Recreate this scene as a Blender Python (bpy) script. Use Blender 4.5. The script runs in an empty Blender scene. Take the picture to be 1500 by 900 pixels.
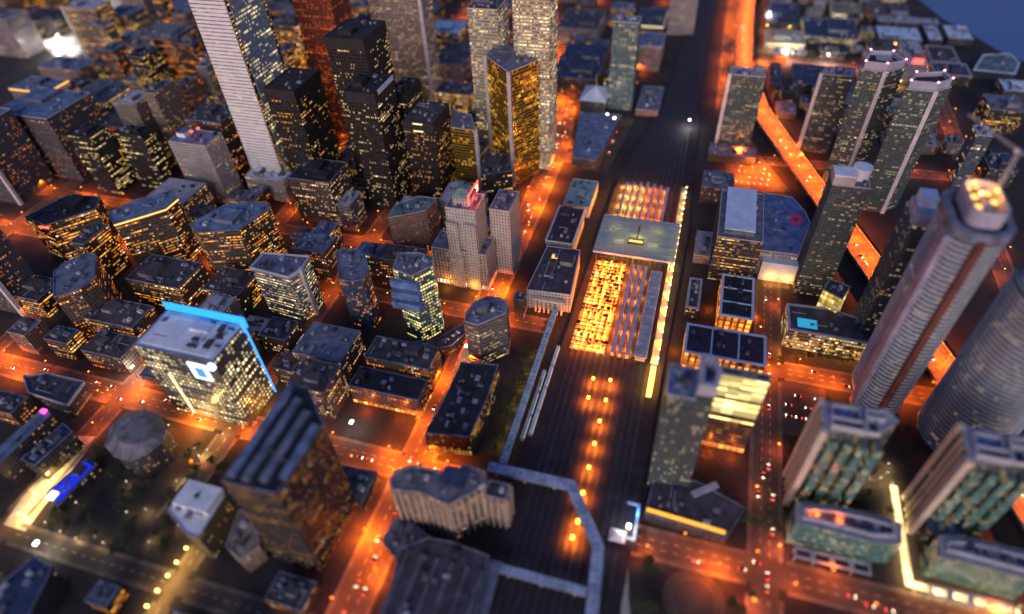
import bpy, bmesh, math, random
from mathutils import Matrix, Vector
from mathutils.geometry import tessellate_polygon
random.seed(11)
S = bpy.context.scene
COL = S.collection
R = math.radians
LF, EF, FF = .125, .14, .14     # lamp, glowing panel and lit room levels for the exposure below

# ------------------------------------------------------------------ materials
MATS = {}
def _mat(name):
    m = bpy.data.materials.new(name); m.use_nodes = True
    nt = m.node_tree; nt.nodes.clear()
    out = nt.nodes.new('ShaderNodeOutputMaterial')
    MATS[name] = m
    return m, nt, out
def N(nt, t, **k):
    n = nt.nodes.new(t)
    for a, v in k.items(): setattr(n, a, v)
    return n
def mth(nt, op, a, b=None, c=None):
    n = N(nt, 'ShaderNodeMath', operation=op)
    for i, v in enumerate((a, b, c)):
        if v is None: continue
        if isinstance(v, (int, float)): n.inputs[i].default_value = v
        else: nt.links.new(v, n.inputs[i])
    return n.outputs[0]
def mixc(nt, f, a, b):
    n = N(nt, 'ShaderNodeMix', data_type='RGBA')
    if isinstance(f, (int, float)): n.inputs[0].default_value = f
    else: nt.links.new(f, n.inputs[0])
    for i, v in ((6, a), (7, b)):
        if isinstance(v, tuple): n.inputs[i].default_value = (*v, 1)
        else: nt.links.new(v, n.inputs[i])
    return n.outputs[2]
def simple(name, col, rough=.8, metal=0., var=.35, scale=.12, fine=1.3):
    """one surface with large stains and fine mottling of its own colour"""
    m, nt, out = _mat(name)
    b = N(nt, 'ShaderNodeBsdfPrincipled')
    tc = N(nt, 'ShaderNodeTexCoord')
    n1 = N(nt, 'ShaderNodeTexNoise'); n1.inputs['Scale'].default_value = scale; n1.inputs['Detail'].default_value = 4
    n2 = N(nt, 'ShaderNodeTexNoise'); n2.inputs['Scale'].default_value = fine; n2.inputs['Detail'].default_value = 2
    for n in (n1, n2): nt.links.new(tc.outputs['Object'], n.inputs['Vector'])
    f = mth(nt, 'ADD', mth(nt, 'MULTIPLY', n1.outputs[0], .65), mth(nt, 'MULTIPLY', n2.outputs[0], .35))
    f = mth(nt, 'MULTIPLY_ADD', f, 4., -1.5)
    cl = N(nt, 'ShaderNodeClamp'); nt.links.new(f, cl.inputs[0])
    lo = tuple(c * (1 - var) for c in col); hi = tuple(min(.9, c * (1 + var)) for c in col)
    nt.links.new(mixc(nt, cl.outputs[0], lo, hi), b.inputs['Base Color'])
    b.inputs['Roughness'].default_value = rough; b.inputs['Metallic'].default_value = metal
    nt.links.new(b.outputs[0], out.inputs[0])
    return m
def emis(name, col, strength, sample=False):
    m, nt, out = _mat(name)
    e = N(nt, 'ShaderNodeEmission'); e.inputs[0].default_value = (*col, 1); e.inputs[1].default_value = strength * EF
    nt.links.new(e.outputs[0], out.inputs[0])
    if not sample:
        try: m.cycles.emission_sampling = 'NONE'
        except Exception: pass
    return m
AMB = (1., .36, .04); ORG = (1., .155, .006); YEL = (1., .60, .13); PAL = (1., .84, .5); WHT = (1., .93, .82)
STY = {}
def facade(name, wall, glass=(.02, .025, .03), lit=.3, A=AMB, B=YEL, st=1.5, bay=3., fl=3.6, wf=.7, hf=.5, cl=.9, rough=.25, gm=0., wr=.8, fb=.25, pier=0., ledge=0.):
    """wall with one pane per cell; UVs count bays and storeys; some panes are lit rooms"""
    m, nt, out = _mat(name)
    STY[name] = dict(bay=bay, fl=fl, pier=pier, ledge=ledge)
    uv = N(nt, 'ShaderNodeUVMap'); uv.uv_map = 'UVMap'
    oi = N(nt, 'ShaderNodeObjectInfo')
    sp = N(nt, 'ShaderNodeSeparateXYZ'); nt.links.new(uv.outputs[0], sp.inputs[0])
    u, v = sp.outputs[0], sp.outputs[1]
    fu, fv = mth(nt, 'FLOOR', u), mth(nt, 'FLOOR', v)
    ru, rv = mth(nt, 'FRACT', u), mth(nt, 'FRACT', v)
    rnd = mth(nt, 'MULTIPLY', oi.outputs['Random'], 91.7)
    def vec(x, y, z):
        c = N(nt, 'ShaderNodeCombineXYZ')
        for i, q in enumerate((x, y, z)):
            if isinstance(q, (int, float)): c.inputs[i].default_value = q
            else: nt.links.new(q, c.inputs[i])
        return c.outputs[0]
    wn = N(nt, 'ShaderNodeTexWhiteNoise', noise_dimensions='3D'); nt.links.new(vec(fu, fv, rnd), wn.inputs['Vector'])
    wf1 = N(nt, 'ShaderNodeTexWhiteNoise', noise_dimensions='3D'); nt.links.new(vec(3.5, fv, rnd), wf1.inputs['Vector'])
    nz = N(nt, 'ShaderNodeTexNoise'); nz.inputs['Scale'].default_value = 1.; nz.inputs['Detail'].default_value = 1.
    nt.links.new(vec(mth(nt, 'MULTIPLY', fu, .10), mth(nt, 'MULTIPLY', fv, 1.37), rnd), nz.inputs['Vector'])
    nb_ = N(nt, 'ShaderNodeTexNoise'); nb_.inputs['Scale'].default_value = 1.; nb_.inputs['Detail'].default_value = 0.
    nt.links.new(vec(mth(nt, 'MULTIPLY', fu, .09), mth(nt, 'MULTIPLY', fv, .11), mth(nt, 'ADD', rnd, 7.)), nb_.inputs['Vector'])
    thr = mth(nt, 'MULTIPLY_ADD', mth(nt, 'SUBTRACT', nz.outputs[0], .5), 3.4 * cl, lit)
    thr = mth(nt, 'MULTIPLY_ADD', mth(nt, 'SUBTRACT', nb_.outputs[0], .5), 1.2 * cl, thr)
    thr = mth(nt, 'MULTIPLY_ADD', mth(nt, 'GREATER_THAN', wf1.outputs[0], .88), fb, thr)
    r2 = mth(nt, 'FRACT', mth(nt, 'MULTIPLY', oi.outputs['Random'], 37.3))
    if cl > .15 and lit < .7: thr = mth(nt, 'MULTIPLY_ADD', mth(nt, 'SUBTRACT', r2, .5), lit * .9, thr)
    on = mth(nt, 'LESS_THAN', wn.outputs[0], thr)
    def band(x, w):
        d = mth(nt, 'ABSOLUTE', mth(nt, 'SUBTRACT', x, .5))
        return mth(nt, 'LESS_THAN', d, w / 2)
    mask = mth(nt, 'MULTIPLY', band(ru, wf), band(rv, hf))
    sc = N(nt, 'ShaderNodeSeparateColor'); nt.links.new(wn.outputs['Color'], sc.inputs[0])
    br = mth(nt, 'MULTIPLY_ADD', mth(nt, 'POWER', sc.outputs[0], 2.2), 1.25, .22)
    # a room is brighter at the ceiling lamps than at the sill
    br = mth(nt, 'MULTIPLY', br, mth(nt, 'MULTIPLY_ADD', rv, .7, .55))
    es = mth(nt, 'MULTIPLY', mth(nt, 'MULTIPLY', mask, on), mth(nt, 'MULTIPLY', br, st * FF))
    b = N(nt, 'ShaderNodeBsdfPrincipled')
    tc = N(nt, 'ShaderNodeTexCoord')
    n1 = N(nt, 'ShaderNodeTexNoise'); n1.inputs['Scale'].default_value = .15; n1.inputs['Detail'].default_value = 5
    nt.links.new(tc.outputs['Object'], n1.inputs['Vector'])
    wc = mixc(nt, n1.outputs[0], tuple(c * .65 for c in wall), tuple(min(.85, c * 1.35) for c in wall))
    blind = mth(nt, 'GREATER_THAN', sc.outputs[1], .78)
    gc = mixc(nt, mth(nt, 'MULTIPLY', blind, .5), glass, tuple(min(.6, g * 2.2 + .05) for g in glass))
    nt.links.new(mixc(nt, mask, wc, gc), b.inputs['Base Color'])
    nt.links.new(mth(nt, 'MULTIPLY_ADD', mask, rough - wr, wr), b.inputs['Roughness'])
    if gm: nt.links.new(mth(nt, 'MULTIPLY', mask, gm), b.inputs['Metallic'])
    cool = mth(nt, 'LESS_THAN', sc.outputs[1], .10 if name not in ('gold', 'redgranite', 'arcade', 'shoporange', 'yellowband') else 0.)
    nt.links.new(mixc(nt, cool, mixc(nt, sc.outputs[2], A, B), (1., .86, .62)) if name in ('gold', 'redgranite', 'arcade', 'shoporange', 'yellowband', 'yellowglow', 'amber') else mixc(nt, mth(nt, 'MULTIPLY', mth(nt, 'GREATER_THAN', mth(nt, 'FRACT', mth(nt, 'MULTIPLY', oi.outputs['Random'], 71.9)), .72), .55), mixc(nt, cool, mixc(nt, sc.outputs[2], A, B), (1., .86, .62)), (1., .80, .42)), b.inputs['Emission Color'])
    nt.links.new(es, b.inputs['Emission Strength'])
    nt.links.new(b.outputs[0], out.inputs[0])
    try: m.cycles.emission_sampling = 'NONE'
    except Exception: pass
    return m

facade('lilac', (.20, .18, .21), lit=.16, st=1.2, bay=2.6, wf=.55)
facade('amber2', (.17, .13, .11), lit=.36, st=1.6, cl=1.0, fb=.5)
facade('greybrown', (.20, .16, .145), lit=.2, st=1.1, wf=.5)
facade('brownlit', (.10, .066, .05), lit=.26, st=1.7, A=ORG, B=AMB, wf=.6, cl=1.)
facade('darkgrid', (.085, .08, .095), lit=.14, st=1.3, A=ORG, B=AMB, bay=2.6, wf=.55, cl=.5)
facade('blacklemon', (.02, .02, .022), lit=.26, st=1.7, A=YEL, B=(1., .74, .3), wf=.75, cl=1.2)
facade('palestone', (.38, .35, .35), glass=(.06, .06, .07), lit=.12, st=1., wf=.5, pier=.5)
facade('blackamber', (.025, .022, .022), lit=.3, st=1.4, cl=1.)
facade('marble', (.80, .765, .74), glass=(.16, .16, .19), lit=.2, st=.9, A=YEL, B=PAL, bay=5, fl=4.1, wf=.97, hf=.28, cl=.6, rough=.4, pier=0)
facade('bluelit', (.22, .26, .32), glass=(.16, .22, .30), lit=.25, st=1.2, A=YEL, B=(1., .8, .4), bay=2.2, fl=4.1, wf=.9, hf=.55, cl=1.2, rough=.15)
facade('amberslot', (.03, .022, .02), lit=.45, st=1.3, bay=2, fl=4.1, wf=.7, hf=.5, cl=.8)
facade('tdblack', (.012, .011, .012), glass=(.012, .01, .01), lit=.05, st=1.9, A=(1., .34, .03), B=(1., .5, .09), bay=1.6, fl=3.7, wf=.8, hf=.5, cl=.75, fb=.2)
facade('redgranite', (.16, .028, .012), glass=(.05, .015, .01), lit=.22, st=1.1, A=(1., .16, .02), B=ORG, wf=.6, cl=.8)
facade('beige', (.30, .24, .21), glass=(.09, .06, .05), lit=.26, st=1., A=AMB, B=PAL, bay=2, fl=3.8, wf=.9, hf=.42, cl=.5, ledge=.5)
facade('bluegrey', (.07, .085, .11), glass=(.05, .07, .10), lit=.1, st=1.1, wf=.85, hf=.7)
facade('stoneamber', (.3, .25, .2), lit=.8, st=1.3, A=AMB, B=YEL, bay=4, fl=6, wf=.55, hf=.7, cl=.2)
facade('paleyellow', (.42, .37, .28), glass=(.1, .09, .07), lit=.42, st=2.1, A=YEL, B=PAL, bay=2.2, fl=3.9, wf=.85, hf=.42, cl=.6, ledge=.6)
facade('gold', (.30, .19, .04), glass=(.15, .085, .012), lit=.2, st=1.5, A=(1., .32, .015), B=(1., .56, .06), bay=2.4, fl=3.8, wf=.9, hf=.72, cl=.9, gm=.85, rough=.12, wr=.35)
facade('limestone', (.40, .36, .33), glass=(.05, .05, .06), lit=.1, st=.9, A=AMB, B=PAL, bay=3.2, fl=3.9, wf=.34, hf=.5, cl=.3)
facade('pilaster', (.38, .34, .31), glass=(.05, .045, .05), lit=.25, st=.7, A=ORG, B=AMB, bay=3.6, fl=4.5, wf=.45, hf=.7, cl=.4, pier=.9)
facade('brick', (.20, .115, .09), lit=.22, st=1.1, A=ORG, B=AMB, bay=3.2, wf=.4, cl=.6)
facade('amber', (.075, .05, .035), lit=.36, st=1.75, A=(1., .27, .02), B=(1., .44, .06), bay=2.3, fl=3.5, wf=.8, hf=.5, cl=1.2, fb=.4)
facade('amber3', (.03, .024, .02), lit=.26, st=.95, A=(1., .3, .03), B=(1., .46, .07), bay=2.2, fl=3.6, wf=.55, hf=.45, cl=.6)
facade('palelit', (.34, .31, .29), glass=(.05, .05, .05), lit=.52, st=1.3, A=YEL, B=PAL, bay=2.4, fl=3.8, wf=.9, hf=.42, cl=.9, ledge=.5)
facade('navy', (.035, .05, .085), glass=(.03, .05, .09), lit=.05, st=1.2, A=ORG, B=AMB, bay=2, wf=.8, hf=.7)
facade('lemon', (.06, .10, .10), glass=(.04, .09, .10), lit=.62, st=1.9, A=(1., .72, .16), B=(.92, .85, .35), bay=3, fl=4, wf=.75, hf=.55, cl=1.)
facade('bandgrey', (.15, .14, .15), glass=(.04, .04, .045), lit=.32, st=1.0, A=AMB, B=YEL, bay=2.6, fl=3.8, wf=.94, hf=.45, cl=.9, ledge=.4)
facade('brightlobby', (.06, .07, .08), glass=(.05, .06, .07), lit=.62, st=1.9, A=YEL, B=(1., .78, .36), bay=4, fl=4.4, wf=.6, hf=.6, cl=1.1)
facade('darkplain', (.045, .043, .05), glass=(.025, .025, .03), lit=.06, st=1.1, wf=.6, cl=.3)
facade('olive', (.16, .125, .055), lit=.1, st=.9, wf=.5)
facade('tan', (.28, .2, .15), lit=.12, st=1., A=ORG, B=AMB, wf=.4)
facade('tanribs', (.42, .31, .24), glass=(.06, .05, .055), lit=.12, st=1., A=ORG, B=AMB, bay=5.6, fl=3.7, wf=.6, hf=.7, cl=.3, pier=1.8)
facade('tealglass', (.07, .11, .125), glass=(.07, .13, .15), lit=.12, st=.9, A=YEL, B=PAL, bay=2.6, fl=3.1, wf=.8, hf=.7, ledge=.5)
facade('pinkbrown', (.22, .155, .15), lit=.12, st=.9, A=ORG, B=AMB, wf=.5)
facade('pinkgrey', (.27, .235, .25), lit=.06, st=.9, wf=.45)
facade('condogreen', (.12, .13, .12), glass=(.05, .075, .07), lit=.18, st=.85, A=AMB, B=PAL, bay=3.4, fl=3.1, wf=.75, hf=.66, cl=.5, ledge=.8)
facade('condodark', (.10, .105, .10), glass=(.035, .055, .055), lit=.15, st=.9, A=AMB, B=PAL, bay=3.2, fl=3.1, wf=.7, hf=.62, cl=.5, ledge=.7)
facade('greenglass', (.09, .13, .12), glass=(.07, .19, .165), lit=.13, st=1., A=YEL, B=AMB, bay=3., fl=3.1, wf=.86, hf=.74, cl=.4, ledge=.5)
facade('amberrows', (.07, .06, .06), lit=.36, st=1.1, A=AMB, B=YEL, bay=2.4, fl=3.7, wf=.92, hf=.42, cl=1.2, ledge=.4)
facade('glowfront', (.14, .13, .11), lit=.72, st=1.5, A=YEL, B=PAL, bay=3, fl=4, wf=.8, hf=.55, cl=.5)
facade('arcade', (.14, .09, .06), lit=.95, st=1.9, A=(1., .27, .03), B=AMB, bay=6, fl=6, wf=.6, hf=.75, cl=.2)
facade('darkglass', (.05, .06, .06), glass=(.04, .06, .06), lit=.07, st=1.6, A=YEL, B=PAL, bay=1.8, fl=3.8, wf=.7, hf=.6, cl=.15)
facade('yellowband', (.25, .2, .1), glass=(.2, .18, .1), lit=1., st=2.3, A=(1., .74, .22), B=(1., .78, .28), bay=9, fl=3.3, wf=.98, hf=.84, cl=0)
facade('lowamber', (.03, .022, .015), lit=.3, st=1., A=ORG, B=AMB, bay=5, fl=3.8, wf=.8, hf=.4, cl=.4)
facade('yellowglow', (.2, .17, .05), lit=1., st=1.1, A=(1., .74, .16), B=YEL, bay=2.6, fl=5, wf=.92, hf=.92, cl=0)
facade('iceglass', (.05, .06, .07), glass=(.03, .045, .055), lit=.075, st=.8, A=AMB, B=PAL, bay=2.4, fl=3.3, wf=.88, hf=.7, cl=.2)
facade('shopwarm', (.2, .14, .09), lit=1., st=2.2, A=(1., .5, .14), B=PAL, bay=4, fl=5, wf=.7, hf=.7, cl=0)
facade('shoporange', (.2, .1, .05), lit=1., st=2.4, A=(1., .24, .02), B=(1., .42, .06), bay=5, fl=6, wf=.75, hf=.75, cl=0)

for nm, c in dict(rblack=(.02, .019, .026), rdark=(.055, .053, .065), rgrey=(.16, .155, .175), rgrey2=(.10, .098, .115), rslate=(.14, .155, .215), rblue=(.13, .18, .29), rblue2=(.10, .18, .36),
                  rnavy=(.03, .045, .10), rpale=(.42, .42, .46), rpaleb=(.55, .65, .80), rwhite=(.74, .75, .79), rbrown=(.09, .062, .06), rpurple=(.06, .048, .07), rplum=(.045, .022, .04),
                  rcopper=(.12, .19, .19), rteal=(.22, .37, .37), rteal2=(.10, .17, .19), rtan=(.28, .2, .16), rlilac=(.36, .35, .43), rmauve=(.27, .2, .24), rstone=(.17, .155, .175),
                  rolive=(.22, .2, .12), ryellow=(.45, .42, .30), rarena=(.11, .155, .32)).items():
    simple(nm, c, .75, var=.14 if min(c) > .2 else .5)
simple('ground', (.03, .023, .022), .9, var=.5, scale=.02, fine=.3)
simple('asphalt', (.085, .062, .042), .85, var=.3, scale=.05)
simple('deck', (.13, .10, .07), .85, var=.25)
simple('pave', (.14, .11, .08), .85)
simple('ballast', (.022, .017, .026), .95, var=.4, scale=.08, fine=2.)
simple('track', (.034, .028, .038), .7, var=.4)
simple('paint', (.7, .68, .6), .6, var=.1)
simple('palestonepave', (.42, .40, .36), .8)
simple('concrete', (.30, .285, .28), .8)
simple('whiteconc', (.62, .58, .57), .7, var=.15)
simple('greyconc', (.40, .375, .38), .7, var=.15)
simple('cblack', (.014, .013, .016), .6)
simple('steel', (.10, .10, .11), .45, .6)
simple('darksteel', (.03, .03, .034), .5, .4)
simple('ductmetal', (.34, .35, .38), .45, .5)
simple('bridgeblue', (.33, .40, .52), .6)
simple('skyroof', (.42, .54, .58), .25)
simple('coachroof', (.74, .71, .72), .5)
simple('coachgrey', (.44, .43, .50), .5)
simple('rust', (.12, .035, .025), .8)
simple('lavender', (.25, .23, .32), .7)
simple('bark', (.06, .045, .03), .9)
simple('cream', (.55, .46, .36), .7, var=.15)
simple('pinkpaint', (.75, .05, .17), .6, var=.1)
simple('deeppink', (.32, .02, .07), .6, var=.1)
simple('slab', (.50, .54, .60), .7)
for i, c in enumerate(((.6, .6, .6), (.03, .03, .035), (.25, .26, .28), (.25, .03, .03), (.04, .07, .16))): simple('carpaint%d' % i, c, .3, .2, var=.05)
simple('carglass', (.015, .018, .02), .1, var=.1)
emis('e_orange', (1., .25, .03), 14); emis('e_sodium', (1., .26, .02), 6); emis('e_yellow', (1., .55, .10), 14); emis('e_white', (1., .88, .66), 14)
emis('e_head', (1., .82, .52), 24); emis('e_tail', (1., .05, .02), 15); emis('e_red', (1., .04, .03), 7); emis('e_hotred', (1., .22, .12), 12)
emis('e_blue', (.03, .36, .95), 1.5); emis('e_blue2', (.06, .30, .9), 1.7); emis('e_deepblue', (.012, .02, .55), 1.3); emis('e_amberband', (1., .50, .10), 1.7)
emis('e_pinklamp', (1., .2, .3), 9); emis('e_yard', (1., .36, .03), 13); emis('e_pink', (1., .16, .26), .75); emis('e_paleband', (1., .82, .45), 1.3); emis('e_cyan', (.03, .35, .6), .9); emis('e_signwhite', (.85, .92, 1.), 2.4)
emis('e_magenta', (1., .05, .3), 4); emis('e_green', (.45, 1., .2), 3); emis('e_sign', (.1, .3, .8), 1.2); emis('e_site', (1., .5, .12), 2.2); emis('e_strip', (1., .42, .06), 1.5); emis('e_redglow', (1., .10, .03), 1.2)
def leafmat(name, c):
    m, nt, out = _mat(name)
    b = N(nt, 'ShaderNodeBsdfPrincipled'); oi = N(nt, 'ShaderNodeObjectInfo'); g = N(nt, 'ShaderNodeNewGeometry')
    f = mth(nt, 'MULTIPLY_ADD', g.outputs['Random Per Island'], .7, mth(nt, 'MULTIPLY', oi.outputs['Random'], .3))
    nt.links.new(mixc(nt, f, tuple(x * .5 for x in c), tuple(x * 1.5 for x in c)), b.inputs['Base Color'])
    b.inputs['Roughness'].default_value = .8
    nt.links.new(b.outputs[0], out.inputs[0]); return m
leafmat('leaf', (.05, .07, .022))
m, nt, out = _mat('lake')
b_ = N(nt, 'ShaderNodeBsdfPrincipled'); b_.inputs['Base Color'].default_value = (.025, .12, .30, 1); b_.inputs['Roughness'].default_value = .4
tcn = N(nt, 'ShaderNodeTexCoord'); nz = N(nt, 'ShaderNodeTexNoise'); nz.inputs['Scale'].default_value = .06; nz.inputs['Detail'].default_value = 6
nt.links.new(tcn.outputs['Object'], nz.inputs['Vector'])
bp = N(nt, 'ShaderNodeBump'); bp.inputs['Strength'].default_value = .5; bp.inputs['Distance'].default_value = 2.
nt.links.new(nz.outputs[0], bp.inputs['Height']); nt.links.new(bp.outputs[0], b_.inputs['Normal']); nt.links.new(b_.outputs[0], out.inputs[0])
m, nt, out = _mat('atriumglass')
tl = N(nt, 'ShaderNodeBsdfTranslucent'); tl.inputs[0].default_value = (.55, .68, .66, 1)
pb = N(nt, 'ShaderNodeBsdfPrincipled'); pb.inputs['Base Color'].default_value = (.36, .46, .52, 1); pb.inputs['Roughness'].default_value = .3
mx = N(nt, 'ShaderNodeMixShader'); mx.inputs[0].default_value = .6
nt.links.new(tl.outputs[0], mx.inputs[1]); nt.links.new(pb.outputs[0], mx.inputs[2]); nt.links.new(mx.outputs[0], out.inputs[0])

# ------------------------------------------------------------------ mesh helpers
class MB:
    def __init__(s): s.v = []; s.f = []; s.uv = []; s.mi = []; s.m = 0
    def face(s, pts, uvs=None):
        i = len(s.v); s.v += [tuple(p) for p in pts]; s.f.append(tuple(range(i, i + len(pts)))); s.mi.append(s.m)
        s.uv.append(uvs or [(0, 0)] * len(pts))
    def box(s, x0, y0, z0, x1, y1, z1, bottom=True):
        s.prism([(x0, y0), (x1, y0), (x1, y1), (x0, y1)], z0, z1, bottom)
    def rbox(s, cx, cy, z0, lx, ly, h, a=0., bottom=True):
        c, q = math.cos(a), math.sin(a)
        s.prism([(cx + c * x - q * y, cy + q * x + c * y) for x, y in ((-lx/2, -ly/2), (lx/2, -ly/2), (lx/2, ly/2), (-lx/2, ly/2))], z0, z0 + h, bottom)
    def prism(s, P, z0, z1, bottom=True, top=True):
        n = len(P)
        for i in range(n):
            a, b = P[i], P[(i + 1) % n]
            s.face([(*a, z0), (*b, z0), (*b, z1), (*a, z1)])
        if top: s.poly(P, z1)
        if bottom: s.poly(P[::-1], z0)
    def poly(s, P, z):
        if len(P) <= 4: s.face([(*p, z) for p in P]); return
        for t in tessellate_polygon([[Vector((*p, 0)) for p in P]]):
            q = [P[i] for i in t]
            ar = (q[1][0]-q[0][0])*(q[2][1]-q[0][1])-(q[2][0]-q[0][0])*(q[1][1]-q[0][1])
            A = sum(P[i][0]*P[(i+1) % len(P)][1]-P[(i+1) % len(P)][0]*P[i][1] for i in range(len(P)))
            if ar * A < 0: q = q[::-1]
            s.face([(*p, z) for p in q])
    def tube(s, a, b, r0, r1=None, n=6):
        r1 = r0 if r1 is None else r1
        a, b = Vector(a), Vector(b); d = (b - a).normalized()
        x = d.orthogonal().normalized(); y = d.cross(x)
        A = [a + (x * math.cos(t) + y * math.sin(t)) * r0 for t in [2 * math.pi * k / n for k in range(n)]]
        B = [b + (x * math.cos(t) + y * math.sin(t)) * r1 for t in [2 * math.pi * k / n for k in range(n)]]
        for k in range(n): s.face([A[k], A[(k + 1) % n], B[(k + 1) % n], B[k]])
        s.face(A[::-1]); s.face(B)
    def ring(s, P, z0, z1, out_, inn):
        """closed band following an outline, from out_ metres outside it to inn metres inside"""
        O, I = offset(P, out_), offset(P, -inn); n = len(P)
        for i in range(n):
            j = (i + 1) % n
            s.face([(*O[i], z0), (*O[j], z0), (*O[j], z1), (*O[i], z1)])
            s.face([(*I[j], z0), (*I[i], z0), (*I[i], z1), (*I[j], z1)])
            s.face([(*O[i], z1), (*O[j], z1), (*I[j], z1), (*I[i], z1)])
            s.face([(*O[j], z0), (*O[i], z0), (*I[i], z0), (*I[j], z0)])
    def build(s, name, mats, parent=None, loc=(0, 0, 0)):
        me = bpy.data.meshes.new(name)
        me.from_pydata(s.v, [], s.f)
        if not isinstance(mats, (list, tuple)): mats = [mats]
        for m in mats: me.materials.append(MATS[m])
        if len(mats) > 1: me.polygons.foreach_set('material_index', s.mi)
        l = me.uv_layers.new(name='UVMap')
        l.data.foreach_set('uv', [c for f in s.uv for p in f for c in p])
        me.update()
        o = bpy.data.objects.new(name, me); COL.objects.link(o); o.location = loc
        if parent is not None: o.parent = parent
        return o
def offset(P, d):
    """outline moved outwards by d (counter-clockwise outline)"""
    n = len(P); Q = []
    for i in range(n):
        p0, p1, p2 = Vector(P[i - 1]), Vector(P[i]), Vector(P[(i + 1) % n])
        a, b = (p1 - p0).normalized(), (p2 - p1).normalized()
        na, nb = Vector((a.y, -a.x)), Vector((b.y, -b.x))
        m = na + nb
        k = max(.35, 1 + na.dot(nb))
        q = p1 + m * (d / k)
        Q.append((q.x, q.y))
    return Q
def inside(P, x, y):
    r = False; n = len(P)
    for i in range(n):
        (x0, y0), (x1, y1) = P[i], P[(i + 1) % n]
        if (y0 > y) != (y1 > y) and x < (x1 - x0) * (y - y0) / (y1 - y0) + x0: r = not r
    return r
def tag(o, label, cat, group=None):
    o['label'] = label; o['category'] = cat
    if group: o['group'] = group
    return o
def thing(name, label, cat, loc=(0, 0, 0), rz=0., group=None):
    o = bpy.data.objects.new(name, None); COL.objects.link(o); o.empty_display_size = 1
    o.location = loc; o.rotation_euler = (0, 0, rz)
    return tag(o, label, cat, group)
def struct(name, mb, mat):
    o = mb.build(name, mat); o['kind'] = 'structure'; return o
def dup(root, loc, rz=0., label=None, group=None):
    r = root.copy(); COL.objects.link(r); r.location = loc; r.rotation_euler = (0, 0, rz)
    if label: r['label'] = label
    if group: r['group'] = group
    for ch in root.children:
        c = ch.copy(); COL.objects.link(c); c.parent = r
    return r
def light(x, y, z, col, watts, rad=1.2, parent=None):
    d = bpy.data.lights.new('lamp_light', 'POINT'); d.energy = watts * LF; d.color = col; d.shadow_soft_size = rad
    o = bpy.data.objects.new('lamp_light', d); COL.objects.link(o); o.location = (x, y, z)
    if parent is not None: o.parent = parent
    return o
def spot(x, y, z, col, watts, rad=.7, cone=170, blend=.5):
    d = bpy.data.lights.new('lamp_light', 'SPOT'); d.energy = watts * LF; d.color = col; d.shadow_soft_size = rad; d.spot_size = R(cone); d.spot_blend = blend
    o = bpy.data.objects.new('lamp_light', d); COL.objects.link(o); o.location = (x, y, z)
    return o
def walls(mb, P, z0, z1, style, pier=None, ledge=None):
    st = STY[style]; n = len(P); ub = 0
    nf = max(1, round((z1 - z0) / st['fl']))
    for i in range(n):
        a, b = Vector(P[i]), Vector(P[(i + 1) % n]); L = (b - a).length
        nb = max(1, round(L / st['bay']))
        mb.face([(*a, z0), (*b, z0), (*b, z1), (*a, z1)], [(ub, 0), (ub + nb, 0), (ub + nb, nf), (ub, nf)])
        pr = st['pier'] if pier is None else pier
        if pr and L > 4:
            d = (b - a) / L; nn = Vector((d.y, -d.x)); w = L / nb * .3
            for k in range(nb + 1):
                c = a + d * min(max(L * k / nb, w / 2), L - w / 2)
                q = [c - d * w / 2 - nn * .1, c + d * w / 2 - nn * .1, c + d * w / 2 + nn * pr, c - d * w / 2 + nn * pr]
                q = [tuple(x) for x in (q[3], q[2], q[1], q[0])]
                for e in range(4):
                    p, r_ = q[e], q[(e + 1) % 4]
                    if e == 2: continue
                    mb.face([(*p, z0), (*r_, z0), (*r_, z1 - .2), (*p, z1 - .2)])
                mb.poly(q, z1 - .2)
        ub += nb + 7
    lg = st['ledge'] if ledge is None else ledge
    if lg:
        h = (z1 - z0) / nf
        for k in range(1, nf):
            O = offset(P, lg); zz = z0 + k * h
            for i in range(n):
                j = (i + 1) % n
                mb.face([(*O[i], zz - .3), (*O[j], zz - .3), (*O[j], zz + .3), (*O[i], zz + .3)])
                mb.face([(*O[i], zz + .3), (*O[j], zz + .3), (*P[j], zz + .3), (*P[i], zz + .3)])
                mb.face([(*O[j], zz - .3), (*O[i], zz - .3), (*P[i], zz - .3), (*P[j], zz - .3)])
RNDLAMP = {}
TRIM = {'tdblack': 'cblack', 'blacklemon': 'cblack', 'gold': 'greyconc', 'marble': 'whiteconc', 'palestone': 'greyconc', 'limestone': 'greyconc', 'pilaster': 'greyconc', 'beige': 'greyconc', 'paleyellow': 'cream', 'palelit': 'whiteconc'}
def pbox(name, mat, root, cx, cy, z0, lx, ly, h, a=0.):
    mb = MB(); mb.rbox(cx, cy, z0, lx, ly, h, a, bottom=False); return mb.build(name, mat, root)
def scatter(P, n, lo, hi, rnd, used, tries=60):
    xs = [p[0] for p in P]; ys = [p[1] for p in P]; res = []
    for _ in range(n):
        for _t in range(tries):
            lx, ly = rnd.uniform(lo, hi), rnd.uniform(lo, hi)
            x, y = rnd.uniform(min(xs), max(xs)), rnd.uniform(min(ys), max(ys))
            if all(inside(P, x + sx * (lx / 2 + 1.2), y + sy * (ly / 2 + 1.2)) for sx in (-1, 0, 1) for sy in (-1, 0, 1)) and \
               all(abs(x - u[0]) > (lx + u[2]) / 2 + .3 or abs(y - u[1]) > (ly + u[3]) / 2 + .3 for u in used):
                used.append((x, y, lx, ly)); res.append((x, y, lx, ly)); break
    return res
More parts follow.
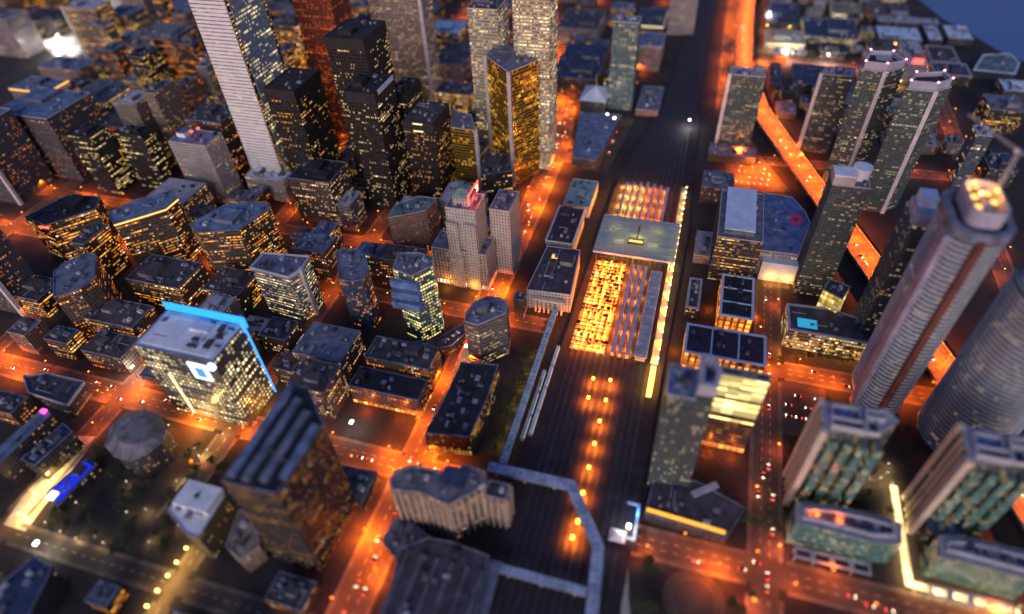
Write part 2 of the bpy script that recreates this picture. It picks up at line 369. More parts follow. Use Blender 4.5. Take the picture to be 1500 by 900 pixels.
def building(name, label, cat, z, PW, wall, roof, o, main=True):
    cx = sum(p[0] for p in PW) / len(PW); cy = sum(p[1] for p in PW) / len(PW)
    P = [(x - cx, y - cy) for x, y in PW]; n = len(P)
    root = thing(name, label, cat, (cx, cy, 0)); rnd = random.Random(label)
    w = max(p[0] for p in P) - min(p[0] for p in P); d = max(p[1] for p in P) - min(p[1] for p in P)
    mb = MB(); top = z - 1.0
    steps = o.get('steps')
    walls(mb, P, 0, top, wall, ledge=0 if o.get('curvroof') or o.get('balc') else None); mb.build('wall', wall, root)
    rim = o.get('rim') or o.get('cap') or TRIM.get(wall, 'concrete' if cat != 'tower' else 'greyconc')
    if wall in ('darkplain', 'blackamber', 'navy', 'amber', 'brownlit', 'amber3', 'brightlobby'): rim = o.get('rim') or 'rslate'
    pw = 2.2 if o.get('rim') else .7
    mb = MB(); mb.ring(P, top, z, .25, pw); mb.build('parapet', rim, root)
    mb = MB(); mb.poly(offset(P, -pw + .05), z - .75); mb.build('roof', roof, root)
    zr = z - .75; used = []
    inner = offset(P, -1.5)
    if o.get('base'):
        s = 'shopwarm' if o['base'] == 'warm' else 'shoporange'
        mb = MB(); walls(mb, offset(P, .35), .2, 7. if z > 30 else 5., s); mb.poly(offset(P, .35), 7. if z > 30 else 5.); mb.build('shopfront', s, root)
        for i in range(n):
            a, b = P[i], P[(i + 1) % n]
            if (b[1] - a[1]) < -12:
                for t in (.25, .75): light(a[0] + (b[0] - a[0]) * t - 7, a[1] + (b[1] - a[1]) * t, 6, AMB if s == 'shopwarm' else ORG, 9000, 1, root)
    if wall == 'tdblack':
        mb = MB(); mb.ring(P, z - 13, z - 1.02, .3, -.05); mb.build('blind_storeys', 'cblack', root)
    if wall == 'marble':
        xa, xb, ya = P[0][0], P[1][0], P[0][1]
        mb = MB(); mb.box(xa + 7, ya - .6, 0, xb - 6, ya - .05, z - 1.5); g_ = MB()
        walls(g_, [(xa + 7, ya - .6), (xb - 6, ya - .6), (xb - 6, ya - .05), (xa + 7, ya - .05)], 0, z - 1.5, 'bluelit'); g_.build('glass_side', 'bluelit', root)
        for x_ in (xa + 1.5, xb - 5):
            g_ = MB(); walls(g_, [(x_, ya - .5), (x_ + 4, ya - .5), (x_ + 4, ya - .05), (x_, ya - .05)], 0, z - 1.5, 'amberslot'); g_.build('corner_slot', 'amberslot', root)
    if o.get('bands'):
        xa = min(p[0] for p in P)
        for z0, z1 in ((39, 42), (47, 64), (67, 77), (79, 91)):
            g_ = MB(); q_ = [(xa - .7, P[0][1] + .4), (xa - .05, P[0][1] + .4), (xa - .05, P[2][1] - .4), (xa - .7, P[2][1] - .4)]
            walls(g_, q_, z0, z1, 'yellowband'); g_.poly(q_, z1); g_.build('lit_band', 'yellowband', root)
    if o.get('crown'):
        e = 'e_amberband' if o['crown'] == 'amber' else 'e_paleband'
        mb = MB(); mb.ring(P, z - 3.2, z - 1.25, .3, -.05); mb.build('light_band', e, root)
    for (px, py) in o.get('pilw', ()):
        pm = 'cream' if o.get('balc') else ('whiteconc' if wall != 'gold' else 'greyconc')
        mb = MB(); mb.rbox(px - cx, py - cy, 0, 4.2, 4.2, z + .4, 0); mb.build('corner_pillar', pm, root)
    nph = o.get('ph', 1 if min(w, d) > 16 else 0)
    for (x, y, lx, ly) in scatter(inner, nph, min(w, d) * .28, min(w, d) * .5, rnd, used):
        h = rnd.uniform(3.5, 6.5)
        pm = o.get('phw') or rnd.choice(['rgrey', 'rslate', 'rdark', 'rgrey2']) if roof != 'rblack' else 'cblack'
        ph = pbox('plant_room', pm, root, x, y, zr, lx, ly, h)
        mb = MB(); mb.rbox(x, y, zr + h, lx - .8, ly - .8, .4, 0, False)
        mb.build('plant_roof', roof if roof != 'rwhite' else 'rpale', ph)
    for k, (x, y, lx, ly) in enumerate(scatter(inner, o.get('units', 2) + (5 if main else 0), 1.6, 5.5, rnd, used)):
        m = rnd.choice(['ductmetal', 'rgrey', 'rslate', 'rpale', 'rdark']) if roof != 'rblack' else rnd.choice(['cblack', 'rdark', 'rslate', 'ductmetal'])
        if k % 4 == 3:
            mb = MB(); mb.tube((x, y, zr), (x, y, zr + 2.4), lx * .4, n=10); mb.build('vent', m, root)
        else: pbox('roof_unit', m, root, x, y, zr, lx, ly, rnd.uniform(1.4, 3.2))
    if main and roof not in ('rwhite',) and not (o.get('hall') or o.get('ribs') or o.get('div') or o.get('pyr') or o.get('hip')):
        for (x, y, lx, ly) in scatter(inner, 2, 1.2, 1.3, rnd, used):
            q = rnd.uniform(7, 15); hz_ = rnd.random() < .5
            a_, b_ = (q, .9) if hz_ else (.9, q)
            if all(inside(inner, x + sx * a_ / 2, y + sy * b_ / 2) for sx in (-1, 1) for sy in (-1, 1)):
                pbox('roof_duct', 'ductmetal' if roof != 'rblack' else 'rdark', root, x, y, zr + .25, a_, b_, .8)
    X0, X1 = min(p[0] for p in P), max(p[0] for p in P); Y0, Y1 = min(p[1] for p in P), max(p[1] for p in P)
    for k in range(o.get('beacon', 0)):
        mb = MB(); mb.tube((-4 + 9 * k, -2 - 3 * k, zr), (-4 + 9 * k, -2 - 3 * k, zr + 9), .25); bc = mb.build('beacon_mast', 'steel', root)
        mb = MB(); mb.rbox(-4 + 9 * k, -2 - 3 * k, zr + 9, 2.6, 2.6, 1.6); mb.build('beacon_lamp', 'e_red', bc)
    if o.get('mag'):
        mb = MB(); mb.rbox(4, -6, zr, 3.5, 3.5, 3); mb.build('beacon_lamp', 'e_magenta', root)
    if o.get('whitebar'):
        for k in (0, 1):
            mb = MB(); mb.box(X0 - .5, -6, z - 3.4 - 9 * k, X0 - .05, 6, z - 1.6 - 9 * k); mb.build('lit_sign_bar', 'e_paleband', root)
    if o.get('edge'):
        mb = MB(); mb.box(X0 + 8, Y0 - .6, z - 5, X1, Y0 - .28, z + .8); mb.build('edge_panel', 'rpaleb', root)
    if o.get('redbar'):
        mb = MB()
        if o['redbar'] == 1: mb.box(X0 - 1.2, -5, z - 4, X0 - .3, 8, z - 2)
        else: mb.box(X0 + 2, Y0 - .2, z - 3.5, X1 - 8, Y0 + .5, z + .6)
        mb.build('red_lamp_strip', 'e_red' if o['redbar'] == 1 else 'e_redglow', root)
    if o.get('redside'):
        mb = MB()
        a, b = P[-1], P[0]
        for i in range(n):
            a, b = Vector(P[i]), Vector(P[(i + 1) % n])
        for k in range(5):
            mb.ring(P[:], z - 9 - k * 5.2, z - 6 - k * 5.2, .32, -.2)
        # only the north-west storeys glow
        keep = [(f, m_, u_) for f, m_, u_ in zip(mb.f, mb.mi, mb.uv) if all(mb.v[i][1] > Y1 - 11 and mb.v[i][0] < X0 + 22 for i in f)]
        mb.f, mb.mi, mb.uv = [k[0] for k in keep], [k[1] for k in keep], [k[2] for k in keep]
        if mb.f: mb.build('red_glow_glazing', 'e_redglow', root)
    if o.get('hip') or o.get('pyr'):
        mb = MB(); Q = offset(P, 1.2); a = (0, 0, z + (13 if o.get('pyr') else 6))
        for i in range(n): mb.face([(*Q[i], z + .1), (*Q[(i + 1) % n], z + .1), a])
        mb.poly(Q[::-1], z + .1); mb.build('pitched_roof', roof, root)
        if o.get('pyr'):
            mb = MB(); mb.tube((0, 0, z + 12.6), (0, 0, z + 30), .5, .2); mb.build('finial', 'cream', root)
    if o.get('steps'):
        for k in range(4):
            mb = MB(); mb.box(X0 - 2.5 - 4.4 * (3 - k) * .5, Y0 + 6, 0 if k == 9 else z - 14 - 11 * (2 - k if k < 3 else 0), X0 - .3, Y1 - 4, z - 6 - 11 * (2 - k if k < 3 else 0))
            if k < 3: mb.build('terrace', 'rblue2', root)
    if o.get('cornice'):
        mb = MB(); mb.ring(P, z - 2.4, z + .6, 1.1, -.3); mb.build('cornice', 'rlilac' if wall != 'palelit' else 'whiteconc', root)
    if o.get('hotel'):
        Q = [(X0 * .6, Y0 * .6), (X1 * .6, Y0 * .6), (X1 * .6, Y1 * .6), (X0 * .6, Y1 * .6)]
        mb = MB(); walls(mb, Q, zr, zr + 9, 'limestone'); tw = mb.build('upper_tower', 'limestone', root)
        mb = MB(); T = offset(Q, -5); Q2 = offset(Q, .8)
        for i in range(4): mb.face([(*Q2[i], zr + 9), (*Q2[(i + 1) % 4], zr + 9), (*T[(i + 1) % 4], zr + 17), (*T[i], zr + 17)])
        mb.poly(T, zr + 17); mb.poly(Q2[::-1], zr + 9); mb.build('copper_roof', 'rcopper', tw)
        for sy in (-1, 1):   # the two shallow bays of the west front
            bmb = MB(); walls(bmb, [(X0 - 4, sy * d * .3 - 6), (X0 - .1, sy * d * .3 - 6), (X0 - .1, sy * d * .3 + 6), (X0 - 4, sy * d * .3 + 6)], 0, z - 16, 'limestone')
            bmb.poly([(X0 - 4, sy * d * .3 - 6), (X0 - .1, sy * d * .3 - 6), (X0 - .1, sy * d * .3 + 6), (X0 - 4, sy * d * .3 + 6)], z - 16)
            bmb.build('front_bay', 'limestone', root)
    if o.get('rbc'):
        mb = MB(); mb.box(X1 - .3, Y0 - 3, z - 3, X1 + 1.2, Y1 + 1, z + 8); mb.build('light_screen', 'e_blue', root)
        mb = MB(); mb.box(X1 - 3.6, Y0 - 1.6, z - 6, X1 - .5, Y0 - .3, z + 7); mb.build('light_screen', 'e_blue2', root)
        mb = MB(); mb.box(X1 - 1.6, Y0 - 1.5, .5, X1 - .2, Y0 - .3, z - 6.5); mb.build('light_line', 'e_blue2', root)
        mb = MB(); mb.box(X0 + 4, Y0 + 5, zr, X1 - 5, Y1 - 4, zr + .9); mb.build('roof_deck', 'rwhite', root)
        mb = MB(); mb.box(4, -16, zr + .9, 14, 2, zr + 4); mb.build('plant_room', 'rpaleb', root)
        for (x, y, a_, b_) in ((-6, -24, 9, 5), (4, -28, 5, 6), (12, -24, 8, 4), (-11, -12, 3, 8), (-4, -10, 3, 5)):
            pbox('roof_unit', 'rdark', root, x, y, zr + .9, a_, b_, 2.2)
        mb = MB(); mb.box(X0 - 1., Y0 + 10, z - 26, X0 - .2, Y0 + 27, z - 7); sg = mb.build('lit_sign', 'e_signwhite', root)
        mb = MB(); mb.box(X0 - 1.3, Y0 + 13, z - 23, X0 - 1.02, Y0 + 22, z - 11); mb.build('sign_square', 'e_sign', sg)
        mb = MB(); mb.tube((X0 - 2.8, Y0 + 2, z - 5), (X0 - .2, Y0 + 2, z - 5), 3.4, n=16); mb.build('round_sign', 'e_signwhite', root)
        mb = MB(); mb.box(X0 - .9, Y1 - 22, 4, X0 - .3, Y1 - 19, z - 30); mb.build('light_line', 'e_paleband', root)
        light(X0 - 12, 0, 14, YEL, 40000, 2, root); light(0, Y0 - 12, 8, AMB, 30000, 2, root)
    if o.get('ribs'):
        for k, (m, hh) in enumerate((('rblue', 2.5), ('cblack', 1.2), ('rslate', 3.6), ('cblack', 1.6), ('rslate', 3.2), ('cblack', 1.2), ('rblue', 2.4))):
            y1 = Y1 - 1.5 - k * (d - 3) / 7; y0 = y1 - (d - 3) / 7 + .5
            xa, xb = X0 + 4 + (0 if k < 4 else 2.5 * (k - 3)), X1 - 4 - k * 4.
            mb = MB(); mb.box(xa, y0, zr, xb, y1, zr + hh); mb.build('roof_rib', m, root)
    if o.get('hall'):
        mb = MB(); Q = offset(P, 1.5); T = offset(P, -9)
        for i in range(n): mb.face([(*Q[i], z), (*Q[(i + 1) % n], z), (*T[(i + 1) % n], z + 6), (*T[i], z + 6)])
        mb.poly(T, z + 6); mb.poly(Q[::-1], z); mb.build('drum_roof', roof, root)
    if o.get('step2'):
        mb = MB(); mb.box(X0 + (X1-X0) * .42, Y0 + 3.5, zr, X1 - 3, Y1 - 3.5, zr + 5); mb.build('upper_roof', 'rwhite', root)
        pbox('roof_unit', 'rdark', root, (X1 - 3) * .45, 2, zr + 5, 3, 3, 1.5)
    if o.get('redtip'):
        mb = MB(); mb.box(X1 - 5, -2.5, z, X1 - 1, 2, z + 2); mb.build('beacon_lamp', 'e_magenta', root)
        mb = MB(); Q = offset(P, -4); mb.prism(Q, zr, zr + 3.5, False); mb.build('roof_rib', 'rblue', root)
    if o.get('bluebar'):
        Q = offset(P, -2.5); mb = MB(); mb.prism(Q, zr, zr + 1.6, False); mb.build('roof_light', 'e_deepblue', root)
        mb = MB(); mb.rbox(X0 + 6, 3, zr + 1.7, 7, 6, 2); mb.build('lit_skylight', 'e_green' if False else 'e_signwhite', root)
    if o.get('inter'):
        mb = MB(); Q = [P[i] for i in range(n)]
        mb.rbox(X1 - 12, -14, zr, 15, 18, 4, 0); mb.build('plant_room', 'rnavy', root)
        a, b = None, None
        Ps = sorted(P, key=lambda p: p[0])[:1]
        west = sorted([p for p in P if p[0] < X0 + 22], key=lambda p: p[1])
        mb = MB(); p0, p1 = west[0], west[1]
        dv = (Vector(p1) - Vector(p0)); a_ = math.atan2(dv.y, dv.x)
        mb.rbox(p0[0], p0[1], z + .05, dv.length * .2, 2.2, 1.6, a_); mb.build('pale_coping', 'whiteconc', root)
    if o.get('hallroof'):
        for k in range(6):
            y = Y0 + 6 + k * (d - 12) / 5
            mb = MB(); mb.box(X0 + 10, y - 2, zr, X1 - 14, y + 1.2, zr + 1.6); mb.build('roof_rib', 'rgrey2', root)
    if o.get('edges'):
        for yy in (Y0 - .9, Y1 + .3):
            mb = MB(); mb.box(X0, yy, z - 4, X1, yy + .6, z + 1.5); mb.build('side_edge', 'rpaleb', root)
    if o.get('court'):
        mb = MB(); mb.box(X0 + 24, 2, zr, X1 - 14, 2.6, zr + 2.2); mb.box(X0 + 24, 9.4, zr, X1 - 14, 10, zr + 2.2); mb.box(X0 + 24, 2.6, zr, X0 + 24.6, 9.4, zr + 2.2); mb.box(X1 - 14.6, 2.6, zr, X1 - 14, 9.4, zr + 2.2); mb.build('court_rim', 'concrete', root)
        mb = MB(); mb.box(X1 - 20, 2.7, zr + .1, X1 - 14.7, 9.3, zr + .6); mb.build('court_skylight', 'e_amberband', root)
        mb = MB(); mb.box(X0 + 24.7, 2.7, zr + .1, X1 - 20.3, 9.3, zr + .3); mb.build('court_floor', 'rbrown', root)
        for k in range(7):
            mb = MB(); mb.tube((X0 - 3, Y0 + 8 + k * (d - 18) / 6, 0), (X0 - 3, Y0 + 8 + k * (d - 18) / 6, 16), 1.1, n=10); mb.build('column', 'cream', root)
        mb = MB(); mb.box(X0 - 4.8, Y0 + 5, 16, X0 - .2, Y1 - 8, 19); mb.build('entablature', 'cream', root)
    if o.get('ring'):
        mb = MB(); T = [(8 * math.cos(k * math.pi / 8), 8 * math.sin(k * math.pi / 8)) for k in range(16)]; mb.ring(T, zr, zr + 2, .4, 2.2); mb.build('ring_plant', 'rlilac', root)
    if o.get('logo'):
        mb = MB(); L = [(4 + 11 * math.cos(k * math.pi / 14), -8 + 7.5 * math.sin(k * math.pi / 14)) for k in range(28)]; mb.poly(L, zr + .02); lg = mb.build('roof_emblem', 'pinkpaint', root)
        mb = MB(); L = [(4 + 3.4 * math.cos(k * math.pi / 8), -8 + 2.6 * math.sin(k * math.pi / 8)) for k in range(16)]; mb.poly(L, zr + .04); mb.build('emblem_centre', 'deeppink', lg)
        mb = MB(); mb.box(X0 - 9, Y0 + 6, 0, X0 - .2, Y1 - 4, 24); mb.build('front_block', 'rpaleb', root)
    if o.get('raised'):
        mb = MB(); mb.box(X0 + 7, Y0 + 9, zr, X1 - 4, Y1 - 6, zr + 6); rr = mb.build('raised_hall', 'rgrey', root)
        mb = MB(); mb.box(X0 + 6.4, Y0 + 8.4, zr + 6, X1 - 3.4, Y1 - 5.4, zr + 7); mb.build('hall_roof', 'rpaleb', rr)
    if o.get('div'):
        ax, k = o['div']
        for q in range(1, k + 1):
            mb = MB()
            if ax == 'x': x = X0 + w * q / (k + 1); mb.box(x - .7, Y0 + 2.3, zr, x + .7, Y1 - 2.3, zr + .9)
            else: y = Y0 + d * q / (k + 1); mb.box(X0 + 2.3, y - .8, zr, X1 - 2.3, y + .8, zr + .9)
            mb.build('roof_divider', rim, root)
        for sx, yy in ((-1, 0), (0, -1), (0, 1), (-1, .7), (-1, -.7)):
            light(sx * (w / 2 + 7), yy * (d / 2 + (7 if sx == 0 else 0)), 5, ORG, 6000, 1, root)
    if o.get('crownring'):
        mb = MB(); mb.ring(P, z, z + 9, .2, 3.2); mb.build('crown_wall', 'rlilac', root)
    if o.get('strip'):
        mb = MB(); a, b = Vector(P[0]), Vector(P[0])
        west = sorted(P, key=lambda p: p[0])[:2]
        a, b = Vector(max(west, key=lambda p: p[1])), Vector(min(west, key=lambda p: p[1]))
        c = (a + b) / 2; dv = b - a; mb.rbox(c.x + 3.2, c.y, z + .1, dv.length * .96, 2.6, 1.2, math.atan2(dv.y, dv.x)); mb.build('light_strip', 'e_strip', root)
        pbox('skylight_wedge', 'rlilac', root, 14, -8, zr, 22, 5, 1.6, -.9)
    if o.get('pinktop'):
        T = offset(P, -1.5); mb = MB(); mb.ring(T, z - .7, z + 7, 0, 1.4); cw = mb.build('crown_wall', 'rlilac', root)
        mb = MB(); mb.ring(T, z + 7, z + 8, .4, 1.8); mb.build('crown_cap', 'rpale', cw)
        for (px, py) in T[::1]: mb = MB(); mb.rbox(px, py, z + 8.05, 1.8, 1.8, 1.2); mb.build('pink_lamp', 'e_pinklamp', cw)
        mb = MB(); mb.poly(offset(T, -1.5), z + 3); mb.build('crown_floor', 'rplum', cw)
    if o.get('tank'):
        if o['tank'] == 1:
            mb = MB(); mb.tube((6, -8, zr), (6, -8, zr + 11), 8, n=24); mb.build('round_tank', 'rwhite', root)
            mb = MB(); mb.box(-12, -2, zr, 4, 16, zr + 9); ph = mb.build('plant_room', 'greyconc', root)
            mb = MB(); mb.box(-12.4, -2.4, zr + 9, 4.4, 16.4, zr + 10); mb.build('plant_roof', 'rwhite', ph)
        else:
            for (x0, y0, x1, y1, h, m) in ((-14, -2, 14, 14, 8, 'rlilac'), (-2, 0, 12, 12, 17, 'rpaleb'), (-12, -20, 12, -4, 3, 'rteal')):
                mb = MB(); mb.box(x0, y0, zr, x1, y1, zr + h); mb.build('plant_room', m, root)
    if o.get('pool'):
        mb = MB(); mb.box(X0 + 8, Y1 - 26, zr, X0 + 20, Y1 - 9, zr + .3); mb.build('pool', 'e_cyan', root)
    if o.get('frame'):
        for k, (x0, x1, y0, y1, h) in enumerate(((X0 + 3, X0 + 11, .1, Y1 - 4, 5), (-6, X1 - 6, 2, Y1 - 5, 4), (X0 + 4, -1, -9, -1, 3.4), (0, 6, -13, -1, 4.4))):
            mb = MB(); F = [(x0, y0), (x1, y0), (x1, y1), (x0, y1)]; mb.ring(F, zr, zr + h, 0, .9); fr = mb.build('roof_frame', 'rpale', root)
            mb = MB(); mb.poly(offset(F, -.9), zr + .6); mb.build('frame_floor', 'rblue2' if k % 2 else 'rnavy', fr)
        for k in range(3):
            mb = MB(); x = X0 + 4.5 + k * (w * .62) / 3; mb.box(x, Y1 - .2, 0, x + 2.2, Y1 + 1.3, z - 2); mb.build('wall_pier', 'cream', root)
    if o.get('balc'):
        for k in range(5):
            y = Y1 - 6 - k * 9
            q_ = [(X0 - 2.2, y - 5.2), (X0 + 14, y - 5.2), (X0 + 14, y), (X0 - 2.2, y)]
            if y - 5.2 < Y0 + 4: continue
            mb = MB(); walls(mb, q_, 6, z - 8, 'greenglass', ledge=0); mb.poly(q_, z - 8); mb.build('glass_bay', 'greenglass', root)
    if o.get('curvroof'):
        mb = MB(); T = offset(P, -4.5); mb.ring(T, zr, zr + 2.6, 0, 1.6); mb.build('inner_wall', 'rpale', root)
        for k in range(4):
            q = offset(P, -8); c0 = Vector(q[k % n]);
            x = X0 * .2 + 3; y = Y0 + 10 + k * (d - 22) / 4
            if inside(T, x, y + 3) and inside(T, x, y - 3): pbox('roof_bay', 'rnavy', root, x, y, zr, 5, 7, 1.2)
    if o.get('redsign'):
        mb = MB(); mb.box(X0 + 2, -7, zr, X0 + 3, 7, zr + 7); mb.build('red_sign', 'e_red', root)
    if o.get('flood'):
        for k in range(3): light(X0 - 10, Y0 + d * (k + .5) / 3, 10, PAL, 30000, 2, root)
    return root
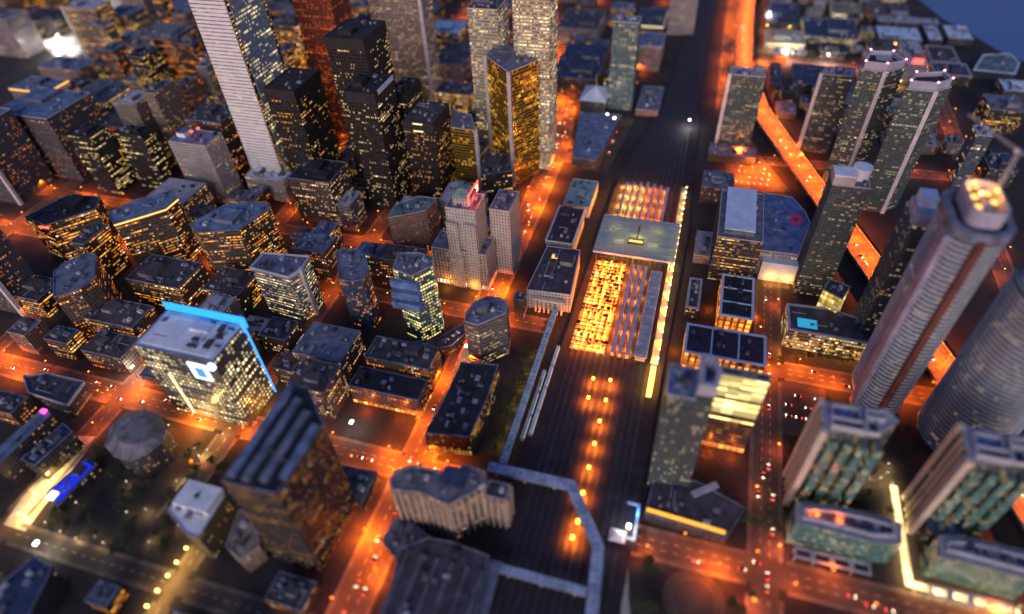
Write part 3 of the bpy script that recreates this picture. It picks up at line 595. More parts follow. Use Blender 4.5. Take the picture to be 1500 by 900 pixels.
ROWS = [
('office_tower', 'lilac grey slab tower at the top left corner beside the floodlit white square', 'tower', 70, [(874.4, 1242.0), (923.5, 1242.0), (923.5, 1317.9), (874.4, 1317.9)], 'lilac', 'rgrey', {'units': 3}),
('office_tower', 'amber banded tower with one white corner pillar right of the floodlit white square', 'tower', 100, [(876.1, 1025.9), (919.1, 1025.9), (919.1, 1091.2), (876.1, 1091.2)], 'amber2', 'rpale', {'ph': 1, 'pilw': [(876.1, 1091.2)]}),
('office_block', 'amber lit block right behind the tower with the white corner pillar', 'building', 70, [(931.6, 1019.9), (981.1, 1019.9), (981.1, 1074.7), (931.6, 1074.7)], 'amber2', 'rblue', {}),
('office_block', 'grey block with a small white lit top and no lights on its face', 'building', 72, [(826.5, 928.7), (870.4, 928.7), (870.4, 955.0), (826.5, 955.0)], 'greybrown', 'rwhite', {'ph': 1}),
('office_tower', 'brown tower with scattered amber windows left of the tall white marble tower', 'tower', 85, [(820.8, 824.7), (879.7, 824.7), (879.7, 899.8), (820.8, 899.8)], 'brownlit', 'rgrey', {'units': 4, 'ph': 1}),
('office_block', 'low block with lumpy blue grey roof below the floodlit white square', 'building', 38, [(773.2, 1002.8), (821.3, 1002.8), (821.3, 1086.6), (773.2, 1086.6)], 'greybrown', 'rblue', {'units': 6}),
('office_block', 'broad block with smooth blue roof and one amber strip under its edge', 'building', 62, [(655.1, 932.5), (697.7, 932.5), (697.7, 1004.3), (655.1, 1004.3)], 'greybrown', 'rblue', {'units': 2, 'crown': 'amber'}),
('office_block', 'block with white rooftop plant and an amber lit upper storey', 'building', 55, [(654.7, 830.2), (726.1, 830.2), (726.1, 901.8), (654.7, 901.8)], 'amber2', 'rgrey', {'units': 9}),
('office_tower', 'dark grey slab tower with few amber windows at the left edge', 'tower', 92, [(540.1, 794.7), (615.8, 794.7), (615.8, 885.1), (540.1, 885.1)], 'darkgrid', 'rblue', {}),
('office_tower', 'tower cut by the left edge with a pale corner pillar beside dark slab', 'tower', 106, [(472.9, 834.0), (531.7, 834.0), (531.7, 887.2), (472.9, 887.2)], 'darkgrid', 'rblue', {'pilw': [(472.9, 834.0)]}),
('office_tower', 'tower cut by the left edge whose pale pillar ends at the orange street', 'tower', 118, [(304.1, 653.7), (338.5, 653.7), (338.5, 722.5), (304.1, 722.5)], 'darkgrid', 'rdark', {'pilw': [(304.1, 653.7)]}),
('office_tower', 'black tower with lemon lit windows, left of a matching pair', 'tower', 84, [(523.7, 717.0), (552.7, 717.0), (552.7, 751.6), (523.7, 751.6)], 'blacklemon', 'rblack', {'ph': 2, 'grow': 6}),
('office_tower', 'black tower with lemon lit windows, right of a matching pair', 'tower', 80, [(547.0, 660.1), (566.1, 660.1), (566.1, 701.5), (547.0, 701.5)], 'blacklemon', 'rblack', {'ph': 2, 'grow': 6}),
('office_tower', 'pale stone tower with a white plant room and red beacons on its roof', 'tower', 85, [(535.7, 555.2), (568.1, 555.2), (568.1, 607.9), (535.7, 607.9)], 'palestone', 'rblue', {'ph': 1, 'phw': 'rwhite', 'beacon': 2}),
('office_tower', 'brown tower with dark roof and white roof units beside the tall white marble tower', 'tower', 86, [(587.7, 570.2), (631.8, 570.2), (631.8, 623.7), (587.7, 623.7)], 'brownlit', 'rdark', {'units': 5}),
('office_block', 'brick block with amber windows behind the black pair of towers', 'building', 50, [(605.4, 742.4), (660.9, 742.4), (660.9, 807.3), (605.4, 807.3)], 'brownlit', 'rbrown', {'units': 4}),
('office_block', 'tan block with plain face between brown towers, its roof stepped', 'building', 66, [(707.3, 790.6), (761.2, 790.6), (761.2, 837.2), (707.3, 837.2)], 'greybrown', 'rgrey', {'ph': 2}),
('office_block', 'grey block with magenta roof lamp near the top left of the white marble tower', 'building', 40, [(968.0, 898.5), (1016.9, 898.5), (1016.9, 959.8), (968.0, 959.8)], 'palestone', 'rpale', {'units': 2, 'mag': 1}),
('office_block', 'navy roofed block at the top edge left of the white marble tower', 'building', 45, [(1042.7, 974.9), (1098.1, 974.9), (1098.1, 1111.3), (1042.7, 1111.3)], 'greybrown', 'rblue', {'units': 2}),
('office_block', 'dark block at the top edge above the floodlit white square', 'building', 30, [(976.9, 1259.0), (1043.9, 1259.0), (1043.9, 1386.4), (976.9, 1386.4)], 'blackamber', 'rdark', {'units': 3}),
('office_tower', 'tall white marble tower with thin dark floor lines, top out of frame', 'tower', 298, [(577, 493.4), (645, 493.4), (645, 538.4), (577, 538.4)], 'marble', 'rwhite', {}),
('office_block', 'pale blue roofed pavilion at the foot of the white marble tower', 'building', 32, [(558.4, 481.0), (580.8, 481.0), (580.8, 536.3), (558.4, 536.3)], 'palestone', 'rpaleb', {'units': 3}),
('office_tower', 'black steel tower with plain black roof left of the tallest black tower', 'tower', 150, [(566.2, 432.1), (623.1, 432.1), (623.1, 471.1), (566.2, 471.1)], 'tdblack', 'rblack', {'ph': 0, 'units': 1, 'cap': 'cblack'}),
('office_tower', 'tallest black steel tower, its roof bare but for one dark hatch', 'tower', 195, [(609.0, 358.1), (666.2, 358.1), (666.2, 405.2), (609.0, 405.2)], 'tdblack', 'rblack', {'units': 1, 'cap': 'cblack'}),
('office_tower', 'black tower with a pale blue roof edge in front of the tallest black tower', 'tower', 152, [(574.5, 337.3), (622.4, 337.3), (622.4, 373.3), (574.5, 373.3)], 'tdblack', 'rblack', {'edge': 1}),
('office_tower', 'squat black tower whose grey roof carries one white lamp', 'tower', 108, [(602.4, 286.4), (653.7, 286.4), (653.7, 324.7), (602.4, 324.7)], 'tdblack', 'rdark', {'ph': 0, 'units': 4, 'whitebar': 1}),
('office_block', 'black block half hidden between the black towers and the beige tower', 'building', 118, [(647.1, 336.8), (690.4, 336.8), (690.4, 359.5), (647.1, 359.5)], 'tdblack', 'rblack', {'ph': 2}),
('office_tower', 'dark brown tower with blue black roof in front of the black steel towers', 'tower', 62, [(526.8, 391.2), (573.0, 391.2), (573.0, 445.0), (526.8, 445.0)], 'brownlit', 'rblack', {'units': 5, 'ph': 2}),
('office_tower', 'red granite tower with a stepped glowing shaft rising behind the black towers', 'tower', 275, [(724.5, 460.7), (769.5, 460.7), (769.5, 514.4), (724.5, 514.4)], 'redgranite', 'rdark', {}),
('office_tower', 'broad beige tower with brown window bands behind the tallest black tower', 'tower', 235, [(827.9, 387.3), (867.9, 387.3), (867.9, 465.3), (827.9, 465.3)], 'beige', 'rgrey', {'pilw': [(827.9, 387.3)]}),
('office_block', 'dark blue block with pale roof edge and one white lamp right of beige tower', 'building', 46, [(1019.9, 413.4), (1076.2, 413.4), (1076.2, 473.1), (1019.9, 473.1)], 'bluegrey', 'rpaleb', {'units': 1}),
('office_block', 'purple grey block between the beige tower and the pale yellow twin towers', 'building', 30, [(933.7, 378.2), (1017.3, 378.2), (1017.3, 431.7), (933.7, 431.7)], 'lilac', 'rpurple', {'units': 3}),
('bank_hall', 'low stone hall with a glowing amber colonnade below the purple grey block', 'building', 36, [(823.6, 323.4), (861.8, 323.4), (861.8, 382.0), (823.6, 382.0)], 'stoneamber', 'rpurple', {}),
('office_tower', 'pale yellow stone tower, left of the twin pair behind the gold glass tower', 'tower', 190, [(735.0, 246.1), (779.0, 246.1), (779.0, 283.7), (735.0, 283.7)], 'paleyellow', 'rdark', {}),
('office_tower', 'pale yellow stone tower, right and taller of the twin pair by orange avenue', 'tower', 232, [(706.0, 175.7), (746.0, 175.7), (746.0, 217.9), (706.0, 217.9)], 'paleyellow', 'rdark', {'crown': 'pale'}),
('office_tower', 'gold mirrored glass tower with two grey corner pillars', 'tower', 150, [(659, 211), (698, 187), (726, 200), (726, 250), (699, 252)], 'gold', 'rslate', {'pilw': [(659, 211), (699, 252)], 'units': 3, 'rect': 0}),
('office_tower', 'lower gold mirrored tower with slate roof and single grey pillar', 'tower', 86, [(638.4, 280.7), (636.9, 248.0), (673.1, 266.6), (681.9, 295.0)], 'gold', 'rslate', {'pilw': [(636.9, 248.0)]}),
('bank_hall', 'low dark glazed hall between the two gold glass towers', 'building', 42, [(611.8, 237.2), (628.8, 202.7), (664.3, 218.6), (664.8, 247.6)], 'blackamber', 'rdark', {}),
('hotel', 'limestone hotel tower block with green copper top and a red roof sign', 'hotel', 100, [(462.4, 188.1), (491.6, 188.1), (491.6, 219.4), (462.4, 219.4)], 'limestone', 'rslate', {'hotel': 1}),
('hotel_wing', 'limestone wing with slate roof behind the hotel with the red roof sign', 'building', 84, [(490.9, 163.1), (527.0, 163.1), (527.0, 184.5), (490.9, 184.5)], 'limestone', 'rslate', {'units': 3}),
('hotel_wing', 'limestone base block with pilaster front and row of lit doors below', 'building', 49, [(460.0, 180.8), (488.6, 180.8), (488.6, 239.5), (460.0, 239.5)], 'pilaster', 'rslate', {'base': 'warm', 'units': 2}),
('brick_block', 'brown brick block with greenish roof beside the limestone hotel', 'building', 64, [(477.7, 294.2), (499.6, 259.5), (523.9, 256.5), (522.9, 278.6), (501.3, 296.9)], 'brick', 'rcopper', {'units': 3}),
('brick_block', 'small house block with teal hipped roof left of the limestone base block', 'building', 18, [(494.7, 268.2), (517.2, 268.2), (517.2, 292.9), (494.7, 292.9)], 'stoneamber', 'rcopper', {'hip': 1}),
('office_block', 'long amber lit office with blue roof and a glowing cornice', 'building', 76, [(402.0, 584.3), (386.8, 563.8), (407.7, 543.1), (423.9, 528.1), (443.7, 527.7), (454.3, 546.8), (431.0, 571.5)], 'amber', 'rblue', {'units': 2, 'ph': 0, 'crown': 'amber'}),
('office_block', 'dark roofed office with red lamp strip on its corner', 'building', 58, [(392.5, 701.9), (385.4, 665.6), (424.7, 632.6), (446.5, 646.6), (439.9, 688.0)], 'amber', 'rblack', {'units': 3, 'redbar': 1}),
('office_block', 'amber lit terraced office with two blue roofs right of the glowing cornice', 'building', 70, [(412.1, 491.6), (401.9, 473.0), (416.1, 433.2), (458.5, 421.7), (466.8, 437.1), (452.7, 475.3)], 'amber', 'rblue', {'units': 7}),
('office_block', 'angular office with plain slate blue roof in the amber district', 'building', 60, [(321.4, 589.5), (290.8, 559.3), (305.5, 543.8), (322.8, 540.0), (355.2, 567.9), (355.1, 578.2), (336.4, 590.3)], 'brownlit', 'rslate', {'ph': 0}),
('office_block', 'low amber lit block in front of the long office with glowing cornice', 'building', 34, [(352.5, 477.3), (393.8, 477.3), (393.8, 543.0), (352.5, 543.0)], 'amber', 'rdark', {'units': 6}),
('office_block', 'amber lit block behind the blue lit office, windows in short rows', 'building', 30, [(361.9, 414.1), (398.3, 414.1), (398.3, 456.6), (361.9, 456.6)], 'amber', 'rbrown', {'units': 4}),
('office_block', 'brown block with many tiny amber windows left of the blue lit office', 'building', 30, [(295.9, 489.3), (327.2, 489.3), (327.2, 548.6), (295.9, 548.6)], 'amber', 'rbrown', {'units': 5}),
('office_block', 'dark brown block under the angular slate roofed office', 'building', 24, [(263.5, 478.4), (290.9, 478.4), (290.9, 524.6), (263.5, 524.6)], 'brownlit', 'rbrown', {'units': 3}),
('office_block', 'low amber block at left edge between two pale pillars', 'building', 26, [(307.5, 621.2), (340.1, 621.2), (340.1, 668.4), (307.5, 668.4)], 'amber', 'rdark', {'units': 3}),
('office_block', 'white edged office with grey roof and a notched pale cornice', 'building', 62, [(373.8, 393.9), (369.8, 350.2), (382.6, 344.2), (401.5, 346.0), (395.6, 393.8)], 'palelit', 'rslate', {'ph': 0, 'cornice': 1, 'pilw': [(382.6, 344.2)]}),
('office_block', 'dark office with lumpy blue roof units behind the white edged office', 'building', 46, [(427.0, 347.9), (454.3, 347.9), (454.3, 386.0), (427.0, 386.0)], 'brownlit', 'rblue', {'units': 9}),
('twin_lobed_tower', 'dark blue tower with a bulging round front by the orange street', 'tower', 66, [(409.6, 318.8), (374.9, 297.6), (374.2, 284.3), (379.5, 274.9), (393.5, 275.3), (410.8, 286.6), (419.3, 301.2), (416.7, 316.5)], 'navy', 'rslate', {'units': 3}),
('stepped_office', 'lemon lit office with stepped blue glass terraces', 'building', 87, [(378.9, 239.8), (373.3, 219.3), (392.0, 205.8), (402.9, 210.1), (405.5, 224.8), (401.0, 243.5)], 'lemon', 'rslate', {'units': 5, 'ph': 0, 'steps': 1}),
('round_office', 'wedge shaped office with round nose and smooth slate roof, red glow on one side', 'building', 56, [(358.0, 153.9), (369.3, 143.6), (378.8, 134.3), (392.0, 136.4), (397.2, 145.8), (395.3, 157.1), (385.3, 167.1), (371.9, 169.0), (359.8, 167.3)], 'bandgrey', 'rslate', {'redside': 1, 'units': 4}),
('slim_tower', 'slim brown block glowing orange right of the wedge shaped office', 'building', 26, [(428.0, 133.1), (440.3, 133.1), (440.3, 142.9), (428.0, 142.9)], 'brownlit', 'rbrown', {}),
('office_block', 'office with two blue grey roofs beside the orange street, below dark blue tower', 'building', 30, [(307.0, 269.5), (347.3, 269.5), (347.3, 319.2), (307.0, 319.2)], 'brownlit', 'rslate', {'ph': 0, 'units': 3}),
('office_block', 'small dark block next to the blue vertical light line', 'building', 20, [(292.6, 313.9), (313.0, 313.9), (313.0, 334.5), (292.6, 334.5)], 'blackamber', 'rpurple', {'units': 2}),
('office_block', 'low dark block at the corner under the blue glowing screen', 'building', 24, [(323.0, 338.2), (348.7, 338.2), (348.7, 366.8), (323.0, 366.8)], 'brownlit', 'rdark', {'units': 4}),
('warehouse_block', 'dark roofed long block with pale roof clutter, upper of two stepped roofs', 'building', 32, [(317.3, 188.2), (343.7, 188.2), (343.7, 250.3), (317.3, 250.3)], 'brownlit', 'rdark', {'units': 8}),
('warehouse_block', 'dark flat roofed block with orange lit ground floor, lower of two stepped roofs', 'building', 24, [(288.8, 187.6), (311.7, 187.6), (311.7, 253.6), (288.8, 253.6)], 'brownlit', 'rblack', {'units': 3, 'base': 'orange'}),
('curved_block', 'low curved brown block with a red glowing edge under lemon lit office', 'building', 12, [(351.4, 215.5), (365.7, 187.7), (393.1, 175.1), (405.3, 180.7), (370.8, 203.6), (358.7, 229.9)], 'brownlit', 'rbrown', {'redbar': 2}),
('plant_block', 'dark block crowded with rooftop machinery beside orange Front street crossing', 'building', 28, [(289.0, 164.6), (257.0, 167.7), (262.7, 131.0), (299.7, 129.3), (341.2, 131.4), (336.1, 164.3)], 'blackamber', 'rblack', {'units': 22, 'ph': 0}),
('office_tower', 'office with pale blue roof, blue glowing screen and bright lobby', 'tower', 88, [(239.4, 331.0), (281.6, 331.0), (281.6, 407.1), (239.4, 407.1)], 'brightlobby', 'rpaleb', {'ph': 0, 'rbc': 1}),
('ribbed_tower', 'dark tower whose roof is ribbed in long navy strips', 'tower', 110, [(141.3, 244.1), (142.5, 205.9), (195.9, 203.0), (221.9, 229.1), (221.2, 244.1)], 'amber3', 'rblack', {'ribs': 1, 'ph': 0}),
('concert_hall', 'round grey drum roofed concert hall beside the orange crossing', 'concert hall', 26, [(173.5, 402.7), (173.5, 387.9), (182.4, 379.3), (194.1, 375.4), (206.5, 381.2), (215.7, 395.4), (217.2, 412.2), (209.6, 424.3), (195.9, 426.6), (180.1, 418.2)], 'darkplain', 'rstone', {'hall': 1}),
('office_block', 'pale white roofed block with lower step, next to ribbed tower', 'building', 34, [(142.1, 324.8), (129.6, 299.1), (129.4, 288.0), (163.2, 288.9), (169.1, 319.8)], 'olive', 'rwhite', {'ph': 0, 'step2': 1}),
('low_block', 'tan walled low block under the pale white roofed block', 'building', 22, [(133.1, 273.0), (127.3, 256.5), (139.7, 248.9), (160.9, 267.2), (160.8, 280.2)], 'tan', 'rtan', {'units': 2}),
('long_block', 'long navy roofed block at the left edge, first of two parallel bars', 'building', 30, [(136.9, 486.9), (192.0, 485.4), (194.9, 497.2), (142.1, 501.2)], 'darkplain', 'rblue2', {'redtip': 1}),
('long_block', 'second navy bar with dark roof beside the lit yellow plaza', 'building', 22, [(150.1, 466.1), (185.5, 461.1), (190.3, 475.9), (152.3, 482.6)], 'darkplain', 'rnavy', {}),
('blue_lit_block', 'low bar with vivid blue lit roof light at left of the dark park', 'building', 10, [(129.3, 430.2), (169.3, 428.0), (171.2, 441.0), (136.6, 448.5)], 'darkplain', 'rdark', {'bluebar': 1}),
('low_block', 'dark low block with pale roof edge above the navy roofed bars', 'building', 18, [(212.2, 539.0), (209.9, 493.1), (234.3, 497.8), (233.9, 538.6), (225.6, 557.7)], 'darkplain', 'rdark', {'ph': 0, 'units': 2, 'cornice': 1}),
('low_block', 'navy roofed block in the bottom left corner', 'building', 22, [(36.0, 383.5), (54.2, 373.7), (86.1, 384.5), (89.5, 404.0), (54.1, 415.6)], 'darkplain', 'rnavy', {'ph': 0}),
('low_block', 'dark wedge shaped block with plain roof by the orange avenue', 'building', 14, [(190.5, 195.5), (221.3, 196.3), (219.0, 226.7)], 'darkplain', 'rgrey2', {'ph': 0}),
('low_block', 'small amber lit block at the bottom edge left of the orange avenue', 'building', 12, [(110.6, 200.4), (130.7, 200.4), (130.7, 230.1), (110.6, 230.1)], 'amber', 'rdark', {'units': 3}),
('low_block', 'dark block at left edge above the parallel navy bars', 'building', 20, [(187.0, 532.3), (206.1, 532.3), (206.1, 563.4), (187.0, 563.4)], 'brownlit', 'rdark', {'units': 2}),
('hotel', 'ribbed tan hotel with faceted grey roof above the dark hall', 'hotel', 52, [(192.3, 162.4), (194.8, 140.9), (190.8, 119.8), (209.9, 101.2), (222.6, 104.4), (223.3, 119.3), (213.9, 128.5), (213.5, 156.1), (206.2, 165.9), (198.0, 166.5)], 'tanribs', 'rstone', {'ph': 0, 'ribwall': 1, 'inter': 1}),
('hotel_wing', 'lower ribbed tan wing at the right end of the faceted hotel', 'building', 42, [(209.9, 84.5), (222.2, 84.5), (222.2, 100.2), (209.9, 100.2)], 'tanribs', 'rpurple', {'ph': 0, 'ribwall': 1}),
('low_block', 'small slate roofed block at the foot of the ribbed tan hotel', 'building', 10, [(162.7, 155.4), (184.1, 135.3), (190.3, 153.2), (189.8, 167.5), (171.6, 169.3)], 'darkplain', 'rslate', {'ph': 0}),
('exhibition_hall', 'big dark hall with lined purple roof at the bottom edge', 'hall', 20, [(125.0, 82.9), (177.5, 87.9), (180.3, 115.5), (178.7, 134.9), (165.5, 150.5), (109.0, 140.1)], 'darkplain', 'rpurple', {'hallroof': 1, 'ph': 0}),
('station_building', 'dark purple roofed station wing with pale blue side edges', 'railway station', 25, [(527.8, 105.7), (594.7, 105.7), (594.7, 134.6), (527.8, 134.6)], 'limestone', 'rplum', {'edges': 1}),
('station_building', 'stone station hall with a glowing yellow roof court', 'railway station', 25, [(445.4, 134.5), (448.2, 89.6), (519.7, 95.1), (518.4, 130.9)], 'limestone', 'rpurple', {'court': 1}),
('station_building', 'low teal roofed station annexe at the far end of plum roofed wing', 'railway station', 16, [(611.6, 103.2), (668.4, 103.2), (668.4, 135.1), (611.6, 135.1)], 'limestone', 'rteal', {'units': 7}),
('theatre', 'large dark navy theatre block right of the orange avenue', 'theatre', 25, [(933.3, 158.4), (1068.1, 158.4), (1068.1, 230.8), (933.3, 230.8)], 'darkplain', 'rnavy', {'ph': 2, 'units': 3}),
('market_hall', 'hall with a pale blue pyramid roof in front of navy theatre', 'hall', 20, [(871.3, 131.5), (920.5, 131.5), (920.5, 169.8), (871.3, 169.8)], 'darkplain', 'rpaleb', {'pyr': 1}),
('flat_block', 'broad flat block with plain blue grey roof beside station car park', 'building', 15, [(719.8, 148.0), (716.7, 114.6), (849.0, 103.2), (845.1, 163.5)], 'darkplain', 'rblue', {'units': 3, 'ph': 0}),
('condo_tower', 'slender blue green glass tower, top out of frame, beside the flat block', 'tower', 128, [(893.6, 95.6), (917.6, 95.6), (917.6, 131.4), (893.6, 131.4)], 'tealglass', 'rblue', {}),
('office_block', 'brown block with a white rimmed roof left of the railway corridor', 'building', 42, [(1035.2, 71.8), (1090.4, 71.8), (1090.4, 108.7), (1035.2, 108.7)], 'pinkbrown', 'rblue', {'cornice': 1, 'units': 2}),
('condo_tower', 'pinkish grey slab at the top edge left of the railway corridor', 'tower', 72, [(1200.6, 30.7), (1218.6, 30.7), (1218.6, 78.2), (1200.6, 78.2)], 'pinkgrey', 'rgrey', {}),
('office_block', 'purple roofed block at the top edge right of the orange avenue', 'building', 30, [(1120.3, 193.0), (1214.6, 193.0), (1214.6, 265.2), (1120.3, 265.2)], 'lilac', 'rpurple', {'units': 3}),
('low_block', 'low dark block between the slender glass tower and pinkish slab', 'building', 16, [(1193.8, 85.1), (1280.3, 85.1), (1280.3, 136.8), (1193.8, 136.8)], 'darkplain', 'rnavy', {'units': 2, 'crown': 'pale'}),
('low_block', 'small brown low block beside the corridor below the white rimmed roof', 'building', 10, [(880.4, 55.0), (959.6, 55.0), (959.6, 87.0), (880.4, 87.0)], 'pinkbrown', 'rslate', {'units': 3}),
('condo_tower', 'green grey slab tower with bright right edge beside the orange expressway', 'tower', 103, [(810.4, -74.5), (834.1, -74.5), (834.1, -31.8), (810.4, -31.8)], 'condogreen', 'rlilac', {'pilw': [(810.4, -31.8)]}),
('parking_podium', 'mauve roofed low podium below the green grey slab tower', 'building', 12, [(772.7, -83.5), (799.5, -83.5), (799.5, -24.0), (772.7, -24.0)], 'darkplain', 'rmauve', {}),
('substation', 'small square block with ring shaped plant on its grey roof', 'building', 24, [(673.9, -56.4), (708.8, -56.4), (708.8, -20.6), (673.9, -20.6)], 'darkplain', 'rslate', {'ring': 1}),
('arena', 'broad arena with clipped corner roof bearing a pink oval mark', 'arena', 32, [(554.3, -86.8), (555.2, -124.0), (614.5, -137.5), (634.2, -133.3), (661.0, -119.7), (662.4, -88.6)], 'palestone', 'rarena', {'ph': 0, 'logo': 1}),
('office_tower', 'office with raised pale blue roof hall in front of the arena', 'tower', 58, [(532.4, -83.9), (618.2, -83.9), (618.2, -40.3), (532.4, -40.3)], 'amberrows', 'rslate', {'raised': 1, 'ph': 0}),
('low_block', 'low glazed entrance block with lit doors in front of the arena', 'building', 14, [(548.0, -127.4), (564.4, -127.4), (564.4, -94.3), (548.0, -94.3)], 'glowfront', 'rpaleb', {'base': 'warm'}),
('courtyard_block', 'pale framed block with dark roof divided in three, orange arcades around', 'building', 25, [(455.1, -83.4), (515.9, -83.4), (515.9, -52.3), (455.1, -52.3)], 'arcade', 'rblack', {'div': ('x', 2), 'rim': 'rpaleb', 'ph': 0}),
('courtyard_block', 'wide pale framed block with three dark plum roof fields', 'building', 22, [(402.4, -95.5), (439.8, -95.5), (439.8, -24.6), (402.4, -24.6)], 'arcade', 'rplum', {'div': ('y', 2), 'rim': 'rpaleb', 'ph': 0}),
('low_block', 'narrow dark block with thin pale frame between tracks and arcaded block', 'building', 14, [(470.1, -34.4), (515.4, -34.4), (515.4, -21.8), (470.1, -21.8)], 'blackamber', 'rdark', {'rim': 'rpale', 'ph': 0}),
('billboard_block', 'small block with blue and magenta lit panels beside the tracks', 'building', 12, [(557.0, -41.0), (600.6, -41.0), (600.6, -22.7), (557.0, -22.7)], 'lilac', 'rlilac', {'units': 4}),
('office_tower', 'dark glass tower with square blue roof beside the tracks', 'tower', 118, [(271.8, -30.4), (298.5, -30.4), (298.5, -11.4), (271.8, -11.4)], 'darkglass', 'rblue2', {'units': 5, 'ph': 0}),
('quarter_round_tower', 'dark tower topped by a quarter round crown next to the square blue roof', 'tower', 122, [(273.3, -30.7), (274.6, -42.2), (289.2, -44.4), (297.4, -40.8), (301.6, -35.2), (300.8, -29.9)], 'darkglass', 'rblue2', {'crownring': 1, 'ph': 0}),
('office_block', 'block with broad pale yellow lit window bands beside dark glass tower', 'building', 92, [(322.1, -82.8), (329.2, -82.8), (329.2, -47.0), (322.1, -47.0)], 'lowamber', 'rdark', {'base': 'orange', 'bands': 1}),
('podium_block', 'dark podium with a long amber light strip at the foot of the dark tower', 'building', 10, [(243.2, -12.6), (239.5, -71.8), (267.1, -84.3), (280.9, -47.4), (272.4, -16.0)], 'darkplain', 'rpurple', {'ph': 0, 'strip': 1}),
('condo_tower', 'left one of three rotated green grey condo slabs near the lakeside', 'tower', 106, [(825.0, -138.4), (824.2, -174.6), (849.1, -179.8), (848.6, -145.1)], 'condogreen', 'rlilac', {'pilw': [(825.0, -138.4)]}),
('condo_tower', 'middle one of three rotated green grey condo slabs, pale pillar, pink roof lights', 'tower', 146, [(749.6, -164.3), (747.0, -187.8), (761.8, -209.2), (785.5, -198.5), (784.6, -173.1)], 'condogreen', 'rlilac', {'pinktop': 1, 'pilw': [(747.0, -187.8)]}),
('condo_tower', 'right one of three rotated green grey condo slabs with pink lit rim', 'tower', 149, [(700.9, -200.7), (700.0, -228.1), (714.4, -244.8), (734.6, -239.4), (725.5, -209.8)], 'condogreen', 'rlilac', {'pinktop': 1, 'pilw': [(700.0, -228.1)]}),
('condo_tower', 'tall green grey condo with a white round tank and plant box on its roof', 'tower', 131, [(532.2, -156.8), (556.6, -156.8), (556.6, -126.3), (532.2, -126.3)], 'condodark', 'rgrey', {'tank': 1}),
('condo_tower', 'green condo with a teal roof and pale stacked plant boxes', 'tower', 143, [(466.1, -206.5), (498.8, -206.5), (498.8, -177.2), (466.1, -177.2)], 'condodark', 'rteal', {'tank': 2}),
('condo_tower', 'bluish glass tower behind the orange crossing at right', 'tower', 70, [(775.5, -329.5), (799.9, -329.5), (799.9, -313.5), (775.5, -313.5)], 'bluegrey', 'rpaleb', {}),
('podium_block', 'pale rimmed podium with cyan pool under the dark condo towers', 'building', 24, [(451.9, -114.3), (449.9, -209.4), (470.5, -216.5), (489.5, -153.4), (487.4, -113.7)], 'glowfront', 'rdark', {'rim': 'rlilac', 'pool': 1, 'ph': 0}),
('glass_atrium', 'glowing yellow glazed atrium between the two dark condos', 'building', 42, [(494.0, -141.3), (484.4, -157.2), (503.9, -165.8), (511.6, -148.3)], 'yellowglow', 'rdark', {}),
('condo_tower', 'green glass condo with white framed roof and cream corner pillars', 'tower', 96, [(284.7, -115.5), (293.7, -151.8), (305.1, -163.0), (313.1, -156.1), (309.6, -115.5)], 'condodark', 'rlilac', {'frame': 1, 'ph': 0, 'balc': 1, 'pilw': [(309.6, -115.5), (284.7, -115.5)]}),
('condo_tower', 'green glass condo at right with white framed roof and striped side', 'tower', 95, [(284.6, -200.9), (289.3, -232.0), (307.9, -251.6), (312.7, -237.6), (311.9, -201.4)], 'condodark', 'rlilac', {'frame': 1, 'ph': 0, 'balc': 1, 'pilw': [(311.9, -201.4), (284.6, -200.9)]}),
('curved_block', 'curved lilac roofed terrace block, left of a matching pair, orange patio lights', 'building', 30, [(252.4, -114.2), (252.7, -132.5), (251.2, -164.3), (255.1, -182.0), (271.1, -183.2), (273.3, -162.2), (272.8, -138.5), (268.6, -114.7)], 'greenglass', 'rlilac', {'curvroof': 1, 'ph': 0}),
('curved_block', 'curved lilac roofed terrace block, right of a matching pair, dark roof units', 'building', 30, [(252.3, -203.9), (252.9, -214.9), (251.7, -241.2), (250.5, -260.2), (270.5, -265.2), (271.8, -239.6), (271.5, -220.3), (267.5, -205.5)], 'greenglass', 'rlilac', {'curvroof': 1, 'ph': 0}),
('low_block', 'small plain slate roofed block behind the right curved terrace block', 'building', 22, [(274.4, -224.5), (292.7, -224.5), (292.7, -204.6), (274.4, -204.6)], 'darkplain', 'rslate', {'ph': 0}),
('warehouse', 'long pale yellow lit warehouse right of the expressway', 'warehouse', 10, [(1167.2, -157.9), (1229.9, -157.9), (1229.9, -92.6), (1167.2, -92.6)], 'glowfront', 'ryellow', {'flood': 1}),
('warehouse', 'navy roofed warehouse with white plant boxes behind a bright yard', 'warehouse', 12, [(1202.5, -243.7), (1297.8, -243.7), (1297.8, -156.6), (1202.5, -156.6)], 'glowfront', 'rnavy', {'units': 6}),
('warehouse', 'plain navy roofed warehouse below the orange cross road', 'warehouse', 12, [(1008.6, -220.8), (1082.2, -220.8), (1082.2, -134.7), (1008.6, -134.7)], 'darkplain', 'rnavy', {'units': 3}),
('warehouse', 'small navy block left of the plain navy roofed warehouse', 'warehouse', 14, [(997.8, -116.0), (1074.4, -116.0), (1074.4, -99.3), (997.8, -99.3)], 'darkplain', 'rnavy', {}),
('warehouse', 'pale blue roofed shed, first of three by the lake', 'warehouse', 12, [(1213.9, -343.7), (1270.6, -343.7), (1270.6, -276.9), (1213.9, -276.9)], 'darkplain', 'rpaleb', {}),
('warehouse', 'pale blue roofed shed, middle and narrowest of three by the lake', 'warehouse', 12, [(1222.3, -375.8), (1286.5, -375.8), (1286.5, -354.2), (1222.3, -354.2)], 'darkplain', 'rpaleb', {}),
('warehouse', 'pale blue roofed shed, last of three, nearest the lake', 'warehouse', 12, [(1233.9, -424.0), (1293.5, -424.0), (1293.5, -386.1), (1233.9, -386.1)], 'darkplain', 'rpaleb', {}),
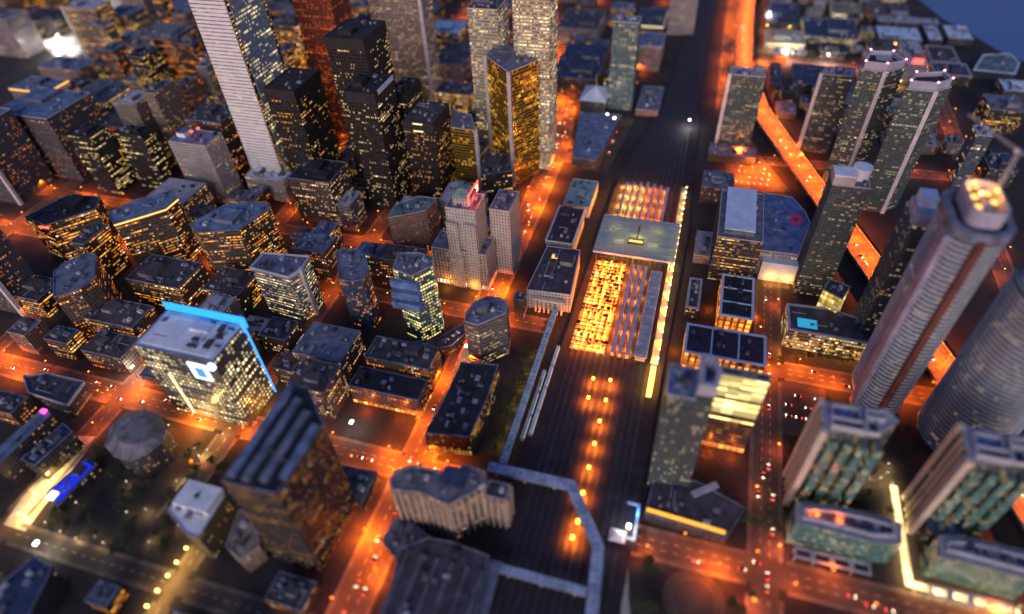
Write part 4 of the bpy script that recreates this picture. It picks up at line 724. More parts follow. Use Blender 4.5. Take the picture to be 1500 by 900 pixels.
('warehouse', 'long thin lilac shed behind the three pale blue sheds', 'warehouse', 10, [(1301.3, -385.3), (1328.8, -385.3), (1328.8, -284.8), (1301.3, -284.8)], 'darkplain', 'rlilac', {}),
('silo_block', 'tall pale block with a red lit sign near the lake', 'building', 30, [(1069.3, -323.8), (1156.0, -323.8), (1156.0, -293.3), (1069.3, -293.3)], 'lilac', 'rlilac', {'redsign': 1, 'ph': 2}),
('courtyard_block', 'pale framed square yard block with a dark open middle near the lake', 'building', 12, [(1131.7, -384.5), (1195.1, -384.5), (1195.1, -343.7), (1131.7, -343.7)], 'darkplain', 'rplum', {'rim': 'rlilac', 'ph': 0}),
('warehouse', 'navy roofed block with pale edges below the framed yard block', 'warehouse', 16, [(1071.7, -388.6), (1118.5, -388.6), (1118.5, -337.1), (1071.7, -337.1)], 'darkplain', 'rnavy', {'rim': 'rlilac'}),
('ferry_terminal', 'dark terminal with curved pale roof edge on the waterfront', 'terminal', 14, [(1103.4, -396.5), (1099.3, -452.5), (1142.6, -468.1), (1179.0, -463.4), (1165.9, -422.2)], 'darkplain', 'rteal2', {'rim': 'rpaleb', 'ph': 0}),
('low_block', 'slate block with pale front edge at the right border', 'building', 22, [(1016.4, -453.2), (1057.0, -453.2), (1057.0, -416.1), (1016.4, -416.1)], 'darkplain', 'rpaleb', {}),
('office_block', 'dark block with amber lit windows by the right border', 'building', 34, [(926.6, -416.4), (972.3, -416.4), (972.3, -374.8), (926.6, -374.8)], 'blackamber', 'rslate', {'units': 2}),
('low_block', 'dark navy block behind the unfinished tower crown', 'building', 24, [(786.0, -377.8), (827.7, -377.8), (827.7, -347.9), (786.0, -347.9)], 'darkplain', 'rnavy', {'ph': 2}),
('low_block', 'brown low block at the top edge between lit yards', 'building', 12, [(1328.3, -341.6), (1395.3, -341.6), (1395.3, -273.4), (1328.3, -273.4)], 'blackamber', 'rbrown', {'units': 3}),
('low_block', 'pale lot building at the top edge with yellow yard lamps', 'building', 10, [(1329.8, -263.0), (1389.8, -263.0), (1389.8, -211.4), (1329.8, -211.4)], 'glowfront', 'rolive', {'units': 2}),
('low_block', 'navy depot block with one white yard lamp right of the expressway', 'building', 10, [(1262.4, -152.4), (1370.9, -152.4), (1370.9, -93.1), (1262.4, -93.1)], 'darkplain', 'rnavy', {'units': 2}),
('office_block', 'plain tan block with pale roof, in front of the squat black tower', 'building', 25.7, [(546.3, 278.4), (571.7, 278.4), (571.7, 322.5), (546.3, 322.5)], 'greybrown', 'rpale', {'units': 6}),
('office_block', 'plain brick block with grey roof, just behind the blue screen office', 'building', 26.1, [(287.7, 372.7), (325.2, 372.7), (325.2, 399.4), (287.7, 399.4)], 'brick', 'rgrey2', {'units': 4}),
('office_block', 'plain tan block with pale roof, behind the limestone hotel tower', 'building', 49.7, [(540.6, 234.1), (575.5, 234.1), (575.5, 263.0), (540.6, 263.0)], 'greybrown', 'rpale', {'units': 3}),
('office_block', 'plain brown block with brown roof, right of the blue screen office', 'building', 38.7, [(266.3, 261.5), (297.7, 261.5), (297.7, 297.5), (266.3, 297.5)], 'brownlit', 'rbrown', {'units': 6}),
('office_block', 'plain brown block with brown roof, behind the glowing cornice office', 'building', 29.1, [(446.9, 499.5), (488.8, 499.5), (488.8, 520.8), (446.9, 520.8)], 'brownlit', 'rbrown', {'units': 2}),
('office_block', 'plain amber lit block with dark roof, left of the glowing cornice office', 'building', 58.1, [(367.1, 596.1), (403.0, 596.1), (403.0, 613.8), (367.1, 613.8)], 'amber', 'rdark', {'units': 4}),
('office_block', 'broad amber lit block with slate roof, left of the blue screen office', 'building', 29.3, [(280.1, 416.9), (315.4, 416.9), (315.4, 452.4), (280.1, 452.4)], 'amber', 'rslate', {'units': 3}),
('office_block', 'plain brown block with slate roof, right of the red beacon tower', 'building', 24.7, [(517.8, 501.1), (550.8, 501.1), (550.8, 519.6), (517.8, 519.6)], 'brownlit', 'rslate', {'units': 4}),
('office_block', 'broad tan block with pale roof, just in front of the red beacon tower', 'building', 42.0, [(468.4, 561.4), (520.3, 561.4), (520.3, 615.7), (468.4, 615.7)], 'greybrown', 'rpale', {'units': 4}),
('office_block', 'small amber lit block with dark roof, just left of the white edged office', 'building', 28.0, [(462.9, 395.5), (482.8, 395.5), (482.8, 415.0), (462.9, 415.0)], 'amber', 'rdark', {'units': 3}),
('office_block', 'plain tan block with pale roof, behind the blue screen office', 'building', 36.7, [(328.1, 407.0), (353.5, 407.0), (353.5, 434.9), (328.1, 434.9)], 'greybrown', 'rpale', {'units': 5}),
('office_block', 'small tan block with pale roof, just right of the blue black roof tower', 'building', 37.5, [(522.1, 368.2), (551.5, 368.2), (551.5, 385.4), (522.1, 385.4)], 'greybrown', 'rpale', {'units': 6}),
('office_block', 'plain brown block with brown roof, behind the round fronted blue tower', 'building', 38.1, [(442.1, 250.2), (467.4, 250.2), (467.4, 296.6), (442.1, 296.6)], 'brownlit', 'rbrown', {'units': 5}),
('office_block', 'small amber banded block with blue roof, just right of the white edged office', 'building', 28.8, [(453.6, 302.1), (474.0, 302.1), (474.0, 329.8), (453.6, 329.8)], 'amber2', 'rblue', {'units': 5}),
('office_block', 'small brick block with grey roof, in front of the angular slate office', 'building', 28.4, [(262.0, 588.9), (283.4, 588.9), (283.4, 611.1), (262.0, 611.1)], 'brick', 'rgrey2', {'units': 3}),
('office_block', 'small amber lit block with dark roof, just in front of the angular slate office', 'building', 26.0, [(265.3, 543.5), (283.4, 543.5), (283.4, 570.5), (265.3, 570.5)], 'amber', 'rdark', {'units': 6}),
('office_block', 'small grey block with grey roof, just right of the red beacon tower', 'building', 17.9, [(527.6, 529.3), (547.8, 529.3), (547.8, 548.7), (527.6, 548.7)], 'greybrown', 'rgrey2', {'units': 3}),
('low_block', 'small tan block with pale roof, behind the blue screen office', 'building', 15.0, [(334.2, 375.1), (352.1, 375.1), (352.1, 399.4), (334.2, 399.4)], 'greybrown', 'rpale', {'units': 4}),
('office_block', 'small amber lit block with dark roof, just behind the glowing cornice office', 'building', 29.7, [(468.4, 533.3), (493.2, 533.3), (493.2, 555.7), (468.4, 555.7)], 'amber', 'rdark', {'units': 6}),
('low_block', 'small brown block with slate roof, left of the blue screen office', 'building', 15.7, [(256.3, 427.5), (275.0, 427.5), (275.0, 454.7), (256.3, 454.7)], 'brownlit', 'rslate', {'units': 5}),
('low_block', 'small tan block with pale roof, in front of the ribbed roof tower', 'building', 12.1, [(74.0, 268.4), (86.9, 268.4), (86.9, 285.6), (74.0, 285.6)], 'greybrown', 'rpale', {'units': 2}),
('low_block', 'plain lilac grey block with slate roof, in front of the ribbed roof tower', 'building', 15.8, [(58.1, 218.3), (88.2, 218.3), (88.2, 251.7), (58.1, 251.7)], 'lilac', 'rslate', {'units': 2}),
('office_block', 'small grey block with grey roof, right of the red granite tower', 'building', 20.3, [(706.7, 416.4), (725.8, 416.4), (725.8, 432.4), (706.7, 432.4)], 'greybrown', 'rgrey2', {'units': 5}),
('office_block', 'small amber banded block with blue roof, just behind the white edged office', 'building', 35.8, [(466.1, 366.6), (490.6, 366.6), (490.6, 387.4), (466.1, 387.4)], 'amber2', 'rblue', {'units': 3}),
('office_block', 'small grey block with grey roof, left of the squat black tower', 'building', 18.4, [(678.2, 366.0), (696.1, 366.0), (696.1, 391.1), (678.2, 391.1)], 'greybrown', 'rgrey2', {'units': 5}),
('office_block', 'plain brick block with grey roof, in front of the red granite tower', 'building', 18.0, [(678.3, 427.4), (699.7, 427.4), (699.7, 461.6), (678.3, 461.6)], 'brick', 'rgrey2', {'units': 6}),
('office_block', 'plain tan block with pale roof, just right of the squat black tower', 'building', 20.7, [(589.8, 253.8), (624.9, 253.8), (624.9, 276.7), (589.8, 276.7)], 'greybrown', 'rpale', {'units': 2}),
('office_block', 'plain lilac grey block with slate roof, behind the limestone hotel tower', 'building', 18.6, [(522.6, 206.7), (562.0, 206.7), (562.0, 225.9), (522.6, 225.9)], 'lilac', 'rslate', {'units': 4}),
('office_block', 'small tan block with pale roof, right of the red granite tower', 'building', 24.5, [(704.3, 384.6), (724.0, 384.6), (724.0, 403.4), (704.3, 403.4)], 'greybrown', 'rpale', {'units': 3}),
('office_block', 'small brown block with brown roof, behind the white marble tower', 'building', 31.5, [(660.9, 498.4), (682.3, 498.4), (682.3, 519.1), (660.9, 519.1)], 'brownlit', 'rbrown', {'units': 6}),
('office_block', 'plain black block with black roof, behind the squat black tower', 'building', 30.6, [(693.9, 292.3), (715.8, 292.3), (715.8, 321.9), (693.9, 321.9)], 'blackamber', 'rblack', {'units': 4}),
('office_block', 'small lilac grey block with slate roof, behind the blue black roof tower', 'building', 17.8, [(629.2, 411.6), (652.5, 411.6), (652.5, 427.6), (629.2, 427.6)], 'lilac', 'rslate', {'units': 3}),
('office_block', 'small lilac grey block with slate roof, just left of the two pillared gold tower', 'building', 23.7, [(693.0, 262.1), (724.5, 262.1), (724.5, 279.3), (693.0, 279.3)], 'lilac', 'rslate', {'units': 4}),
('office_block', 'small brick block with grey roof, right of the white marble tower', 'building', 23.0, [(637.1, 433.0), (658.4, 433.0), (658.4, 450.4), (637.1, 450.4)], 'brick', 'rgrey2', {'units': 4}),
('office_block', 'plain black block with black roof, just behind the blue black roof tower', 'building', 19.4, [(583.7, 383.8), (602.3, 383.8), (602.3, 425.3), (583.7, 425.3)], 'blackamber', 'rblack', {'units': 6}),
('office_block', 'small tan block with pale roof, right of the squat black tower', 'building', 26.3, [(583.1, 226.1), (601.1, 226.1), (601.1, 246.9), (583.1, 246.9)], 'greybrown', 'rpale', {'units': 4}),
('office_block', 'plain lilac grey block with slate roof, behind the brown unit roof tower', 'building', 72.1, [(656.6, 545.2), (682.5, 545.2), (682.5, 573.3), (656.6, 573.3)], 'lilac', 'rslate', {'units': 5}),
('office_block', 'plain grey block with grey roof, behind the brown unit roof tower', 'building', 43.8, [(686.4, 582.0), (714.9, 582.0), (714.9, 604.7), (686.4, 604.7)], 'greybrown', 'rgrey2', {'units': 5}),
('office_block', 'broad amber lit block with dark roof, well left of the red granite tower', 'building', 117.0, [(824.6, 591.6), (864.4, 591.6), (864.4, 623.0), (824.6, 623.0)], 'amber', 'rdark', {'units': 2}),
('office_block', 'plain brown block with slate roof, in front of the scattered window tower', 'building', 89.5, [(772.2, 845.3), (801.7, 845.3), (801.7, 870.9), (772.2, 870.9)], 'brownlit', 'rslate', {'units': 2}),
('office_block', 'plain amber lit block with slate roof, well right of the scattered window tower', 'building', 69.0, [(921.1, 704.5), (959.8, 704.5), (959.8, 732.0), (921.1, 732.0)], 'amber', 'rslate', {'units': 3}),
('office_block', 'plain lilac grey block with slate roof, behind the red granite tower', 'building', 69.6, [(803.4, 516.0), (837.0, 516.0), (837.0, 538.3), (803.4, 538.3)], 'lilac', 'rslate', {'units': 5}),
('office_block', 'plain brown block with slate roof, right of the scattered window tower', 'building', 60.3, [(830.5, 751.6), (854.4, 751.6), (854.4, 785.6), (830.5, 785.6)], 'brownlit', 'rslate', {'units': 5}),
('office_block', 'small brown block with slate roof, well left of the tallest black tower', 'building', 76.0, [(984.6, 607.6), (1004.8, 607.6), (1004.8, 628.8), (984.6, 628.8)], 'brownlit', 'rslate', {'units': 4}),
('office_block', 'plain tan block with pale roof, well right of the scattered window tower', 'building', 101.4, [(856.0, 707.7), (879.1, 707.7), (879.1, 742.6), (856.0, 742.6)], 'greybrown', 'rpale', {'units': 5}),
('office_block', 'plain black block with black roof, right of the white plant block', 'building', 117.7, [(680.1, 750.3), (716.9, 750.3), (716.9, 775.8), (680.1, 775.8)], 'blackamber', 'rblack', {'units': 6}),
('office_block', 'broad black block with black roof, well left of the tallest black tower', 'building', 85.5, [(935.5, 529.3), (975.3, 529.3), (975.3, 568.2), (935.5, 568.2)], 'blackamber', 'rblack', {'units': 3}),
('office_block', 'broad brick block with grey roof, well behind the scattered window tower', 'building', 65.6, [(976.4, 701.8), (1011.0, 701.8), (1011.0, 738.5), (976.4, 738.5)], 'brick', 'rgrey2', {'units': 4}),
('office_block', 'plain grey block with grey roof, left of the brown unit roof tower', 'building', 110.6, [(598.8, 668.0), (638.6, 668.0), (638.6, 684.1), (598.8, 684.1)], 'greybrown', 'rgrey2', {'units': 2}),
('office_block', 'small brick block with grey roof, left of the brown unit roof tower', 'building', 93.1, [(661.4, 674.5), (685.4, 674.5), (685.4, 691.1), (661.4, 691.1)], 'brick', 'rgrey2', {'units': 6}),
('office_block', 'plain amber lit block with slate roof, well left of the tallest black tower', 'building', 85.7, [(922.7, 592.3), (948.9, 592.3), (948.9, 627.0), (922.7, 627.0)], 'amber', 'rslate', {'units': 2}),
('office_block', 'small tan block with pale roof, left of the tallest black tower', 'building', 73.9, [(846.5, 510.5), (866.7, 510.5), (866.7, 535.7), (846.5, 535.7)], 'greybrown', 'rpale', {'units': 6}),
('office_block', 'small amber lit block with slate roof, left of the red granite tower', 'building', 97.4, [(781.8, 590.5), (811.8, 590.5), (811.8, 609.0), (781.8, 609.0)], 'amber', 'rslate', {'units': 6}),
('office_block', 'small amber lit block with dark roof, left of the red granite tower', 'building', 110.6, [(689.3, 545.1), (706.0, 545.1), (706.0, 576.3), (689.3, 576.3)], 'amber', 'rdark', {'units': 6}),
('office_block', 'plain brown block with brown roof, right of the scattered window tower', 'building', 97.9, [(775.8, 747.7), (798.4, 747.7), (798.4, 783.5), (775.8, 783.5)], 'brownlit', 'rbrown', {'units': 5}),
('office_block', 'plain grey block with grey roof, well right of the scattered window tower', 'building', 76.9, [(833.2, 658.7), (854.5, 658.7), (854.5, 699.9), (833.2, 699.9)], 'greybrown', 'rgrey2', {'units': 4}),
('office_block', 'plain brick block with grey roof, left of the red granite tower', 'building', 41.9, [(757.9, 547.5), (793.7, 547.5), (793.7, 573.7), (757.9, 573.7)], 'brick', 'rgrey2', {'units': 5}),
('office_block', 'broad brick block with grey roof, in front of the smooth blue roof block', 'building', 51.8, [(599.2, 929.6), (634.9, 929.6), (634.9, 970.7), (599.2, 970.7)], 'brick', 'rgrey2', {'units': 5}),
('office_block', 'plain brown block with brown roof, well behind the scattered window tower', 'building', 71.5, [(966.9, 754.9), (991.1, 754.9), (991.1, 791.1), (966.9, 791.1)], 'brownlit', 'rbrown', {'units': 3}),
('office_block', 'plain brown block with brown roof, behind the scattered window tower', 'building', 74.2, [(954.7, 869.6), (994.6, 869.6), (994.6, 887.8), (954.7, 887.8)], 'brownlit', 'rbrown', {'units': 4}),
('office_block', 'broad tan block with pale roof, left of the brown unit roof tower', 'building', 99.1, [(586.2, 692.7), (623.1, 692.7), (623.1, 728.1), (586.2, 728.1)], 'greybrown', 'rpale', {'units': 3}),
('office_block', 'plain black block with black roof, in front of the white topped block', 'building', 60.4, [(762.0, 924.0), (794.6, 924.0), (794.6, 943.8), (762.0, 943.8)], 'blackamber', 'rblack', {'units': 2}),
('office_block', 'plain amber lit block with slate roof, left of the dark grey slab tower', 'building', 48.4, [(557.3, 903.9), (577.3, 903.9), (577.3, 939.6), (557.3, 939.6)], 'amber', 'rslate', {'units': 2}),
('office_block', 'plain brown block with brown roof, well right of the scattered window tower', 'building', 118.1, [(805.6, 685.5), (824.2, 685.5), (824.2, 724.3), (805.6, 724.3)], 'brownlit', 'rbrown', {'units': 4}),
('office_block', 'plain brown block with brown roof, well behind the brown unit roof tower', 'building', 112.1, [(758.0, 657.0), (788.7, 657.0), (788.7, 687.9), (758.0, 687.9)], 'brownlit', 'rbrown', {'units': 5}),
('office_block', 'plain lilac grey block with slate roof, well behind the red granite tower', 'building', 95.4, [(835.4, 559.1), (870.5, 559.1), (870.5, 576.2), (835.4, 576.2)], 'lilac', 'rslate', {'units': 6}),
('office_block', 'plain amber banded block with blue roof, well left of the brown unit roof tower', 'building', 48.7, [(688.3, 696.5), (718.9, 696.5), (718.9, 730.5), (688.3, 730.5)], 'amber2', 'rblue', {'units': 6}),
('office_block', 'plain brown block with brown roof, well behind the tallest black tower', 'building', 103.4, [(953.2, 494.1), (989.7, 494.1), (989.7, 523.9), (953.2, 523.9)], 'brownlit', 'rbrown', {'units': 5}),
('office_block', 'plain grey block with grey roof, behind the scattered window tower', 'building', 42.2, [(921.5, 842.5), (940.2, 842.5), (940.2, 878.6), (921.5, 878.6)], 'greybrown', 'rgrey2', {'units': 2}),
('office_block', 'plain brown block with slate roof, in front of the white topped block', 'building', 85.3, [(758.6, 887.3), (787.6, 887.3), (787.6, 915.7), (758.6, 915.7)], 'brownlit', 'rslate', {'units': 4}),
('office_block', 'plain amber banded block with blue roof, just behind the brown unit roof tower', 'building', 68.8, [(639.1, 598.9), (666.2, 598.9), (666.2, 621.4), (639.1, 621.4)], 'amber2', 'rblue', {'units': 4}),
('office_block', 'plain lilac grey block with slate roof, left of the brown unit roof tower', 'building', 69.0, [(649.5, 696.6), (677.2, 696.6), (677.2, 719.6), (649.5, 719.6)], 'lilac', 'rslate', {'units': 6}),
('office_block', 'small brick block with grey roof, right of the scattered window tower', 'building', 87.0, [(862.8, 752.1), (885.7, 752.1), (885.7, 776.5), (862.8, 776.5)], 'brick', 'rgrey2', {'units': 6}),
('office_block', 'plain tan block with pale roof, well left of the tallest black tower', 'building', 61.4, [(926.8, 659.3), (950.0, 659.3), (950.0, 697.6), (926.8, 697.6)], 'greybrown', 'rpale', {'units': 3}),
('office_block', 'plain amber banded block with blue roof, well right of the scattered window tower', 'building', 59.8, [(866.9, 668.8), (889.1, 668.8), (889.1, 698.0), (866.9, 698.0)], 'amber2', 'rblue', {'units': 2}),
('office_block', 'small brown block with slate roof, right of the scattered window tower', 'building', 48.3, [(830.6, 726.6), (846.6, 726.6), (846.6, 744.8), (830.6, 744.8)], 'brownlit', 'rslate', {'units': 4}),
('office_block', 'small amber lit block with dark roof, well right of the scattered window tower', 'building', 96.4, [(985.4, 660.9), (1004.9, 660.9), (1004.9, 689.2), (985.4, 689.2)], 'amber', 'rdark', {'units': 6}),
('office_block', 'small brick block with grey roof, left of the dark grey slab tower', 'building', 51.0, [(588.7, 902.1), (607.1, 902.1), (607.1, 920.5), (588.7, 920.5)], 'brick', 'rgrey2', {'units': 5}),
('office_block', 'small amber banded block with blue roof, well right of the scattered window tower', 'building', 50.0, [(928.9, 752.0), (949.1, 752.0), (949.1, 773.7), (928.9, 773.7)], 'amber2', 'rblue', {'units': 6}),
('office_block', 'small brown block with slate roof, well right of the scattered window tower', 'building', 88.4, [(771.4, 702.7), (793.3, 702.7), (793.3, 729.7), (771.4, 729.7)], 'brownlit', 'rslate', {'units': 2}),
('office_block', 'plain brown block with slate roof, well behind the scattered window tower', 'building', 40.1, [(966.6, 831.4), (999.1, 831.4), (999.1, 857.5), (966.6, 857.5)], 'brownlit', 'rslate', {'units': 4}),
('office_block', 'small tan block with pale roof, right of the dark grey slab tower', 'building', 53.6, [(563.4, 765.2), (590.8, 765.2), (590.8, 783.8), (563.4, 783.8)], 'greybrown', 'rpale', {'units': 3}),
('office_block', 'small amber banded block with blue roof, well behind the tallest black tower', 'building', 93.3, [(981.5, 559.8), (1017.3, 559.8), (1017.3, 576.1), (981.5, 576.1)], 'amber2', 'rblue', {'units': 6}),
('office_block', 'small brick block with grey roof, left of the red granite tower', 'building', 61.4, [(810.0, 566.3), (828.8, 566.3), (828.8, 582.4), (810.0, 582.4)], 'brick', 'rgrey2', {'units': 4}),
('office_block', 'plain black block with black roof, right of the dark grey slab tower', 'building', 50.4, [(559.6, 713.9), (579.1, 713.9), (579.1, 754.0), (559.6, 754.0)], 'blackamber', 'rblack', {'units': 2}),
('office_block', 'plain amber banded block with blue roof, just in front of the white topped block', 'building', 105.6, [(800.3, 928.2), (818.7, 928.2), (818.7, 964.9), (800.3, 964.9)], 'amber2', 'rblue', {'units': 6}),
('office_block', 'small amber lit block with dark roof, just behind the smooth blue roof block', 'building', 50.3, [(703.9, 924.5), (726.4, 924.5), (726.4, 948.4), (703.9, 948.4)], 'amber', 'rdark', {'units': 3}),
('office_block', 'small grey block with grey roof, just left of the white marble tower', 'building', 84.3, [(613.9, 545.1), (644.4, 545.1), (644.4, 564.0), (613.9, 564.0)], 'greybrown', 'rgrey2', {'units': 5}),
('office_block', 'small amber lit block with slate roof, behind the white topped block', 'building', 118.1, [(924.1, 920.4), (947.6, 920.4), (947.6, 939.5), (924.1, 939.5)], 'amber', 'rslate', {'units': 3}),
('office_block', 'small tan block with pale roof, well behind the brown unit roof tower', 'building', 98.9, [(707.0, 671.7), (724.7, 671.7), (724.7, 689.7), (707.0, 689.7)], 'greybrown', 'rpale', {'units': 3}),
('office_block', 'small tan block with pale roof, in front of the white plant block', 'building', 56.1, [(618.1, 893.1), (645.6, 893.1), (645.6, 909.6), (618.1, 909.6)], 'greybrown', 'rpale', {'units': 5}),
('office_block', 'plain brown block with slate roof, just behind the dark grey slab tower', 'building', 51.6, [(621.1, 821.7), (647.7, 821.7), (647.7, 845.7), (621.1, 845.7)], 'brownlit', 'rslate', {'units': 2}),
('office_block', 'small brick block with grey roof, behind the scattered window tower', 'building', 82.1, [(926.2, 885.0), (945.5, 885.0), (945.5, 911.0), (926.2, 911.0)], 'brick', 'rgrey2', {'units': 2}),
('office_block', 'small brown block with brown roof, well left of the tallest black tower', 'building', 92.4, [(955.9, 599.8), (973.3, 599.8), (973.3, 616.3), (955.9, 616.3)], 'brownlit', 'rbrown', {'units': 4}),
('office_block', 'small tan block with pale roof, just in front of the red granite tower', 'building', 72.4, [(698.7, 504.9), (717.8, 504.9), (717.8, 530.6), (698.7, 530.6)], 'greybrown', 'rpale', {'units': 6}),
('low_block', 'small amber lit block with slate roof, in front of the ribbed roof tower', 'building', 13.8, [(75.3, 333.0), (89.9, 333.0), (89.9, 351.2), (75.3, 351.2)], 'amber', 'rslate', {'units': 5}),
('low_block', 'small brown block with slate roof, in front of the ribbed roof tower', 'building', 13.5, [(38.9, 322.8), (67.4, 322.8), (67.4, 339.9), (38.9, 339.9)], 'brownlit', 'rslate', {'units': 6}),
('low_block', 'small tan block with pale roof, well left of the ribbed roof tower', 'building', 15.7, [(54.0, 423.6), (74.3, 423.6), (74.3, 439.1), (54.0, 439.1)], 'greybrown', 'rpale', {'units': 6}),
('office_block', 'plain brown block with brown roof, left of the navy theatre', 'building', 30.4, [(938.5, 238.9), (964.8, 238.9), (964.8, 268.1), (938.5, 268.1)], 'brownlit', 'rbrown', {'units': 6}),
('office_block', 'plain tan block with pale roof, just in front of the tallest black tower', 'building', 23.4, [(778.3, 404.9), (812.6, 404.9), (812.6, 439.6), (778.3, 439.6)], 'greybrown', 'rpale', {'units': 4}),
('office_block', 'plain amber banded block with blue roof, right of the amber colonnade hall', 'building', 29.9, [(849.3, 277.1), (880.5, 277.1), (880.5, 301.6), (849.3, 301.6)], 'amber2', 'rblue', {'units': 5}),
('office_block', 'small amber lit block with dark roof, just in front of the amber colonnade hall', 'building', 29.0, [(781.8, 363.8), (803.6, 363.8), (803.6, 382.0), (781.8, 382.0)], 'amber', 'rdark', {'units': 2}),
('office_block', 'plain brown block with brown roof, right of the amber colonnade hall', 'building', 16.3, [(804.7, 278.2), (826.3, 278.2), (826.3, 318.3), (804.7, 318.3)], 'brownlit', 'rbrown', {'units': 3}),
('office_block', 'small black block with black roof, left of the slender glass tower', 'building', 19.0, [(842.9, 218.4), (867.6, 218.4), (867.6, 234.9), (842.9, 234.9)], 'blackamber', 'rblack', {'units': 6}),
('office_block', 'broad tan block with pale roof, behind the amber colonnade hall', 'building', 37.4, [(928.1, 279.3), (959.5, 279.3), (959.5, 320.8), (928.1, 320.8)], 'greybrown', 'rpale', {'units': 6}),
('office_block', 'plain amber banded block with blue roof, left of the navy theatre', 'building', 22.0, [(982.7, 290.7), (1005.5, 290.7), (1005.5, 325.3), (982.7, 325.3)], 'amber2', 'rblue', {'units': 5}),
('office_block', 'small grey block with grey roof, behind the taller pale yellow tower', 'building', 25.5, [(784.4, 242.1), (815.5, 242.1), (815.5, 259.1), (784.4, 259.1)], 'greybrown', 'rgrey2', {'units': 5}),
('office_block', 'plain brown block with slate roof, behind the taller pale yellow tower', 'building', 21.4, [(796.7, 213.9), (834.3, 213.9), (834.3, 230.6), (796.7, 230.6)], 'brownlit', 'rslate', {'units': 5}),
('office_block', 'broad amber lit block with dark roof, well left of the purple roofed block', 'building', 29.5, [(1087.1, 384.0), (1112.4, 384.0), (1112.4, 438.1), (1087.1, 438.1)], 'amber', 'rdark', {'units': 6}),
('low_block', 'broad brown block with brown roof, left of the purple roofed block', 'building', 14.6, [(1072.7, 308.7), (1124.1, 308.7), (1124.1, 333.8), (1072.7, 333.8)], 'brownlit', 'rbrown', {'units': 2}),
('office_block', 'small black block with black roof, in front of the amber colonnade hall', 'building', 27.5, [(769.7, 298.8), (793.2, 298.8), (793.2, 316.0), (769.7, 316.0)], 'blackamber', 'rblack', {'units': 6}),
('office_block', 'plain brown block with slate roof, in front of the purple roofed block', 'building', 23.1, [(1083.5, 206.4), (1108.3, 206.4), (1108.3, 231.3), (1083.5, 231.3)], 'brownlit', 'rslate', {'units': 6}),
('office_block', 'small lilac grey block with slate roof, right of the amber colonnade hall', 'building', 33.4, [(840.5, 254.6), (864.1, 254.6), (864.1, 271.3), (840.5, 271.3)], 'lilac', 'rslate', {'units': 3}),
('office_block', 'small brown block with brown roof, left of the navy theatre', 'building', 28.4, [(978.2, 256.6), (999.5, 256.6), (999.5, 282.5), (978.2, 282.5)], 'brownlit', 'rbrown', {'units': 3}),
('low_block', 'broad brown block with brown roof, well behind the purple roofed block', 'building', 13.9, [(1289.1, 230.1), (1323.4, 230.1), (1323.4, 266.7), (1289.1, 266.7)], 'brownlit', 'rbrown', {'units': 5}),
('office_block', 'small brown block with brown roof, well left of the purple roofed block', 'building', 26.6, [(1231.5, 529.5), (1252.4, 529.5), (1252.4, 552.9), (1231.5, 552.9)], 'brownlit', 'rbrown', {'units': 5}),
('low_block', 'plain tan block with pale roof, well behind the scattered window tower', 'building', 12.4, [(1256.1, 714.1), (1288.3, 714.1), (1288.3, 738.0), (1256.1, 738.0)], 'greybrown', 'rpale', {'units': 3}),
('office_block', 'plain brown block with brown roof, well left of the purple roofed block', 'building', 20.4, [(1258.2, 432.8), (1294.8, 432.8), (1294.8, 465.1), (1258.2, 465.1)], 'brownlit', 'rbrown', {'units': 5}),
('office_block', 'broad black block with black roof, well behind the tallest black tower', 'building', 21.2, [(1105.5, 535.0), (1137.8, 535.0), (1137.8, 579.6), (1105.5, 579.6)], 'blackamber', 'rblack', {'units': 5}),
('low_block', 'plain tan block with pale roof, well behind the white pillared tower', 'building', 13.4, [(1303.2, 842.4), (1346.2, 842.4), (1346.2, 870.1), (1303.2, 870.1)], 'greybrown', 'rpale', {'units': 4}),
('low_block', 'broad tan block with pale roof, well left of the purple roofed block', 'building', 12.1, [(1297.8, 536.5), (1344.6, 536.5), (1344.6, 569.5), (1297.8, 569.5)], 'greybrown', 'rpale', {'units': 6}),
('office_block', 'broad lilac grey block with slate roof, well left of the purple roofed block', 'building', 18.2, [(1175.4, 574.8), (1219.2, 574.8), (1219.2, 613.3), (1175.4, 613.3)], 'lilac', 'rslate', {'units': 5}),
('office_block', 'broad black block with black roof, well behind the scattered window tower', 'building', 26.2, [(1076.9, 698.1), (1109.8, 698.1), (1109.8, 742.4), (1076.9, 742.4)], 'blackamber', 'rblack', {'units': 3}),
('office_block', 'plain lilac grey block with slate roof, well behind the scattered window tower', 'building', 41.0, [(1103.2, 757.2), (1146.8, 757.2), (1146.8, 778.1), (1103.2, 778.1)], 'lilac', 'rslate', {'units': 2}),
('office_block', 'broad amber lit block with slate roof, well left of the purple roofed block', 'building', 32.7, [(1184.6, 410.1), (1230.5, 410.1), (1230.5, 440.3), (1184.6, 440.3)], 'amber', 'rslate', {'units': 3}),
('low_block', 'plain brown block with brown roof, well left of the pinkish slab', 'building', 12.9, [(1323.7, 401.4), (1348.9, 401.4), (1348.9, 430.2), (1323.7, 430.2)], 'brownlit', 'rbrown', {'units': 3}),
('office_block', 'plain amber banded block with blue roof, well behind the purple roofed block', 'building', 29.4, [(1372.3, 266.6), (1395.6, 266.6), (1395.6, 302.3), (1372.3, 302.3)], 'amber2', 'rblue', {'units': 2}),
('low_block', 'broad lilac grey block with slate roof, well behind the white pillared tower', 'building', 12.1, [(1165.8, 869.0), (1209.7, 869.0), (1209.7, 919.1), (1165.8, 919.1)], 'lilac', 'rslate', {'units': 2}),
('office_block', 'plain grey block with grey roof, well behind the scattered window tower', 'building', 26.3, [(1225.4, 833.8), (1255.6, 833.8), (1255.6, 860.5), (1225.4, 860.5)], 'greybrown', 'rgrey2', {'units': 3}),
